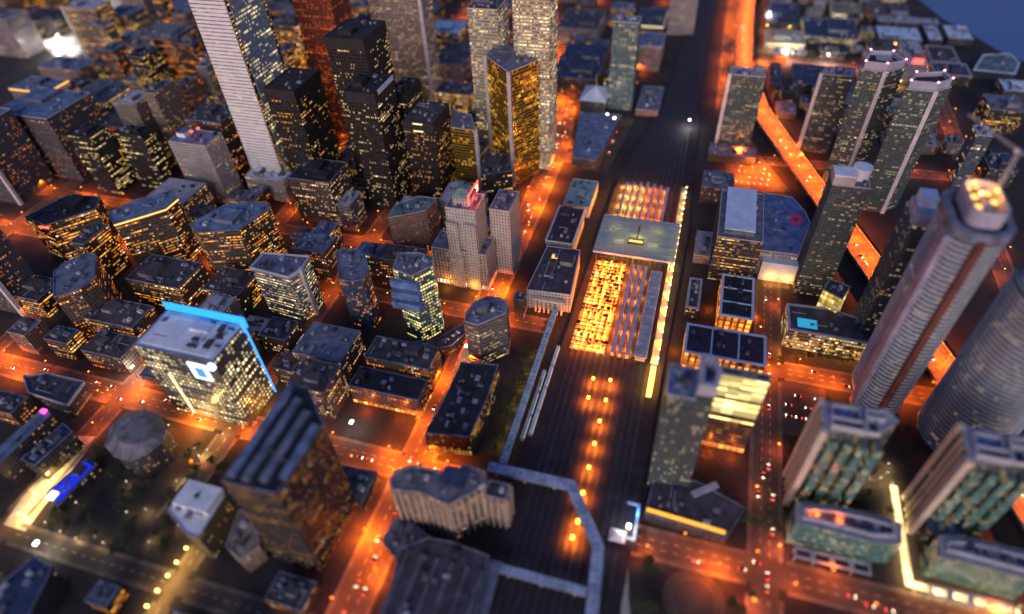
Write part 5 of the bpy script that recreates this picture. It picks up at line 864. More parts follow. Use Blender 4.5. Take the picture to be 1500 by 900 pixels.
('office_block', 'plain tan block with pale roof, well behind the purple roofed block', 'building', 20.7, [(1336.2, 274.8), (1360.1, 274.8), (1360.1, 316.1), (1336.2, 316.1)], 'greybrown', 'rpale', {'units': 6}),
('office_block', 'broad grey block with grey roof, well left of the purple roofed block', 'building', 38.7, [(1289.2, 663.8), (1333.8, 663.8), (1333.8, 693.2), (1289.2, 693.2)], 'greybrown', 'rgrey2', {'units': 2}),
('low_block', 'broad amber banded block with blue roof, well left of the purple roofed block', 'building', 15.3, [(1251.1, 588.2), (1295.0, 588.2), (1295.0, 624.6), (1251.1, 624.6)], 'amber2', 'rblue', {'units': 3}),
('office_block', 'broad brown block with slate roof, well left of the purple roofed block', 'building', 17.9, [(1242.6, 383.1), (1287.7, 383.1), (1287.7, 413.1), (1242.6, 413.1)], 'brownlit', 'rslate', {'units': 5}),
('office_block', 'broad lilac grey block with slate roof, well behind the scattered window tower', 'building', 35.7, [(1171.0, 731.2), (1220.9, 731.2), (1220.9, 778.4), (1171.0, 778.4)], 'lilac', 'rslate', {'units': 2}),
('office_block', 'plain amber lit block with slate roof, well behind the scattered window tower', 'building', 26.2, [(1007.6, 838.0), (1031.3, 838.0), (1031.3, 868.2), (1007.6, 868.2)], 'amber', 'rslate', {'units': 4}),
('low_block', 'broad tan block with pale roof, well left of the navy theatre', 'building', 12.5, [(1135.3, 410.0), (1167.8, 410.0), (1167.8, 453.6), (1135.3, 453.6)], 'greybrown', 'rpale', {'units': 2}),
('office_block', 'broad brick block with grey roof, well left of the purple roofed block', 'building', 21.7, [(1351.7, 550.8), (1401.3, 550.8), (1401.3, 582.9), (1351.7, 582.9)], 'brick', 'rgrey2', {'units': 4}),
('office_block', 'plain amber lit block with dark roof, well behind the scattered window tower', 'building', 35.0, [(1137.9, 662.0), (1165.0, 662.0), (1165.0, 699.4), (1137.9, 699.4)], 'amber', 'rdark', {'units': 6}),
('office_block', 'broad brick block with grey roof, well right of the white topped block', 'building', 36.1, [(1017.9, 718.8), (1046.0, 718.8), (1046.0, 768.1), (1017.9, 768.1)], 'brick', 'rgrey2', {'units': 4}),
('office_block', 'plain tan block with pale roof, well behind the white topped block', 'building', 42.8, [(1076.5, 853.1), (1108.7, 853.1), (1108.7, 889.9), (1076.5, 889.9)], 'greybrown', 'rpale', {'units': 6}),
('low_block', 'plain amber lit block with dark roof, well left of the purple roofed block', 'building', 12.8, [(1129.9, 502.0), (1162.1, 502.0), (1162.1, 529.1), (1129.9, 529.1)], 'amber', 'rdark', {'units': 2}),
('low_block', 'plain brick block with grey roof, well behind the scattered window tower', 'building', 15.3, [(1251.2, 745.6), (1274.7, 745.6), (1274.7, 795.4), (1251.2, 795.4)], 'brick', 'rgrey2', {'units': 6}),
('office_block', 'plain amber lit block with slate roof, well left of the purple roofed block', 'building', 22.0, [(1177.0, 520.7), (1219.8, 520.7), (1219.8, 546.7), (1177.0, 546.7)], 'amber', 'rslate', {'units': 6}),
('office_block', 'broad lilac grey block with slate roof, left of the navy theatre', 'building', 28.3, [(1021.5, 273.5), (1073.1, 273.5), (1073.1, 299.2), (1021.5, 299.2)], 'lilac', 'rslate', {'units': 4}),
('office_block', 'plain brown block with slate roof, well behind the white topped block', 'building', 39.5, [(1295.1, 734.8), (1319.3, 734.8), (1319.3, 760.0), (1295.1, 760.0)], 'brownlit', 'rslate', {'units': 2}),
('office_block', 'plain black block with black roof, well behind the white pillared tower', 'building', 16.2, [(1247.9, 873.4), (1271.0, 873.4), (1271.0, 925.0), (1247.9, 925.0)], 'blackamber', 'rblack', {'units': 5}),
('office_block', 'broad amber banded block with blue roof, well behind the scattered window tower', 'building', 38.6, [(1174.7, 662.7), (1213.1, 662.7), (1213.1, 710.5), (1174.7, 710.5)], 'amber2', 'rblue', {'units': 5}),
('office_block', 'plain brown block with brown roof, well behind the broad beige tower', 'building', 35.3, [(1089.3, 590.2), (1118.2, 590.2), (1118.2, 618.4), (1089.3, 618.4)], 'brownlit', 'rbrown', {'units': 2}),
('office_block', 'plain lilac grey block with slate roof, well behind the white topped block', 'building', 16.5, [(1153.4, 827.2), (1185.1, 827.2), (1185.1, 855.1), (1153.4, 855.1)], 'lilac', 'rslate', {'units': 4}),
('low_block', 'broad amber lit block with slate roof, well behind the scattered window tower', 'building', 14.5, [(1339.3, 687.8), (1378.0, 687.8), (1378.0, 734.5), (1339.3, 734.5)], 'amber', 'rslate', {'units': 4}),
('low_block', 'broad tan block with pale roof, well left of the pinkish slab', 'building', 12.8, [(1337.5, 591.1), (1389.0, 591.1), (1389.0, 628.1), (1337.5, 628.1)], 'greybrown', 'rpale', {'units': 3}),
('office_block', 'plain grey block with grey roof, well behind the white topped block', 'building', 22.1, [(1304.3, 771.9), (1332.3, 771.9), (1332.3, 794.4), (1304.3, 794.4)], 'greybrown', 'rgrey2', {'units': 2}),
('office_block', 'plain amber lit block with dark roof, well behind the white pillared tower', 'building', 25.5, [(1287.6, 878.5), (1311.9, 878.5), (1311.9, 919.5), (1287.6, 919.5)], 'amber', 'rdark', {'units': 6}),
('office_block', 'plain brown block with slate roof, well right of the white pillared tower', 'building', 36.9, [(1117.2, 723.4), (1165.3, 723.4), (1165.3, 747.5), (1117.2, 747.5)], 'brownlit', 'rslate', {'units': 4}),
('office_block', 'plain black block with black roof, well behind the pinkish slab', 'building', 20.0, [(1401.5, 244.4), (1435.0, 244.4), (1435.0, 266.9), (1401.5, 266.9)], 'blackamber', 'rblack', {'units': 4}),
('low_block', 'plain lilac grey block with slate roof, well behind the purple roofed block', 'building', 15.8, [(1384.4, 422.4), (1411.1, 422.4), (1411.1, 447.1), (1384.4, 447.1)], 'lilac', 'rslate', {'units': 6}),
('office_block', 'plain amber lit block with dark roof, well behind the white topped block', 'building', 18.1, [(1222.2, 694.2), (1245.5, 694.2), (1245.5, 724.6), (1222.2, 724.6)], 'amber', 'rdark', {'units': 2}),
('office_block', 'plain tan block with pale roof, well behind the tallest black tower', 'building', 21.9, [(1022.1, 498.7), (1046.9, 498.7), (1046.9, 523.2), (1022.1, 523.2)], 'greybrown', 'rpale', {'units': 2}),
('office_block', 'plain amber lit block with dark roof, well behind the tallest black tower', 'building', 29.7, [(1085.1, 661.0), (1112.6, 661.0), (1112.6, 688.9), (1085.1, 688.9)], 'amber', 'rdark', {'units': 3}),
('low_block', 'plain brown block with slate roof, well left of the purple roofed block', 'building', 14.4, [(1361.1, 510.2), (1384.2, 510.2), (1384.2, 536.7), (1361.1, 536.7)], 'brownlit', 'rslate', {'units': 4}),
('office_block', 'plain brown block with slate roof, well left of the lilac slab tower', 'building', 80.7, [(1036.5, 1495.8), (1084.9, 1495.8), (1084.9, 1520.5), (1036.5, 1520.5)], 'brownlit', 'rslate', {'units': 2}),
('office_block', 'plain grey block with grey roof, well behind the white pillared tower', 'building', 44.3, [(1177.5, 1083.6), (1201.7, 1083.6), (1201.7, 1124.3), (1177.5, 1124.3)], 'greybrown', 'rgrey2', {'units': 2}),
('office_block', 'broad lilac grey block with slate roof, well behind the white topped block', 'building', 83.4, [(1111.5, 917.9), (1145.6, 917.9), (1145.6, 958.4), (1111.5, 958.4)], 'lilac', 'rslate', {'units': 3}),
('office_block', 'small lilac grey block with slate roof, well behind the lilac slab tower', 'building', 56.2, [(1096.1, 1173.1), (1119.3, 1173.1), (1119.3, 1198.5), (1096.1, 1198.5)], 'lilac', 'rslate', {'units': 3}),
('office_block', 'plain amber lit block with dark roof, well behind the lilac slab tower', 'building', 50.6, [(1237.0, 1046.6), (1262.1, 1046.6), (1262.1, 1093.3), (1237.0, 1093.3)], 'amber', 'rdark', {'units': 6}),
('office_block', 'broad amber lit block with dark roof, well behind the lilac slab tower', 'building', 105.1, [(1076.7, 1378.2), (1121.5, 1378.2), (1121.5, 1408.8), (1076.7, 1408.8)], 'amber', 'rdark', {'units': 2}),
('office_block', 'broad amber lit block with slate roof, well behind the lilac slab tower', 'building', 51.7, [(1192.5, 1290.2), (1216.3, 1290.2), (1216.3, 1341.3), (1192.5, 1341.3)], 'amber', 'rslate', {'units': 6}),
('office_block', 'broad lilac grey block with slate roof, well behind the lilac slab tower', 'building', 83.3, [(1030.4, 1120.7), (1064.3, 1120.7), (1064.3, 1166.6), (1030.4, 1166.6)], 'lilac', 'rslate', {'units': 2}),
('office_block', 'broad amber banded block with blue roof, well behind the lilac slab tower', 'building', 107.4, [(1070.7, 1237.5), (1103.1, 1237.5), (1103.1, 1276.3), (1070.7, 1276.3)], 'amber2', 'rblue', {'units': 3}),
('office_block', 'plain brown block with slate roof, well left of the white pillared tower', 'building', 40.0, [(1077.1, 1550.0), (1099.8, 1550.0), (1099.8, 1580.6), (1077.1, 1580.6)], 'brownlit', 'rslate', {'units': 4}),
('office_block', 'broad black block with black roof, well behind the white pillared tower', 'building', 85.4, [(1193.8, 932.5), (1229.9, 932.5), (1229.9, 974.2), (1193.8, 974.2)], 'blackamber', 'rblack', {'units': 4}),
('office_block', 'plain amber lit block with slate roof, well behind the lilac slab tower', 'building', 77.4, [(1163.2, 1195.9), (1197.8, 1195.9), (1197.8, 1224.5), (1163.2, 1224.5)], 'amber', 'rslate', {'units': 2}),
('office_block', 'plain brown block with slate roof, well behind the lilac slab tower', 'building', 63.1, [(1161.5, 1350.4), (1182.7, 1350.4), (1182.7, 1382.1), (1161.5, 1382.1)], 'brownlit', 'rslate', {'units': 5}),
('office_block', 'broad grey block with grey roof, well behind the white pillared tower', 'building', 79.9, [(1132.3, 1051.1), (1170.0, 1051.1), (1170.0, 1094.3), (1132.3, 1094.3)], 'greybrown', 'rgrey2', {'units': 2}),
('office_block', 'plain grey block with grey roof, well left of the lilac slab tower', 'building', 108.6, [(1017.0, 1431.7), (1040.7, 1431.7), (1040.7, 1480.5), (1017.0, 1480.5)], 'greybrown', 'rgrey2', {'units': 6}),
('office_block', 'plain amber lit block with slate roof, well left of the white pillared tower', 'building', 55.5, [(1146.9, 1522.3), (1185.8, 1522.3), (1185.8, 1547.6), (1146.9, 1547.6)], 'amber', 'rslate', {'units': 6}),
('office_block', 'broad amber lit block with slate roof, well behind the white pillared tower', 'building', 60.6, [(1179.9, 1011.9), (1216.5, 1011.9), (1216.5, 1059.9), (1179.9, 1059.9)], 'amber', 'rslate', {'units': 5}),
('office_block', 'broad amber lit block with dark roof, well behind the white pillared tower', 'building', 41.2, [(1238.7, 932.0), (1281.3, 932.0), (1281.3, 979.5), (1238.7, 979.5)], 'amber', 'rdark', {'units': 5}),
('office_block', 'plain lilac grey block with slate roof, well left of the lilac slab tower', 'building', 51.6, [(1116.6, 1598.8), (1165.7, 1598.8), (1165.7, 1619.9), (1116.6, 1619.9)], 'lilac', 'rslate', {'units': 3}),
('office_block', 'plain lilac grey block with slate roof, well behind the lilac slab tower', 'building', 61.2, [(1087.2, 1352.0), (1123.0, 1352.0), (1123.0, 1373.1), (1087.2, 1373.1)], 'lilac', 'rslate', {'units': 3}),
('office_block', 'broad grey block with grey roof, well behind the lilac slab tower', 'building', 99.0, [(1078.4, 1292.9), (1111.9, 1292.9), (1111.9, 1334.9), (1078.4, 1334.9)], 'greybrown', 'rgrey2', {'units': 6}),
('office_block', 'broad amber lit block with dark roof, well left of the white pillared tower', 'building', 48.7, [(1150.0, 1464.1), (1199.9, 1464.1), (1199.9, 1517.0), (1150.0, 1517.0)], 'amber', 'rdark', {'units': 2}),
('office_block', 'broad brown block with brown roof, well behind the lilac slab tower', 'building', 80.2, [(1116.0, 1244.0), (1162.0, 1244.0), (1162.0, 1271.0), (1116.0, 1271.0)], 'brownlit', 'rbrown', {'units': 5}),
('office_block', 'small amber lit block with slate roof, well left of the lilac slab tower', 'building', 66.0, [(1064.1, 1448.4), (1086.5, 1448.4), (1086.5, 1473.1), (1064.1, 1473.1)], 'amber', 'rslate', {'units': 2}),
('office_block', 'small brick block with grey roof, well left of the lilac slab tower', 'building', 81.1, [(989.5, 1452.2), (1010.8, 1452.2), (1010.8, 1477.9), (989.5, 1477.9)], 'brick', 'rgrey2', {'units': 4}),
('office_block', 'broad tan block with pale roof, behind the white pillared tower', 'building', 92.1, [(999.4, 1036.3), (1022.7, 1036.3), (1022.7, 1090.7), (999.4, 1090.7)], 'greybrown', 'rpale', {'units': 5}),
('office_block', 'broad tan block with pale roof, well behind the white pillared tower', 'building', 74.2, [(1149.7, 1139.6), (1181.7, 1139.6), (1181.7, 1183.9), (1149.7, 1183.9)], 'greybrown', 'rpale', {'units': 4}),
('office_block', 'plain amber banded block with blue roof, well behind the lilac slab tower', 'building', 53.5, [(1032.1, 1176.9), (1061.7, 1176.9), (1061.7, 1209.9), (1032.1, 1209.9)], 'amber2', 'rblue', {'units': 5}),
('office_block', 'plain brick block with grey roof, well behind the lilac slab tower', 'building', 53.1, [(1175.7, 1407.5), (1198.3, 1407.5), (1198.3, 1458.0), (1175.7, 1458.0)], 'brick', 'rgrey2', {'units': 3}),
('office_block', 'broad amber lit block with slate roof, well behind the white topped block', 'building', 43.8, [(1204.1, 1156.1), (1237.7, 1156.1), (1237.7, 1203.9), (1204.1, 1203.9)], 'amber', 'rslate', {'units': 4}),
('office_block', 'broad amber lit block with dark roof, well left of the white topped block', 'building', 54.2, [(1105.3, 1417.0), (1134.7, 1417.0), (1134.7, 1459.3), (1105.3, 1459.3)], 'amber', 'rdark', {'units': 3}),
('office_block', 'plain brown block with slate roof, well left of the white topped block', 'building', 72.3, [(1108.9, 1476.5), (1135.7, 1476.5), (1135.7, 1504.3), (1108.9, 1504.3)], 'brownlit', 'rslate', {'units': 6}),
('office_block', 'plain brick block with grey roof, well left of the lilac slab tower', 'building', 65.0, [(1128.1, 1563.6), (1155.0, 1563.6), (1155.0, 1586.6), (1128.1, 1586.6)], 'brick', 'rgrey2', {'units': 3}),
('office_block', 'plain tan block with pale roof, well behind the lilac slab tower', 'building', 43.7, [(1214.0, 1225.8), (1260.9, 1225.8), (1260.9, 1249.8), (1214.0, 1249.8)], 'greybrown', 'rpale', {'units': 6}),
('office_block', 'plain brick block with grey roof, well left of the white pillared tower', 'building', 103.5, [(1000.0, 1395.7), (1040.9, 1395.7), (1040.9, 1423.3), (1000.0, 1423.3)], 'brick', 'rgrey2', {'units': 5}),
('office_block', 'broad black block with black roof, well left of the lilac slab tower', 'building', 42.5, [(1135.3, 1628.0), (1183.5, 1628.0), (1183.5, 1661.2), (1135.3, 1661.2)], 'blackamber', 'rblack', {'units': 2}),
('office_block', 'plain amber lit block with dark roof, well left of the white pillared tower', 'building', 40.5, [(1136.0, 1292.3), (1158.9, 1292.3), (1158.9, 1324.8), (1136.0, 1324.8)], 'amber', 'rdark', {'units': 5}),
('office_block', 'broad brown block with slate roof, well behind the white pillared tower', 'building', 56.5, [(1104.4, 1124.0), (1143.0, 1124.0), (1143.0, 1155.6), (1104.4, 1155.6)], 'brownlit', 'rslate', {'units': 5}),
('office_block', 'plain brown block with slate roof, well behind the white pillared tower', 'building', 60.5, [(1115.1, 1203.8), (1145.6, 1203.8), (1145.6, 1235.3), (1115.1, 1235.3)], 'brownlit', 'rslate', {'units': 2}),
('office_block', 'small black block with black roof, well left of the lilac slab tower', 'building', 87.3, [(1097.1, 1517.8), (1118.3, 1517.8), (1118.3, 1541.9), (1097.1, 1541.9)], 'blackamber', 'rblack', {'units': 3}),
('office_block', 'small lilac grey block with slate roof, well behind the white topped block', 'building', 55.1, [(1022.2, 918.9), (1046.8, 918.9), (1046.8, 939.9), (1022.2, 939.9)], 'lilac', 'rslate', {'units': 6}),
('office_block', 'broad grey block with grey roof, well left of the lilac slab tower', 'building', 41.5, [(1173.7, 1580.2), (1212.9, 1580.2), (1212.9, 1612.0), (1173.7, 1612.0)], 'greybrown', 'rgrey2', {'units': 6}),
('office_block', 'plain brown block with brown roof, well behind the lilac slab tower', 'building', 59.4, [(1172.7, 1232.2), (1194.2, 1232.2), (1194.2, 1282.1), (1172.7, 1282.1)], 'brownlit', 'rbrown', {'units': 6}),
('office_block', 'broad brown block with brown roof, well behind the white pillared tower', 'building', 42.5, [(1115.2, 1013.8), (1160.5, 1013.8), (1160.5, 1044.8), (1115.2, 1044.8)], 'brownlit', 'rbrown', {'units': 3}),
('office_block', 'plain amber lit block with slate roof, well left of the white topped block', 'building', 60.1, [(1049.7, 1304.6), (1070.7, 1304.6), (1070.7, 1348.5), (1049.7, 1348.5)], 'amber', 'rslate', {'units': 5}),
('office_block', 'broad amber lit block with dark roof, well left of the lilac slab tower', 'building', 59.2, [(1036.3, 1529.1), (1069.1, 1529.1), (1069.1, 1578.9), (1036.3, 1578.9)], 'amber', 'rdark', {'units': 3}),
('office_block', 'plain amber banded block with blue roof, well behind the white pillared tower', 'building', 78.7, [(1155.9, 933.2), (1184.2, 933.2), (1184.2, 967.5), (1155.9, 967.5)], 'amber2', 'rblue', {'units': 4}),
('office_block', 'small amber lit block with slate roof, just right of the navy theatre', 'building', 18.6, [(972.5, 128.2), (996.6, 128.2), (996.6, 151.1), (972.5, 151.1)], 'amber', 'rslate', {'units': 3}),
('low_block', 'broad amber banded block with blue roof, left of the pinkish slab', 'building', 13.2, [(1274.0, 151.9), (1311.2, 151.9), (1311.2, 193.9), (1274.0, 193.9)], 'amber2', 'rblue', {'units': 5}),
('low_block', 'small amber lit block with dark roof, in front of the white rimmed block', 'building', 14.8, [(986.0, 98.7), (1003.5, 98.7), (1003.5, 115.2), (986.0, 115.2)], 'amber', 'rdark', {'units': 3}),
('low_block', 'broad lilac grey block with slate roof, behind the white rimmed block', 'building', 9.0, [(1109.8, 105.3), (1157.9, 105.3), (1157.9, 152.5), (1109.8, 152.5)], 'lilac', 'rslate', {'units': 2}),
('low_block', 'small amber banded block with blue roof, just behind the slender glass tower', 'building', 12.3, [(946.1, 118.8), (964.7, 118.8), (964.7, 145.2), (946.1, 145.2)], 'amber2', 'rblue', {'units': 5}),
('low_block', 'plain amber lit block with dark roof, just left of the pinkish slab', 'building', 10.4, [(1224.4, 145.9), (1247.7, 145.9), (1247.7, 192.6), (1224.4, 192.6)], 'amber', 'rdark', {'units': 4}),
('office_block', 'plain amber lit block with slate roof, in front of the purple roofed block', 'building', 17.7, [(1089.8, 167.5), (1111.3, 167.5), (1111.3, 195.8), (1089.8, 195.8)], 'amber', 'rslate', {'units': 6}),
('low_block', 'plain lilac grey block with slate roof, just left of the white rimmed block', 'building', 15.2, [(1020.8, 118.0), (1045.3, 118.0), (1045.3, 151.3), (1020.8, 151.3)], 'lilac', 'rslate', {'units': 3}),
('low_block', 'plain black block with black roof, just left of the white rimmed block', 'building', 13.4, [(1068.9, 118.0), (1094.0, 118.0), (1094.0, 148.2), (1068.9, 148.2)], 'blackamber', 'rblack', {'units': 5}),
('low_block', 'plain brick block with grey roof, behind the pinkish slab', 'building', 8.8, [(1287.7, 65.7), (1308.8, 65.7), (1308.8, 119.3), (1287.7, 119.3)], 'brick', 'rgrey2', {'units': 2}),
('low_block', 'small grey block with grey roof, well right of the green grey slab tower', 'building', 7.9, [(853.1, -262.5), (885.8, -262.5), (885.8, -245.5), (853.1, -245.5)], 'greybrown', 'rgrey2', {'units': 4}),
('low_block', 'small lilac grey block with slate roof, well behind the white plant warehouse', 'building', 10.3, [(1461.9, -219.1), (1478.9, -219.1), (1478.9, -200.5), (1461.9, -200.5)], 'lilac', 'rslate', {'units': 6}),
('office_block', 'plain lilac grey block with slate roof, well right of the green grey slab tower', 'building', 17.2, [(905.3, -237.7), (928.2, -237.7), (928.2, -198.0), (905.3, -198.0)], 'lilac', 'rslate', {'units': 5}),
('low_block', 'plain amber banded block with blue roof, well behind the green grey slab tower', 'building', 8.0, [(914.4, -136.8), (950.2, -136.8), (950.2, -110.6), (914.4, -110.6)], 'amber2', 'rblue', {'units': 5}),
('low_block', 'plain grey block with grey roof, well behind the white plant warehouse', 'building', 10.0, [(1403.1, -217.5), (1428.9, -217.5), (1428.9, -181.1), (1403.1, -181.1)], 'greybrown', 'rgrey2', {'units': 6}),
('low_block', 'plain amber banded block with blue roof, well behind the white plant warehouse', 'building', 10.4, [(1438.8, -318.5), (1470.0, -318.5), (1470.0, -281.5), (1438.8, -281.5)], 'amber2', 'rblue', {'units': 4}),
('low_block', 'small tan block with pale roof, in front of the white plant warehouse', 'building', 10.8, [(1142.1, -275.2), (1159.6, -275.2), (1159.6, -246.2), (1142.1, -246.2)], 'greybrown', 'rpale', {'units': 3}),
('office_block', 'plain amber banded block with blue roof, well right of the green grey slab tower', 'building', 16.9, [(866.8, -176.9), (890.1, -176.9), (890.1, -149.5), (866.8, -149.5)], 'amber2', 'rblue', {'units': 5}),
('low_block', 'broad black block with black roof, right of the bright warehouse', 'building', 11.4, [(1142.8, -221.2), (1179.6, -221.2), (1179.6, -181.5), (1142.8, -181.5)], 'blackamber', 'rblack', {'units': 4}),
('low_block', 'plain grey block with grey roof, well behind the green grey slab tower', 'building', 10.0, [(948.8, -177.9), (971.9, -177.9), (971.9, -144.1), (948.8, -144.1)], 'greybrown', 'rgrey2', {'units': 4}),
('low_block', 'small amber banded block with blue roof, well right of the white plant warehouse', 'building', 14.6, [(1179.4, -324.3), (1197.3, -324.3), (1197.3, -305.8), (1179.4, -305.8)], 'amber2', 'rblue', {'units': 4}),
('low_block', 'plain grey block with grey roof, well right of the green grey slab tower', 'building', 9.1, [(891.1, -314.9), (925.1, -314.9), (925.1, -295.0), (891.1, -295.0)], 'greybrown', 'rgrey2', {'units': 6}),
('low_block', 'small grey block with grey roof, well behind the white plant warehouse', 'building', 7.5, [(1481.9, -162.0), (1506.5, -162.0), (1506.5, -140.5), (1481.9, -140.5)], 'greybrown', 'rgrey2', {'units': 6}),
('low_block', 'small amber banded block with blue roof, well in front of the bright warehouse', 'building', 11.6, [(999.8, -272.6), (1020.9, -272.6), (1020.9, -246.2), (999.8, -246.2)], 'amber2', 'rblue', {'units': 5}),
('office_block', 'plain black block with black roof, well behind the white plant warehouse', 'building', 16.0, [(1421.9, -166.9), (1449.6, -166.9), (1449.6, -136.3), (1421.9, -136.3)], 'blackamber', 'rblack', {'units': 2}),
('low_block', 'plain lilac grey block with slate roof, well right of the bright warehouse', 'building', 15.5, [(1063.6, -275.3), (1086.1, -275.3), (1086.1, -234.1), (1063.6, -234.1)], 'lilac', 'rslate', {'units': 3}),
('low_block', 'broad black block with black roof, well in front of the bright warehouse', 'building', 8.9, [(970.9, -325.7), (1004.3, -325.7), (1004.3, -284.7), (970.9, -284.7)], 'blackamber', 'rblack', {'units': 3}),
('office_block', 'plain tan block with pale roof, behind the white plant warehouse', 'building', 16.7, [(1353.4, -198.3), (1392.1, -198.3), (1392.1, -178.9), (1353.4, -178.9)], 'greybrown', 'rpale', {'units': 3}),
('low_block', 'small amber banded block with blue roof, well right of the green grey slab tower', 'building', 9.1, [(933.0, -323.4), (956.1, -323.4), (956.1, -306.0), (933.0, -306.0)], 'amber2', 'rblue', {'units': 3}),
('office_block', 'plain black block with black roof, well behind the bright warehouse', 'building', 18.0, [(1461.9, -120.2), (1497.8, -120.2), (1497.8, -98.3), (1461.9, -98.3)], 'blackamber', 'rblack', {'units': 6}),
('low_block', 'plain tan block with pale roof, well right of the green grey slab tower', 'building', 13.1, [(849.7, -307.5), (875.9, -307.5), (875.9, -269.0), (849.7, -269.0)], 'greybrown', 'rpale', {'units': 5}),
('low_block', 'plain grey block with grey roof, well behind the bright warehouse', 'building', 9.0, [(1441.8, -257.5), (1466.1, -257.5), (1466.1, -229.9), (1441.8, -229.9)], 'greybrown', 'rgrey2', {'units': 3}),
('low_block', 'plain amber banded block with blue roof, well behind the ring plant block', 'building', 7.3, [(907.9, -176.2), (942.8, -176.2), (942.8, -152.1), (907.9, -152.1)], 'amber2', 'rblue', {'units': 4}),
('low_block', 'plain lilac grey block with slate roof, well in front of the white plant warehouse', 'building', 8.1, [(1024.1, -335.2), (1047.0, -335.2), (1047.0, -303.6), (1024.1, -303.6)], 'lilac', 'rslate', {'units': 6}),
('low_block', 'plain amber banded block with blue roof, well in front of the bright warehouse', 'building', 11.4, [(956.2, -229.2), (994.7, -229.2), (994.7, -199.1), (956.2, -199.1)], 'amber2', 'rblue', {'units': 6}),
('low_block', 'small lilac grey block with slate roof, well right of the green grey slab tower', 'building', 14.4, [(857.8, -337.1), (878.1, -337.1), (878.1, -319.2), (857.8, -319.2)], 'lilac', 'rslate', {'units': 3}),
('low_block', 'plain amber banded block with blue roof, well in front of the white plant warehouse', 'building', 12.2, [(1026.2, -274.4), (1051.9, -274.4), (1051.9, -239.6), (1026.2, -239.6)], 'amber2', 'rblue', {'units': 4}),
('low_block', 'plain amber banded block with blue roof, well right of the slender glass tower', 'building', 14.2, [(853.3, -227.1), (884.4, -227.1), (884.4, -189.6), (853.3, -189.6)], 'amber2', 'rblue', {'units': 2}),
('office_block', 'small tan block with pale roof, well in front of the bright warehouse', 'building', 16.6, [(949.6, -276.0), (974.0, -276.0), (974.0, -255.9), (949.6, -255.9)], 'greybrown', 'rpale', {'units': 4}),
('low_block', 'small black block with black roof, right of the white plant warehouse', 'building', 11.7, [(1171.4, -275.5), (1198.7, -275.5), (1198.7, -255.1), (1171.4, -255.1)], 'blackamber', 'rblack', {'units': 5}),
('low_block', 'plain black block with black roof, well right of the pinkish slab', 'building', 13.3, [(1481.8, -323.4), (1510.8, -323.4), (1510.8, -293.8), (1481.8, -293.8)], 'blackamber', 'rblack', {'units': 5}),
('low_block', 'plain lilac grey block with slate roof, well behind the white plant warehouse', 'building', 8.9, [(1378.1, -140.6), (1402.6, -140.6), (1402.6, -101.7), (1378.1, -101.7)], 'lilac', 'rslate', {'units': 5}),
('low_block', 'small black block with black roof, well right of the green grey slab tower', 'building', 11.2, [(897.8, -267.6), (918.7, -267.6), (918.7, -251.3), (897.8, -251.3)], 'blackamber', 'rblack', {'units': 6}),
('low_block', 'small black block with black roof, well behind the white plant warehouse', 'building', 11.8, [(1397.8, -252.1), (1424.4, -252.1), (1424.4, -230.3), (1397.8, -230.3)], 'blackamber', 'rblack', {'units': 4}),
('low_block', 'small tan block with pale roof, in front of the bright warehouse', 'building', 8.0, [(1130.7, -158.2), (1148.1, -158.2), (1148.1, -135.4), (1130.7, -135.4)], 'greybrown', 'rpale', {'units': 3}),
('low_block', 'plain grey block with grey roof, behind the white plant warehouse', 'building', 14.7, [(1310.7, -191.2), (1338.0, -191.2), (1338.0, -164.1), (1310.7, -164.1)], 'greybrown', 'rgrey2', {'units': 6}),
('low_block', 'small amber banded block with blue roof, right of the white plant warehouse', 'building', 11.3, [(1166.1, -298.1), (1195.3, -298.1), (1195.3, -280.8), (1166.1, -280.8)], 'amber2', 'rblue', {'units': 2}),
('low_block', 'plain tan block with pale roof, in front of the bright warehouse', 'building', 9.3, [(1122.0, -128.6), (1150.9, -128.6), (1150.9, -107.7), (1122.0, -107.7)], 'greybrown', 'rpale', {'units': 4}),
('office_block', 'small amber banded block with blue roof, well right of the bright warehouse', 'building', 16.2, [(1224.2, -269.5), (1251.0, -269.5), (1251.0, -250.2), (1224.2, -250.2)], 'amber2', 'rblue', {'units': 5}),
('office_block', 'plain grey block with grey roof, well right of the pinkish slab', 'building', 16.6, [(1413.5, -122.2), (1434.1, -122.2), (1434.1, -90.7), (1413.5, -90.7)], 'greybrown', 'rgrey2', {'units': 6}),
('low_block', 'small tan block with pale roof, well behind the white plant warehouse', 'building', 10.2, [(1405.2, -281.9), (1423.8, -281.9), (1423.8, -264.2), (1405.2, -264.2)], 'greybrown', 'rpale', {'units': 3}),
('low_block', 'small grey block with grey roof, well behind the bright warehouse', 'building', 7.8, [(1491.2, -222.4), (1508.6, -222.4), (1508.6, -191.0), (1491.2, -191.0)], 'greybrown', 'rgrey2', {'units': 6}),
('low_block', 'small black block with black roof, behind the white plant warehouse', 'building', 11.5, [(1305.2, -256.7), (1321.7, -256.7), (1321.7, -234.1), (1305.2, -234.1)], 'blackamber', 'rblack', {'units': 5}),
('low_block', 'small lilac grey block with slate roof, well in front of the bright warehouse', 'building', 15.5, [(979.8, -178.5), (1000.2, -178.5), (1000.2, -161.7), (979.8, -161.7)], 'lilac', 'rslate', {'units': 4}),
('office_block', 'small black block with black roof, well behind the bright warehouse', 'building', 16.6, [(1488.1, -285.8), (1505.9, -285.8), (1505.9, -267.5), (1488.1, -267.5)], 'blackamber', 'rblack', {'units': 3}),
('low_block', 'small amber banded block with blue roof, well behind the white plant warehouse', 'building', 13.4, [(1434.5, -216.7), (1453.9, -216.7), (1453.9, -188.4), (1434.5, -188.4)], 'amber2', 'rblue', {'units': 5}),
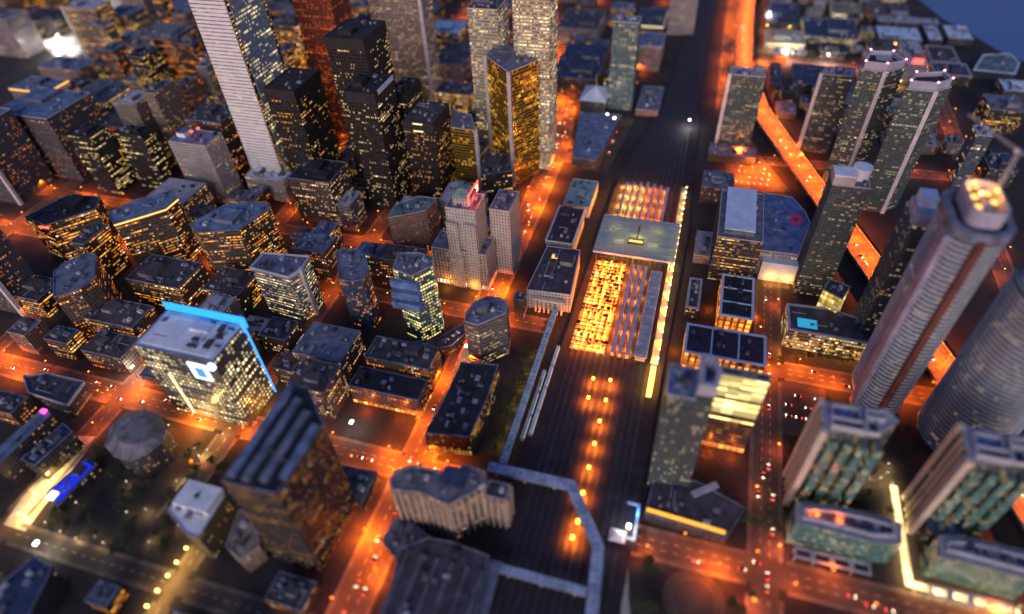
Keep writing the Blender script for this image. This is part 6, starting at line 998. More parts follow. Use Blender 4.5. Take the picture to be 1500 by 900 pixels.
('office_block', 'plain amber banded block with blue roof, well behind the bright warehouse', 'building', 17.4, [(1401.6, -341.0), (1420.8, -341.0), (1420.8, -305.5), (1401.6, -305.5)], 'amber2', 'rblue', {'units': 3}),
('office_block', 'small tan block with pale roof, well behind the bright warehouse', 'building', 17.7, [(1474.2, -255.8), (1498.9, -255.8), (1498.9, -237.7), (1474.2, -237.7)], 'greybrown', 'rpale', {'units': 6}),
('low_block', 'small tan block with pale roof, right of the bright warehouse', 'building', 7.0, [(1170.3, -249.3), (1186.4, -249.3), (1186.4, -229.0), (1170.3, -229.0)], 'greybrown', 'rpale', {'units': 2}),
('low_block', 'small grey block with grey roof, well right of the pinkish slab', 'building', 7.9, [(1459.9, -191.8), (1484.8, -191.8), (1484.8, -169.0), (1459.9, -169.0)], 'greybrown', 'rgrey2', {'units': 2}),
('low_block', 'small tan block with pale roof, well right of the pinkish slab', 'building', 10.0, [(1397.2, -173.0), (1416.6, -173.0), (1416.6, -154.4), (1397.2, -154.4)], 'greybrown', 'rpale', {'units': 6}),
('office_block', 'plain black block with black roof, well right of the green grey slab tower', 'building', 16.6, [(926.7, -284.2), (943.9, -284.2), (943.9, -248.8), (926.7, -248.8)], 'blackamber', 'rblack', {'units': 4}),
('office_block', 'small black block with black roof, well behind the green grey slab tower', 'building', 17.1, [(966.8, -137.2), (985.6, -137.2), (985.6, -106.9), (966.8, -106.9)], 'blackamber', 'rblack', {'units': 4}),
('low_block', 'small black block with black roof, well right of the pinkish slab', 'building', 9.1, [(1455.0, -161.0), (1476.9, -161.0), (1476.9, -142.2), (1455.0, -142.2)], 'blackamber', 'rblack', {'units': 2})]
MAIN = 139
for i_, row in enumerate(ROWS): building(*row, main=i_ < MAIN)

# ------------------------------------------------------------------ ground, water, streets
mb = MB(); mb.box(-3000, -9000, -1.2, 14000, 9000, 0); g = struct('ground', mb, 'ground')
shore = [(3000, 900), (2300, -60), (1900, -250), (1459, -378), (1360, -402), (1290, -436), (1225, -462), (1170, -500), (1120, -520), (1020, -545), (820, -560), (500, -545), (100, -520)]
mb = MB(); mb.poly([(9000, 2500)] + shore + [(100, -6000), (9000, -6000)], .06); struct('lake_water', mb, 'lake')

def ribbon(mb, L, w, z0, z1, closed=True):
    n = len(L); A, B = [], []
    for i in range(n):
        p = Vector(L[i]); d0 = (p - Vector(L[i - 1])).normalized() if i else None; d1 = (Vector(L[i + 1]) - p).normalized() if i < n - 1 else None
        d = ((d0 or d1) + (d1 or d0)).normalized(); nn = Vector((-d.y, d.x)); k = (w / 2) / max(.5, nn.dot(Vector((-(d1 or d0).y, (d1 or d0).x))))
        A.append(p + nn * k); B.append(p - nn * k)
    for i in range(n - 1):
        mb.face([(*A[i], z1), (*B[i], z1), (*B[i + 1], z1), (*A[i + 1], z1)])
        if closed:
            mb.face([(*B[i], z0), (*B[i + 1], z0), (*B[i + 1], z1), (*B[i], z1)]); mb.face([(*A[i + 1], z0), (*A[i], z0), (*A[i], z1), (*A[i + 1], z1)])
            mb.face([(*A[i], z0), (*A[i + 1], z0), (*B[i + 1], z0), (*B[i], z0)])
    if closed:
        mb.face([(*A[0], z0), (*B[0], z0), (*B[0], z1), (*A[0], z1)]); mb.face([(*B[-1], z0), (*A[-1], z0), (*A[-1], z1), (*B[-1], z1)])
    return A, B
def along(L, step, start=0.):
    """points, headings at a regular spacing on a polyline"""
    out = []; t = start
    for i in range(len(L) - 1):
        a, b = Vector(L[i]), Vector(L[i + 1]); n = (b - a).length; d = (b - a) / n
        while t <= n: out.append((a + d * t, d)); t += step
        t -= n
    return out
FRONT = [(40, 174), (640, 176), (780, 178), (900, 196), (1020, 230), (1180, 290), (1500, 420)]
ROADS = [  # line, width, lamp spacing (0: dark), lamp kind, watts
    (FRONT, 24, 26, 'o', 80000),
    ([(150, 345), (900, 345), (1300, 350)], 15, 36, 'o', 16000),
    ([(60, 466), (1000, 480), (1500, 490)], 16, 34, 'o', 18000),
    ([(150, 640), (1500, 650)], 14, 50, 'o', 12000),
    ([(200, 800), (1600, 815)], 14, 60, 'o', 14000),
    ([(300, 980), (1600, 1000)], 16, 60, 'o', 14000),
    ([(50, 305), (215, 305)], 10, 0, 'y', 0),
    ([(238, 140), (245, 900)], 19, 26, 'o', 60000),
    ([(424, 112), (430, 900)], 15, 32, 'o', 30000),
    ([(505, 215), (507, 900)], 13, 34, 'o', 26000),
    ([(742, 150), (742, 1000)], 17, 38, 'o', 11000),
    ([(905, 120), (905, 1000)], 17, 40, 'o', 15000),
    ([(1060, 220), (1062, 1000)], 14, 50, 'o', 15000),
    ([(105, 190), (104, 640)], 12, 0, 'o', 0),
    ([(150, -100), (670, -102)], 19, 44, 'r', 9000),
    ([(226, -12), (226, -330)], 19, 25, 'o', 40000),
    ([(421, -40), (421, -300)], 17, 27, 'o', 45000),
    ([(1108, -85), (1108, -360)], 18, 34, 'o', 60000),
    ([(240, -330), (1200, -345)], 16, 40, 'o', 10000),
    ([(790, -100), (800, -340)], 15, 34, 'o', 14000),
    ([(925, -36), (1075, -34), (1250, -33), (1600, -36)], 14, 24, 'o', 30000),
]
def crosses(p, me):
    for r in ROADS:
        if r is me: continue
        for i in range(len(r[0]) - 1):
            a, b = Vector(r[0][i]), Vector(r[0][i + 1]); d = b - a; t = max(0, min(1, (p - a).dot(d) / d.length_squared))
            if (a + d * t - p).length < r[1] / 2 + 4: return True
    return False
FOOT = [[(x, y) for x, y in row[4]] for row in ROWS]
FBOX = [(min(p[0] for p in f), max(p[0] for p in f), min(p[1] for p in f), max(p[1] for p in f)) for f in FOOT]
def built(x, y, m=0.):
    for f, b in zip(FOOT, FBOX):
        if b[0] - m <= x <= b[1] + m and b[2] - m <= y <= b[3] + m:
            if m or inside(f, x, y): return True
    return False
for k, r in enumerate(ROADS):
    L, w = r[0], r[1]; ew = abs(L[1][0] - L[0][0]) > abs(L[1][1] - L[0][1])
    z = .05 if ew else .09
    mb = MB(); ribbon(mb, L, w, 0, z, False); struct('road', mb, 'asphalt')
    mb = MB(); pv = MB()
    for p, d in along(L, 9.):
        if crosses(p, r): continue
        nn = Vector((-d.y, d.x))
        for off in ((0,) if w < 17 else (-w / 6, w / 6)):
            c = p + nn * off; mb.face([(c.x - d.x * 2 - nn.x * .13, c.y - d.y * 2 - nn.y * .13, .14), (c.x + d.x * 2 - nn.x * .13, c.y + d.y * 2 - nn.y * .13, .14), (c.x + d.x * 2 + nn.x * .13, c.y + d.y * 2 + nn.y * .13, .14), (c.x - d.x * 2 + nn.x * .13, c.y - d.y * 2 + nn.y * .13, .14)][:: 1])
        for sd in (-1, 1):
            c = p + nn * sd * (w / 2 + 1.6); pv.rbox(c.x, c.y, .0, 9.02, 3.2, .17 + .003 * (k % 5), math.atan2(d.y, d.x), False)
    if mb.f: struct('lane_marking', mb, 'paint')
    if pv.f: struct('pavement', pv, 'pave')
GARD = [(1600, -60), (1250, -57), (1075, -59), (915, -86), (743, -146), (604, -196), (457, -246), (328, -282), (180, -320)]
mb = MB(); ribbon(mb, GARD, 28, 8.2, 10)
rd = tag(mb.build('expressway', 'deck'), 'elevated expressway glowing orange between the lakeside towers', 'expressway')
GA, GB = offset, None
for sd in (-1, 1):
    pts = []
    for p, d in along(GARD, 20.): pts.append(p + Vector((-d.y, d.x)) * sd * 13.7)
    mb = MB(); ribbon(mb, [tuple(p) for p in pts], .5, 10.02, 11.1); mb.build('barrier', 'concrete', rd)
mb = MB()
for p, d in along(GARD, 34., 8):
    for sd in (-8, 8): q = p + Vector((-d.y, d.x)) * sd; mb.rbox(q.x, q.y, 0, 1.8, 1.8, 8.2, math.atan2(d.y, d.x))
mb.build('pier_row', 'concrete', rd)
mb = MB()
for p, d in along(GARD, 10.):
    nn = Vector((-d.y, d.x))
    for off in (-9.3, -4.7, 4.7, 9.3):
        c = p + nn * off; mb.face([(c.x - d.x * 2 - nn.x * .12, c.y - d.y * 2 - nn.y * .12, 10.02), (c.x + d.x * 2 - nn.x * .12, c.y + d.y * 2 - nn.y * .12, 10.02), (c.x + d.x * 2 + nn.x * .12, c.y + d.y * 2 + nn.y * .12, 10.02), (c.x - d.x * 2 + nn.x * .12, c.y - d.y * 2 + nn.y * .12, 10.02)])
mb.build('lane_marking', 'paint', rd)

# lit squares, yards and paths
def flat(name, P, mat, z=.13): mb = MB(); mb.poly(P, z); return struct(name, mb, mat)
flat('plaza_paving', [(868, 1150), (935, 1150), (1015, 1265), (945, 1285)], 'palestonepave')
flat('plaza_paving', [(108, 448), (196, 458), (190, 488), (108, 470)], 'palestonepave', .12)
flat('yard', [(795, -40), (800, -92), (722, -128), (704, -60)], 'asphalt')
flat('yard', [(868, 140), (868, 86), (715, 100), (715, 140)], 'asphalt')
flat('yard', [(408, -113), (408, -150), (350, -150), (350, -113)], 'asphalt')
mb = MB(); ribbon(mb, [(322, -195), (244, -195.5), (241, -262)], 5.5, 0, .2, False); struct('path', mb, 'palestonepave')
mb = MB(); ribbon(mb, [(206, -4), (182, -8), (160, -14)], 6, 0, .2, False); struct('path', mb, 'palestonepave')
mb = MB(); mb.tube((193, -54, 0), (193, -54, .16), 21, n=40); struct('paved_circle', mb, 'asphalt')
mb = MB(); T = [(193 + 15 * math.cos(k * math.pi / 20), -54 + 15 * math.sin(k * math.pi / 20)) for k in range(40)]; mb.ring(T, .17, .5, .5, .5); struct('path', mb, 'pave')

# ------------------------------------------------------------------ railway
BALL = [(100, -6), (400, -10), (620, -14), (757, -8), (900, -6), (1383, -2), (1800, 10), (1800, 70), (1390, 52), (1000, 46), (860, 58), (750, 82), (640, 84), (400, 88), (262, 92), (100, 84)]
mb = MB(); mb.poly(BALL, 1.6)
for i in range(len(BALL)): a, b = BALL[i], BALL[(i + 1) % len(BALL)]; mb.face([(*a, 0), (*b, 0), (*b, 1.6), (*a, 1.6)])
struct('railway_ballast', mb, 'ballast')
for k in range(13):
    y = 4 + k * 6.0; ye = 4 + k * 3.4
    L = [(100, y - 2), (400, y), (700, y), (860, y * .78 + 4), (1050, ye), (1390, ye + 2), (1790, ye + 14)]
    mb = MB(); ribbon(mb, L, 2.5, 1.6, 1.72, False)
    for s_ in (-.72, .72): ribbon(mb, [(a, b + s_) for a, b in L], .14, 1.72, 1.9)
    struct('railway_track', mb, 'track')

# the train shed: west half stripped to its beams over lit platforms, then glazed atrium, then the east canopies
sh = thing('train_shed', 'train shed roof stripped to dark beams over blazing orange platforms', 'train shed', (397, 80, 0))
def shp(name, mat, fn):
    mb = MB(); fn(mb); mb.v = [(a - 397, b - 80, c) for a, b, c in mb.v]; return mb.build(name, mat, sh)
rnd = random.Random(4)
for k in range(5):
    y = 49 + k * 6.4
    shp('platform', 'cream', lambda m, y=y: m.box(400, y - 1.9, 1.7, 534, y + 1.9, 2.7))
shp('light_catch_floor', 'rtan', lambda m: m.box(399, 46, 1.62, 534, 79.5, 1.95))  # added slab across the shed, catches the lamp light as one orange mass
def beams(m):
    for k in range(27):
        x = 399 + k * 5.2
        if rnd.random() < .9: m.box(x, 43.5 + rnd.uniform(0, 5), 8.0, x + .5, 79, 8.6)
    for k in range(12):
        y = 44 + k * 3.15; m.box(398, y, 7.4, 533, y + .4, 7.98)
shp('roof_beams', 'darksteel', beams)
def patches(m):
    for _ in range(105):
        x, y = 400 + 5.2 * rnd.randint(0, 24), 44.4 + 3.15 * rnd.randint(0, 10); m.box(x + .6, y, 8.62, x + 5.1, y + rnd.choice((2., 3.)), 8.9)
shp('roof_patches', 'rust', patches)
for k in range(26):
    for j in range(5):
        if rnd.random() < .25: continue
        x, y = 401.5 + k * 5.2, 49 + j * 6.4
        c = rnd.choice(('e_orange', 'e_yellow', 'e_yellow'))
        if k % 2 == j % 2 or rnd.random() < .3: shp('shed_lamp', c, lambda m: m.box(x, y - .45, 7.1, x + 1.5, y + .45, 7.38)) if (k * 5 + j) % 3 else None
for k in range(9):
    for j in range(3): light(404 + k * 15.5, 50 + j * 11.5, 6.6, ORG if (k + j) % 3 else AMB, 19000, .8)
# three long grey platform roofs with orange lit gaps
for i, y in enumerate((24.6, 31.6, 38.4)):
    c = thing('platform_canopy', ('long grey platform canopy next to the ribbed white canopy', 'middle one of three long grey platform canopies in the shed', 'long grey platform canopy next to the stripped orange shed')[i], 'canopy', (399, y, 0), 0, 'grey platform canopies west of the atrium')
    mb = MB(); mb.box(0, -2., 6.4, 132, 2., 6.8); mb.build('canopy_roof', 'coachgrey', c)
    mb = MB(); mb.box(0, -1.6, 1.7, 132, 1.6, 2.7); mb.build('platform', 'cream', c)
    mb = MB(); [mb.tube((6 + 15 * q, 0, 2.7), (6 + 15 * q, 0, 6.4), .25) for q in range(9)]; mb.build('post_row', 'steel', c)
    for q in range(6): light(10 + 23 * q, 3.4, 4.6, ORG, 16000, .6, c)
c = thing('platform_canopy', 'ribbed white canopy roof along the south side of the shed', 'canopy', (399, 12.4, 0))
def rib(m):
    m.box(0, -6, 6.6, 126, 6, 7.0)
mb = MB(); rib(mb); mb.build('canopy_roof', 'coachroof', c)
mb = MB()
for q in range(6): mb.box(0, -5.4 + q * 2.05, 7.0, 126, -4.6 + q * 2.05, 7.9)
mb.build('roof_ribs', 'rpale', c)
mb = MB()
for q in range(17): mb.box(3 + q * 7.4, -6.1, 7.92, 3.8 + q * 7.4, 6.1, 8.2)
mb.build('cross_ribs', 'coachgrey', c)
mb = MB(); mb.box(0, -4.6, 1.7, 126, 4.6, 2.7); mb.build('platform', 'greyconc', c)
for q in range(5): light(8 + 26 * q, 8.2, 5, AMB, 4200, .6, c)
pl = thing('lit_platform', 'open platform blazing yellow along the south edge of shed', 'platform', (398, -1, 0))
mb = MB(); mb.box(0, -3.4, 1.7, 300, 2.6, 2.7); mb.build('platform', 'cream', pl)
mb = MB(); mb.box(0, 2.7, 1.7, 300, 3.3, 5.2); mb.build('back_wall', 'cream', pl)
mb = MB(); mb.box(-40, -2.6, 1.7, -2, 2.4, 2.5); mb.build('platform_end', 'cream', pl)
for q in range(26):
    x = 3 + q * 11.6
    mb = MB(); mb.tube((x, -2.6, 2.7), (x, -2.6, 8), .16); ps = mb.build('lamp_post', 'steel', pl)
    mb = MB(); mb.box(x - .7, -3.2, 8, x + .7, -1.4, 8.5); mb.build('lamp_head', 'e_yellow' if q % 3 else 'e_white', ps)
    if q % 2 == 0: light(x, -1.2, 7.4, AMB if q % 4 else YEL, 7500 if q < 14 else 2500, .5, pl)
for q in range(3): light(-34 + q * 13, 0, 7, (1., .46, .06), 12000, .6, pl)
at = thing('glass_atrium', 'pale glazed atrium roof spanning the railway platforms, lit from inside', 'atrium', (566, 40, 0))
mb = MB(); mb.box(-33, -43, 15.4, 35, 43, 15.8); mb.build('glass_roof', 'atriumglass', at)
mb = MB()
for q in range(11): mb.box(-33, -43 + q * 8.5, 15.81, 35, -42.6 + q * 8.5, 16.1)
for q in range(8): mb.box(-33 + q * 9.6, -43.2, 16.1, -32.6 + q * 9.6, 43.2, 16.3)
mb.build('roof_bars', 'skyroof', at)
mb = MB(); mb.ring([(-33, -43), (35, -43), (35, 43), (-33, 43)], 13.6, 16.5, .5, .3); mb.build('edge_beam', 'bridgeblue', at)
mb = MB()
for q in range(5):
    for x in (-32, 34): mb.tube((x, -40 + q * 20, 1.6), (x, -40 + q * 20, 13.6), .5)
mb.build('column_row', 'steel', at)
mb = MB(); mb.ring([(-13, -8), (-5, -8), (-5, 9), (-13, 9)], 16.4, 18.6, 0, .7); wl = mb.build('light_well', 'steel', at)
mb = MB(); mb.box(-12.3, -7.3, 16.45, -5.7, 8.3, 16.7); mb.build('well_glow', 'e_amberband', wl)
mb = MB(); mb.box(-5, -.6, 16.4, 22, .9, 17.2); mb.build('roof_spine', 'steel', at)
mb = MB(); [mb.rbox(a, b_, 16.35, 2.4, 1.6, 1.2) for a, b_ in ((12, 24), (16, 30), (10, 31), (18, 22))]; mb.build('roof_plant', 'cream', at)
for a, b_, w_ in ((0, 0, 26000), (-10, 18, 12000), (-10, -18, 12000), (14, 26, 9000), (16, -20, 9000)): light(a, b_, 9, YEL, w_, 2, at)
for i in range(7):
    y = 18.5 + i * 8.4
    c = thing('platform_canopy', 'slim grey canopy beyond the glazed atrium, orange light in the gaps', 'canopy', (611, y, 0), 0, 'slim canopies east of the atrium')
    hi_ = 84 - abs(i - 3) * 2
    mb = MB(); mb.box(0, -1.7, 6.2, hi_, 1.7, 6.6); mb.build('canopy_roof', 'coachgrey', c)
    mb = MB(); mb.box(0, -1.5, 1.7, hi_, 1.5, 2.7); mb.build('platform', 'cream', c)
    mb = MB(); [mb.tube((5 + 14 * q, 0, 2.7), (5 + 14 * q, 0, 6.2), .25) for q in range(6)]; mb.build('post_row', 'steel', c)
    for q in range(4): light(10 + 21 * q, 4.2, 4.2, AMB if i > 2 else ORG, 22000, .6, c)
ry = [(359, 49), (361, 34), (337, 49), (338, 34), (315, 35), (292, 35), (269, 35), (246, 35), (222, 34), (209, 35)]
LAMPG = {}
def lamp_proto(name, h, head, col, arm=2.2, big=1.):
    r = thing(name, 'x', 'street lamp')
    mb = MB(); mb.tube((0, 0, 0), (0, 0, h), .2, .12); mb.tube((0, 0, h), (arm, 0, h + .5), .11, .09); mb.build('pole', 'steel', r)
    mb = MB(); mb.box(arm - .7 * big, -.55 * big, h + .2, arm + .9 * big, .55 * big, h + .75); mb.build('lamp_head', head, r)
    return r
PROTO = dict(p=lamp_proto('path_lamp', 5, 'e_paleband', YEL, .6, .8), o=lamp_proto('street_lamp', 11.5, 'e_sodium', ORG, 2.2, .7), y=lamp_proto('street_lamp', 8.5, 'e_yellow', YEL, 1.6, 1.3), w=lamp_proto('floodlight_mast', 14, 'e_white', WHT, 1.2, 2.2), r=lamp_proto('street_lamp', 9, 'e_sodium', ORG), t=lamp_proto('yard_lamp', 9, 'e_yard', ORG, 1., 2.0))
COLR = dict(p=(1., .70, .28), o=ORG, y=(1., .58, .15), w=WHT, r=(1., .16, .05), t=(1., .19, .01))
used_proto = set()
def lamp(kind, x, y, rz, label, group, watts, z=0., cat='street lamp'):
    p = PROTO[kind]
    if kind in used_proto: o = dup(p, (x, y, z), rz)
    else: o = p; used_proto.add(kind); o.location = (x, y, z); o.rotation_euler = (0, 0, rz)
    o['label'] = label; o['group'] = group; o['category'] = cat
    h = {'p': 5.2, 'o': 11.4, 'y': 8.4, 'w': 13.8, 'r': 9, 't': 9}[kind]
    if watts: (light(x + 2.2 * math.cos(rz), y + 2.2 * math.sin(rz), z + h - .4, COLR[kind], watts, .7) if kind == 'w' else spot(x + 2.2 * math.cos(rz), y + 2.2 * math.sin(rz), z + h - .4, COLR[kind], watts, .7, 140 if kind == 't' else 170, 1. if kind == 't' else .5))
    return o
for i, (x, y) in enumerate(ry): lamp('t', x, y, 0, 'tall lamp casting an orange pool on the dark tracks', 'yard lamps between the tracks', 85000, 1.6, 'lamp')
CAMP = (0, 0, 450)
RN = ['Front street beside the stone station', 'the narrow street behind the hotel group', 'the street running past the blue lit office', 'the street through the brown tower district', 'a far street at the top left', 'a far street at the top left', '', 'the wide orange crossing by the round concert hall', 'the orange street beside the lemon lit office', 'the street between dark blue and lemon lit towers', 'the street between gold tower and pale twin towers', 'the orange avenue right of the pale twin towers', 'the far street beyond the navy theatre', '', 'the dim street beside the dark glass tower', 'the orange road at the bottom right', 'the orange road below the pale rimmed podium', 'the orange cross road by the lit warehouse', 'the lakeside street behind the condos', 'the street by the bluish glass tower', 'the road running beside the elevated expressway']
for k, r in enumerate(ROADS):
    if not r[2]: continue
    side = 1; rr_ = random.Random(k)
    for p, d in along(r[0], r[2], 6):
        side = -side; nn = Vector((-d.y, d.x)); q = p + nn * side * (r[1] / 2 + .9)
        if built(q.x, q.y, 0) or (q.x < 60): continue
        lamp(r[3], q.x, q.y, math.atan2(-nn.y * side, -nn.x * side), 'orange street lamp along ' + RN[k], 'lamps on ' + RN[k], r[4] * rr_.choice((.12, .5, .9, 1.3, 1.9)))
for i, (p, d) in enumerate(along(GARD, 30, 5)):
    if p.x < 200 or p.x > 1500: continue
    lamp('o', p.x, p.y, math.atan2(d.y, d.x) + math.pi / 2, 'orange lamp in the middle of the elevated expressway', 'expressway lamps', 95000, 10)
    q = p + Vector((-d.y, d.x)) * 12
for (x, y) in ((128, 310.6), (117, 310.6), (107, 310.6), (96, 310.6), (85, 310.6), (139, 310.6)):
    lamp('y', x, y, -1.57, 'bright yellow lamp in the row at lower left', 'row of yellow lamps at lower left', 9000)
for i, (x, y) in enumerate(((115, 456), (133, 459), (150, 463), (166, 466), (183, 469))):
    lamp('y', x, y, 0, 'yellow lamp lighting the plaza between navy roofed bars', 'plaza lamps between the navy bars', 26000)
for i in range(9):
    a = i / 8; x, y = (320 - 76 * a, -191.5)
    lamp('p', x, y, -1.57, 'yellow lamp along the pale lit path between terrace blocks', 'lamps along the pale path', 5200)
for i in range(6): lamp('p', 244.5, -200 - 12 * i, 3.14, 'yellow lamp along the pale lit path between terrace blocks', 'lamps along the pale path', 7000)
for (x, y) in ((880, 1170), (915, 1190), (950, 1235), (985, 1262), (930, 1265)): lamp('w', x, y, 0, 'floodlight mast on the dazzling white square', 'floodlights on the white square', 95000, 0, 'floodlight')
SP = [((98, 418), 'w', 'white floodlight at the left edge beside navy corner block', 12000), ((86, 404), 'w', 'white floodlight in front of the navy corner block', 9000),
      ((262, 470), 'w', 'white floodlight over the orange crossing near the concert hall', 24000), ((290, 415), 'w', 'greenish white floodlight behind the blue lit office', 24000), ((226, -3), 'w', 'dazzling white floodlight beside the white tent by the tracks', 9000),
      ((1128, -128), 'w', 'white yard lamp in front of the bright warehouse', 60000), ((1300, -98), 'w', 'white yard lamp on the navy depot', 50000), ((1120, -190), 'w', 'white yard lamp beside the white plant boxes', 50000),
      ((365, 172), 'w', 'white lamp at the bend below the wedge shaped office', 14000), ((852, 8), 'w', 'white lamp beside the tracks near green grey slab', 22000), ((258, 238), 'w', 'white lamp on the dark crossing left of hotel', 12000),
      ((846, 124), 'w', 'white lamp at the far end of the station car park', 12000), ((836, 112), 'w', 'second white lamp at the far end of station car park', 12000), ((910, -186), 'y', 'yellow lamp on the patch beside the expressway', 20000)]
for (x, y), k_, l_, w_ in SP: o = lamp(k_, x, y, 0, l_, None, w_, 0, 'floodlight'); del o['group']

prk = random.Random(31)
for i in range(34):
    x, y = prk.uniform(880, 1450), prk.uniform(-330, -95)
    if not built(x, y, 1): lamp('y', x, y, prk.uniform(0, 6), 'warm yard lamp among the lakeside sheds', 'yard lamps among the lakeside sheds', prk.choice((6000, 14000, 30000)))
for i in range(16):
    x, y = prk.uniform(930, 1500), prk.uniform(95, 260)
    if not built(x, y, 1): lamp('o', x, y, prk.uniform(0, 6), 'orange lamp in the low district left of the railway corridor', 'lamps left of the railway corridor', prk.choice((12000, 30000, 50000)))
for i in range(26):
    x, y = prk.uniform(112, 228), prk.uniform(316, 440)
    if not built(x, y, 2): lamp('p', x, y, prk.uniform(0, 6), 'small amber path lamp in the dark park beside the concert hall', 'path lamps in the dark park', prk.choice((600, 1500, 3500)))

# ------------------------------------------------------------------ trains
tr0 = None
def coach(parent, x0, y, roofm, L=25.5):
    mb = MB(); mb.box(x0, y - 1.5, 1.95, x0 + L, y + 1.5, 5.6); mb.build('coach_body', 'ductmetal', parent)
    mb = MB(); mb.box(x0 + .3, y - 1.35, 5.6, x0 + L - .3, y + 1.35, 6.0); mb.build('coach_roof', roofm, parent)
    mb = MB(); mb.box(x0 + 1.5, y - 1.56, 3.9, x0 + L - 1.5, y + 1.56, 4.8); mb.build('window_band', 'e_paleband', parent)
for i, (y, x0, n_) in enumerate(((89.5, 292, 4),)):
    t_ = thing('passenger_train', 'pale passenger train standing along the glazed walkway', 'train', (x0, y, 0))
    for q in range(n_): coach(t_, q * 26.2, 0, 'rpaleb')
t_ = thing('passenger_train', 'shorter blue roofed train beside the pale train', 'train', (286, 95, 0))
for q in range(3): coach(t_, q * 26.2, 0, 'bridgeblue')

# ------------------------------------------------------------------ walkways over the tracks
def walkway(name, label, lines, w, zz, mat, cat='walkway', glass=False):
    x0, y0 = lines[0][0]; r = thing(name, label, cat, (x0, y0, 0))
    for L in lines:
        L = [(a - x0, b - y0) for a, b in L]
        mb = MB(); ribbon(mb, L, w - .6, zz - 4, zz - .4); mb.build('side_walls', 'skyroof' if glass else 'rslate', r)
        mb = MB(); ribbon(mb, L, w, zz - .38, zz); mb.build('roof_deck', mat, r)
        for p, d in along(L, 24, 6):
            mb = MB(); mb.rbox(p.x, p.y, 0, 1.4, 1.4, zz - 4, math.atan2(d.y, d.x)); mb.build('pier', 'concrete', r)
        mb = MB()
        for p, d in along(L, 12, 3): mb.rbox(p.x, p.y, zz, 1.2, 1.2, .5, math.atan2(d.y, d.x))
        [mb.rbox(p.x, p.y, zz, .35, w - .8, .12, math.atan2(d.y, d.x)) for p, d in along(L, 5, 2)]
        mb.build('roof_vents', 'rslate', r)
    return r
walkway('footbridge', 'blue grey roofed walkway bent around the near end of the tracks', [[(249, 112), (250, 45), (207, 15.5), (150, 10)]], 8.5, 14, 'bridgeblue')
walkway('footbridge', 'straight roofed walkway crossing the tracks at the bottom edge', [[(174, 79), (174, 17.5)]], 6, 13.6, 'bridgeblue')
walkway('footbridge', 'wide short roofed walkway beside the big dark hall', [[(178, 84), (134, 83)]], 11, 13.8, 'rslate')
walkway('skywalk', 'long glazed walkway running to the stone station', [[(256, 102), (400, 102.5), (520, 103)]], 5.5, 12, 'skyroof', glass=True)
ca = thing('canopy_frame', 'small blue lit frame beside the white floodlit tent', 'canopy', (235, -5, 0))
for (a, b_, c_, d_) in ((-14, -4, 16, -2.2), (-14, -2.2, -12, 12), (14, -2.2, 16, 6)):
    mb = MB(); mb.box(a, b_, 7, c_, d_, 8); mb.build('frame_beam', 'bridgeblue', ca)
for a in (-13, 1, 15): mb = MB(); mb.tube((a, -3, 0), (a, -3, 7), .3); mb.build('frame_post', 'steel', ca)
light(8, -2, 10, (.1, .35, 1.), 5000, .5, ca)
tn = thing('tent', 'small white pointed tent glowing beside the tracks', 'tent', (224, 4, 0))
mb = MB(); Q = [(-5, -6), (5, -6), (5, 6), (-5, 6)]
for i in range(4): mb.face([(*Q[i], 3), (*Q[(i + 1) % 4], 3), (0, 0, 8)])
mb.build('tent_roof', 'rwhite', tn)
mb = MB(); [mb.tube((a, b_, 0), (a, b_, 3), .15) for a, b_ in Q]; mb.build('tent_poles', 'steel', tn)
light(-9, 0, 6, PAL, 16000, 1)
# pergolas in front of the two terrace blocks
for i, (x, y, rz, l_) in enumerate(((243, -119, -1.57, 'pale pergola of open squares below the left terrace block'), (239, -205, -1.57, 'pale pergola of open squares below the right terrace block'))):
    pg = thing('pergola', l_, 'pergola', (x, y, 0), rz)
    for q in range(4):
        mb = MB(); mb.ring([(q * 12.6, -3.6), (q * 12.6 + 11.4, -3.6), (q * 12.6 + 11.4, 3.6), (q * 12.6, 3.6)], 7, 8, .5, 1.); mb.build('beam_square', 'rpale', pg)
        for sy in (-3.2, 3.2): mb = MB(); mb.tube((q * 12.6 + .5, sy, 0), (q * 12.6 + .5, sy, 7), .35); mb.build('post', 'rpale', pg)
for (x, y, w_) in ((262, -128, 5000), (262, -142, 4000), (290, -120, 3000), (284, -140, 2600)): light(x, y, 5 if x > 280 else 32, ORG if x < 270 else YEL, w_, .6)

# ------------------------------------------------------------------ round and banded lakeside towers
def banded(label, P, z, nb, hoist=None, pil=None, top=True):
    cx = sum(p[0] for p in P) / len(P); cy = sum(p[1] for p in P) / len(P); Q = [(a - cx, b - cy) for a, b in P]
    r = thing('condo_tower', label, 'tower', (cx, cy, 0))
    mb = MB(); walls(mb, Q, 0, z, 'iceglass'); mb.build('wall', 'iceglass', r)
    mb = MB(); mb.poly(Q, z); mb.build('roof', 'rgrey', r)
    sl = MB(); sl.ring(Q, 0, 1.2, .75, -.05); first = sl.build('balcony', 'slab', r); first.location.z = z / nb
    for k in range(2, nb):
        o = first.copy(); COL.objects.link(o); o.parent = r; o.location.z = k * z / nb
    if hoist:
        (a, b, c, d) = hoist; mb = MB(); mb.box(a - cx, b - cy, 0, c - cx, d - cy, z + 3); mb.build('hoist_shaft', 'rust', r)
    if pil:
        (a, b, c, d) = pil; mb = MB(); mb.box(a - cx, b - cy, 0, c - cx, d - cy, z); mb.build('side_fin', 'lavender', r)
    return r, Q, (cx, cy)
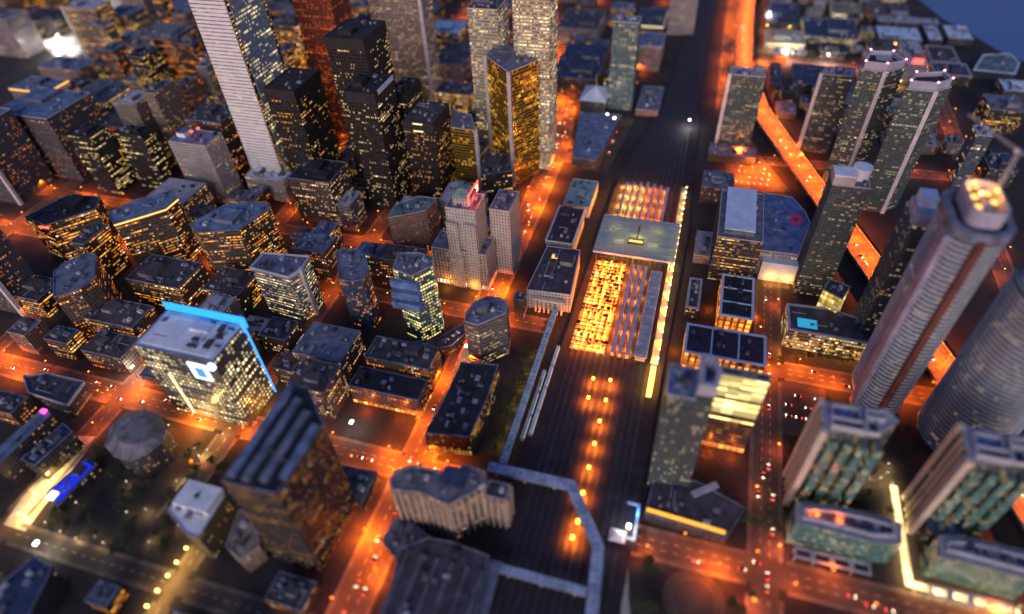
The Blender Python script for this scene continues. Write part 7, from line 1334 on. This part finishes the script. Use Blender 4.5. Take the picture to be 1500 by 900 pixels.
def rounded(x0, y0, x1, y1, rad, n=7):
    P = []
    for cx, cy, a0 in ((x1 - rad, y0 + rad, -90), (x1 - rad, y1 - rad, 0), (x0 + rad, y1 - rad, 90), (x0 + rad, y0 + rad, 180)):
        P += [(cx + rad * math.cos(R(a0 + 90 * k / n)), cy + rad * math.sin(R(a0 + 90 * k / n))) for k in range(n + 1)]
    return P
r, Q, (cx, cy) = banded('unfinished round cornered tower with banded balconies and a rusty vertical strip', rounded(388, -207, 440, -173, 14), 186, 45, (383.5, -191, 388.4, -186.5), (392, -173.5, 402, -169.5))
mb = MB(); mb.ring(Q, 186, 194, 2.2, 2.6); co = mb.build('crown_collar', 'rslate', r)
mb = MB(); mb.ring(offset(Q, -6), 194, 206, 0, 1.2); mb.build('crown_wall', 'rlilac', r)
mb = MB(); mb.poly(offset(Q, -7.2), 197); mb.build('work_floor', 'rbrown', r)
for k, (a, b) in enumerate(((6, 4), (12, -5), (16, 6), (2, -7), (-6, 4), (20, 0))):
    mb = MB(); mb.box(a - 2, b - 1.6, 200, a + 2, b + 1.6, 201.5); mb.build('work_lamp', 'e_site', r)
    light(a, b - 3, 204, (1., .4, .07), 2600, 1, r)
for k, (a, b, w_, h) in enumerate(((-9, 0, 4, 8), (-14, -5, 3, 6), (9, 0, 4, 8), (0, -1, 4, 5))): pbox('scaffold_block', 'rlilac', r, a, b, 197, w_, w_, h)
cr = thing('tower_crane', 'pale tower crane standing on the unfinished tower crown', 'crane', (428, -200, 197))
mb = MB()
for sx in (-1, 1):
    for sy in (-1, 1): mb.tube((sx, sy, 0), (sx, sy, 34), .16)
for k in range(11):
    z_ = 3 * k; s_ = 1 if k % 2 else -1
    for a, b in (((-s_, -1), (s_, -1)), ((s_, 1), (-s_, 1)), ((-1, -s_), (-1, s_)), ((1, s_), (1, -s_))): mb.tube((*a, z_), (*b, z_ + 3), .1)
mb.build('mast', 'rpale', cr)
def jib(m, a, b, n_):
    a, b = Vector(a), Vector(b); d = (b - a); s_ = Vector((d.y, -d.x, 0)).normalized() * .8
    for q in (s_, -s_): m.tube(a + q, b + q, .14)
    m.tube(a + Vector((0, 0, 1.6)), b + Vector((0, 0, .8)), .14)
    for k in range(n_):
        m.tube(a + d * k / n_ + s_, a + d * (k + .5) / n_ + Vector((0, 0, 1.4)), .09); m.tube(a + d * (k + 1) / n_ - s_, a + d * (k + .5) / n_ + Vector((0, 0, 1.4)), .09)
mb = MB(); jib(mb, (0, 0, 34), (30, 26, 42), 14); mb.build('jib', 'rpale', cr)
mb = MB(); jib(mb, (0, 0, 34), (-11, -9, 34), 5); mb.rbox(-9, -7.5, 31.5, 3, 2, 2.6, .7); mb.build('counter_jib', 'rpale', cr)
mb = MB(); mb.rbox(1.8, .8, 33, 2, 2, 2.4); mb.build('cab', 'rwhite', cr)
E2 = [(384 + 32 * math.cos(R(k * 9)), -249 + 29 * math.sin(R(k * 9))) for k in range(40)]
r, Q, (cx, cy) = banded('round tower wrapped in thin pale balcony bands at the right edge', E2, 162, 39)
mb = MB(); mb.ring(offset(Q, -3), 162, 169, 0, 1.2); mb.build('crown_wall', 'bridgeblue', r)
mb = MB(); mb.poly(offset(Q, -4.2), 164); mb.build('crown_floor', 'rplum', r)
# red roof sign on the hotel
sg = thing('roof_sign', 'glowing red sign standing on the limestone hotel roof', 'sign', (466, 196, 100))
mb = MB(); mb.box(0, -.3, 1.5, 30, .1, 13); mb.build('sign_face', 'e_red', sg)
mb = MB(); mb.box(3, -.8, 4, 26, -.35, 10); mb.build('hot_tubes', 'e_hotred', sg)
mb = MB(); [mb.tube((2 + 6.5 * k, .4, 0), (2 + 6.5 * k, .4, 9), .2) for k in range(5)]; mb.build('sign_posts', 'steel', sg)
light(10, -5, 6, (1., .06, .05), 6000, 1, sg)
# lit sheds of light at the far left: the dazzling square gets low made-up kiosks
for i, (x, y, a) in enumerate(((900, 1180, .2), (925, 1215, .5), (955, 1250, .1))):
    k_ = thing('kiosk', ('made-up white kiosk on the dazzling square, nearest the lilac tower', 'made-up white kiosk in the middle of the dazzling square', 'made-up white kiosk on the dazzling square, nearest the pillared tower')[i], 'kiosk', (x, y, 0), a)
    mb = MB(); mb.box(-9, -5, 0, 9, 5, 4.4); mb.build('kiosk_body', 'whiteconc', k_)
    mb = MB(); mb.box(-9.6, -5.6, 4.4, 9.6, 5.6, 5); mb.build('kiosk_roof', 'rwhite', k_)

# ------------------------------------------------------------------ cars
def car_proto():
    r = thing('car', 'x', 'car')
    mb = MB(); prof = [(-2.2, .35), (2.2, .35), (2.25, .75), (1.2, .95), (-2.0, 1.0), (-2.25, .8)]
    for s_ in (-.9, .9): pts = [(a, s_, b) for a, b in prof]; mb.face(pts if s_ < 0 else pts[::-1])
    for i in range(6): a, b = prof[i], prof[(i + 1) % 6]; mb.face([(a[0], -.9, a[1]), (a[0], .9, a[1]), (b[0], .9, b[1]), (b[0], -.9, b[1])])
    mb.m = 1
    for a in (-1.35, 1.4):
        for s_ in (-.85, .85): mb.tube((a, s_ - .12, .34), (a, s_ + .12, .34), .34, n=10)
    mb.build('body', ['carpaint0', 'cblack'], r)
    mb = MB(); B_ = [(-1.7, -.85), (.9, -.85), (.9, .85), (-1.7, .85)]; T_ = [(-1.1, -.68), (.1, -.68), (.1, .68), (-1.1, .68)]
    for i in range(4): mb.face([(*B_[i], .97), (*B_[(i + 1) % 4], .97), (*T_[(i + 1) % 4], 1.45), (*T_[i], 1.45)])
    mb.m = 1; mb.poly(T_, 1.45); mb.build('cabin', ['carglass', 'carpaint0'], r)
    for s_ in (-.6, .6):
        mb = MB(); mb.box(2.2, s_ - .28, .55, 2.36, s_ + .28, .82); mb.build('headlight', 'e_head', r)
        mb = MB(); mb.box(-2.36, s_ - .28, .6, -2.2, s_ + .28, .9); mb.build('tail_light', 'e_tail', r)
    return r
CARS = []
for i in range(5):
    if i == 0: c = car_proto()
    else:
        c = CARS[0].copy(); COL.objects.link(c)
        for ch in CARS[0].children:
            q = ch.copy(); COL.objects.link(q); q.parent = c
            if ch.name.startswith(('body', 'cabin')):
                q.data = ch.data.copy(); q.data.materials[1 if ch.name.startswith('cabin') else 0] = MATS['carpaint%d' % i]
    CARS.append(c)
PARKED = []
for c in CARS:
    pass
cu = set(); crn = random.Random(9)
CN_ = ['white', 'black', 'grey', 'dark red', 'navy']
def car(x, y, rz, place, z=.15):
    i = crn.choice((0, 0, 1, 1, 2, 2, 3, 4)); p = CARS[i]
    if i in cu: o = dup(p, (x, y, z), rz)
    else: o = p; cu.add(i); o.location = (x, y, z); o.rotation_euler = (0, 0, rz)
    o['label'] = '%s car %s' % (CN_[i], place); o['category'] = 'car'; o['group'] = '%s cars %s' % (CN_[i], place)
def traffic(L, w, n, place, z=.15, x0=100, x1=1200):
    pts = along(L, 1.)
    pts = [q for q in pts if x0 < q[0].x < x1]
    taken = []
    for _ in range(n):
        for _t in range(20):
            p, d = crn.choice(pts); s_ = crn.choice((-1, 1)); off = crn.choice((1.9, 5.3) if w > 16 else (1.9,))
            nn = Vector((d.y, -d.x)); q = p + nn * off * s_
            if all((q - t).length > 8 for t in taken): break
        taken.append(q); car(q.x, q.y, math.atan2(d.y * s_, d.x * s_), place, z)
traffic(FRONT, 24, 44, 'driving on the orange front street', x0=110, x1=900)
traffic(ROADS[7][0], 19, 30, 'driving over the orange crossing by the concert hall', x0=0)
traffic(GARD, 28, 48, 'driving on the elevated expressway', 10.1, 320, 1250)
traffic(ROADS[15][0], 19, 14, 'driving on the orange road at bottom right', x0=0)
traffic(ROADS[16][0], 17, 8, 'driving below the pale rimmed podium', x0=0)
traffic(ROADS[14][0], 19, 14, 'driving on the dim street beside dark glass tower')
traffic(ROADS[17][0], 18, 6, 'driving on the cross road by lit warehouse')
for i in range(5):
    for j in range(6):
        if crn.random() < .22: continue
        car(728 + i * 13, -62 - j * 7.5 - i * 1.5, 0, 'parked in the orange lot behind the arena')
for i in range(4):
    for j in range(4):
        if crn.random() < .2: continue
        car(735 + i * 30 + j * 2, 106 + j * 8, .1, 'parked in the station car park')
for i in range(4):
    for j in range(4):
        if crn.random() < .3: continue
        car(358 + i * 12, -119 - j * 8, 1.57, 'parked in the dark lot right of yellow banded block')
for q in ((740, -70), (765, -80), (790, -62), (742, -105), (770, -100)): spot(q[0], q[1], 14, ORG, 120000, 1)
for q in ((740, 118), (790, 112), (840, 110)): light(q[0], q[1], 9, YEL, 5000, 1)

# ------------------------------------------------------------------ trees
def tree_proto(name, seed, h):
    rn = random.Random(seed); r = thing(name, 'x', 'tree')
    mb = MB(); mb.tube((0, 0, 0), (.1, .1, h * .5), .28, .16)
    for k in range(5):
        a = rn.uniform(0, 6.28); mb.tube((.1, .1, h * rn.uniform(.32, .5)), (math.cos(a) * h * .25, math.sin(a) * h * .25, h * rn.uniform(.6, .8)), .12, .05, 5)
    mb.build('trunk', 'bark', r)
    mb = MB(); cl = [(rn.uniform(-1, 1) * h * .26, rn.uniform(-1, 1) * h * .26, h * rn.uniform(.5, .9), h * rn.uniform(.12, .22)) for _ in range(9)]
    for _ in range(420):
        x, y, z_, s_ = rn.choice(cl); v = Vector((rn.gauss(0, 1), rn.gauss(0, 1), rn.gauss(0, .8))).normalized() * s_ * rn.uniform(.5, 1.05)
        c = Vector((x, y, z_)) + v; u = Vector((rn.gauss(0, 1), rn.gauss(0, 1), rn.gauss(0, 1))).normalized(); w_ = u.orthogonal().normalized(); t_ = u.cross(w_)
        e = rn.uniform(.3, .6); mb.face([c - w_ * e, c + t_ * e * .6, c + w_ * e, c - t_ * e * .6])
    mb.build('crown', 'leaf', r); return r
TP = [tree_proto('tree', 3, 9.), tree_proto('tree', 8, 11.)]; tu = set(); trn = random.Random(21)
def tree(x, y, place):
    i = trn.randint(0, 1); p = TP[i]; rz = trn.uniform(0, 6.28)
    if i in tu: o = dup(p, (x, y, 0), rz)
    else: o = p; tu.add(i); o.location = (x, y, 0); o.rotation_euler = (0, 0, rz)
    s_ = trn.uniform(.8, 1.35); o.scale = (s_, s_, s_ * trn.uniform(.9, 1.1))
    o['label'] = 'dark leafy tree ' + place; o['category'] = 'tree'; o['group'] = 'trees ' + place
for _ in range(34):
    x, y = trn.uniform(165, 214), trn.uniform(-92, -14)
    if 24 < math.hypot(x - 193, y + 54): tree(x, y, 'round the paved circle at the bottom edge')
for _ in range(70):
    x, y = trn.uniform(112, 228), trn.uniform(318, 436)
    if not built(x, y, 3): tree(x, y, 'in the dark park beside the concert hall')
for k in range(12): tree(272 + 10.5 * k, 114 + trn.uniform(-2, 2), 'in the lit row beside the glazed walkway')
for k in range(6): light(277 + 21 * k, 111, 5, (1., .7, .12), 1500, .5)
for k in range(9): tree(432 + trn.uniform(-1, 14), -112 - 8.4 * k, 'along the orange road under the pale podium')
for k in range(6): light(446, -112 - 13 * k, 6, AMB, 3500, .5)
for k in range(12): tree(258 + trn.uniform(-4, 12), -272 + 4 * k if k < 3 else -60 - 6 * k, 'near the curved terrace blocks')
for k in range(8): tree(170 + trn.uniform(-4, 20), 470 - trn.uniform(-60, 40), 'beside the lit yellow plaza')
for _ in range(14):
    x, y = trn.uniform(900, 960), trn.uniform(-215, -165); tree(x, y, 'on the dark patch beside expressway')

for _ in range(60):
    x, y = trn.uniform(250, 385), trn.uniform(-245, -112)
    if not built(x, y, 3) and abs(y + 195) > 6 and not (345 < x < 412 and y > -152) and math.hypot(x - 384, y + 249) > 40: tree(x, y, 'on the dark ground between the lakeside condos')
for k in range(9):
    a = R(20 + 32 * k); x, y = 336 + 15 * math.cos(a), -176 + 15 * math.sin(a)
    if not built(x, y, 1): lamp('p', x, y, a, 'amber path lamp on the drive behind the green glass condo', 'path lamps behind the green glass condo', 2500)
mb = MB(); T = [(336 + 12 * math.cos(k * math.pi / 16), -176 + 12 * math.sin(k * math.pi / 16)) for k in range(32)]; mb.ring(T, 0, .2, 3.2, 2.5); struct('road', mb, 'asphalt')

# ------------------------------------------------------------------ camera, sky, sun
E_ = Vector((0.28206554, -0.67507044, 0.68170296)); N_ = Vector((-0.95849295, -0.16747861, 0.23074269)); U_ = Vector((-0.04159691, -0.71849204, -0.6942902))
right = Vector((E_.x, N_.x, U_.x)); up = -Vector((E_.y, N_.y, U_.y)); back = -Vector((E_.z, N_.z, U_.z))
cam = bpy.data.cameras.new('camera'); co = bpy.data.objects.new('camera', cam); COL.objects.link(co)
M = Matrix((right, up, back)).transposed().to_4x4(); M.translation = CAMP; co.matrix_world = M
cam.sensor_fit = 'HORIZONTAL'; cam.sensor_width = 3600; cam.lens = 918 / 1500 * 3600
cam.clip_start = 5; cam.clip_end = 30000
cam.dof.use_dof = True; cam.dof.focus_distance = 640; cam.dof.aperture_fstop = cam.lens / 10500.
S.camera = co
# posts and heads of street lamps that nothing shows of (behind other things from here and from either side) are left out; their unseen lights stay without a body
bpy.context.view_layer.update(); dg = bpy.context.evaluated_depsgraph_get()
def shows(o):
    h = [c for c in o.children if c.name.startswith('lamp_head')][0]; tgt = h.matrix_world @ Vector(h.data.vertices[0].co)
    v = co.matrix_world.inverted() @ tgt
    if v.z > 0 or abs(v.x / v.z) > .87 or abs(v.y / v.z) > .54: return False
    for side in (-25, 0, 25):
        eye = co.matrix_world @ Vector((side, 0, 0)); d = tgt - eye
        ok, loc, nrm, idx, ob, mw = S.ray_cast(dg, eye, d.normalized())
        if not ok or (loc - tgt).length < 3.5 or (loc - eye).length > d.length - 3.5: return True
    return False
gone = [o for o in bpy.data.objects if o.parent is None and o.name.startswith('street_lamp') and not shows(o)]
for o in gone:
    for c in list(o.children): bpy.data.objects.remove(c)
    bpy.data.objects.remove(o)
W = bpy.data.worlds.new('World'); S.world = W; W.use_nodes = True; nt = W.node_tree
bg = nt.nodes['Background']; sky = nt.nodes.new('ShaderNodeTexSky'); sky.sky_type = 'NISHITA'; sky.sun_disc = False
SUN_EL, SUN_ROT = R(.5), R(-90 + 8)
sky.sun_elevation = SUN_EL; sky.sun_rotation = SUN_ROT; sky.altitude = 100; sky.air_density = 1.2; sky.dust_density = .6; sky.ozone_density = 3.1
bg.inputs[1].default_value = .10
dusk = nt.nodes.new('ShaderNodeMix'); dusk.data_type = 'RGBA'; dusk.blend_type = 'MULTIPLY'; dusk.inputs[0].default_value = 1.; dusk.inputs[7].default_value = (1.14, .88, 1.04, 1)
nt.links.new(sky.outputs[0], dusk.inputs[6]); nt.links.new(dusk.outputs[2], bg.inputs[0])
sl = bpy.data.lights.new('sun', 'SUN'); so = bpy.data.objects.new('sun', sl); COL.objects.link(so)
sl.energy = .235; sl.angle = R(40); sl.color = (1., .86, .77)
# light travels away from the western sky behind the camera
so.rotation_euler = Vector((1., .12, -.30)).to_track_quat('-Z', 'Y').to_euler()
vs = S.view_settings; vs.view_transform = 'Standard'; vs.look = 'None'; vs.exposure = 3.05; vs.gamma = 1.; vs.use_curve_mapping = False
S.cycles.use_denoising = True
try: S.cycles.denoiser = 'OPENIMAGEDENOISE'
except Exception: pass
S.cycles.max_bounces = 5; S.cycles.diffuse_bounces = 2; S.cycles.glossy_bounces = 2; S.cycles.transmission_bounces = 3; S.cycles.sample_clamp_indirect = 4.; S.cycles.use_light_tree = True
S.cycles.caustics_reflective = False; S.cycles.caustics_refractive = False
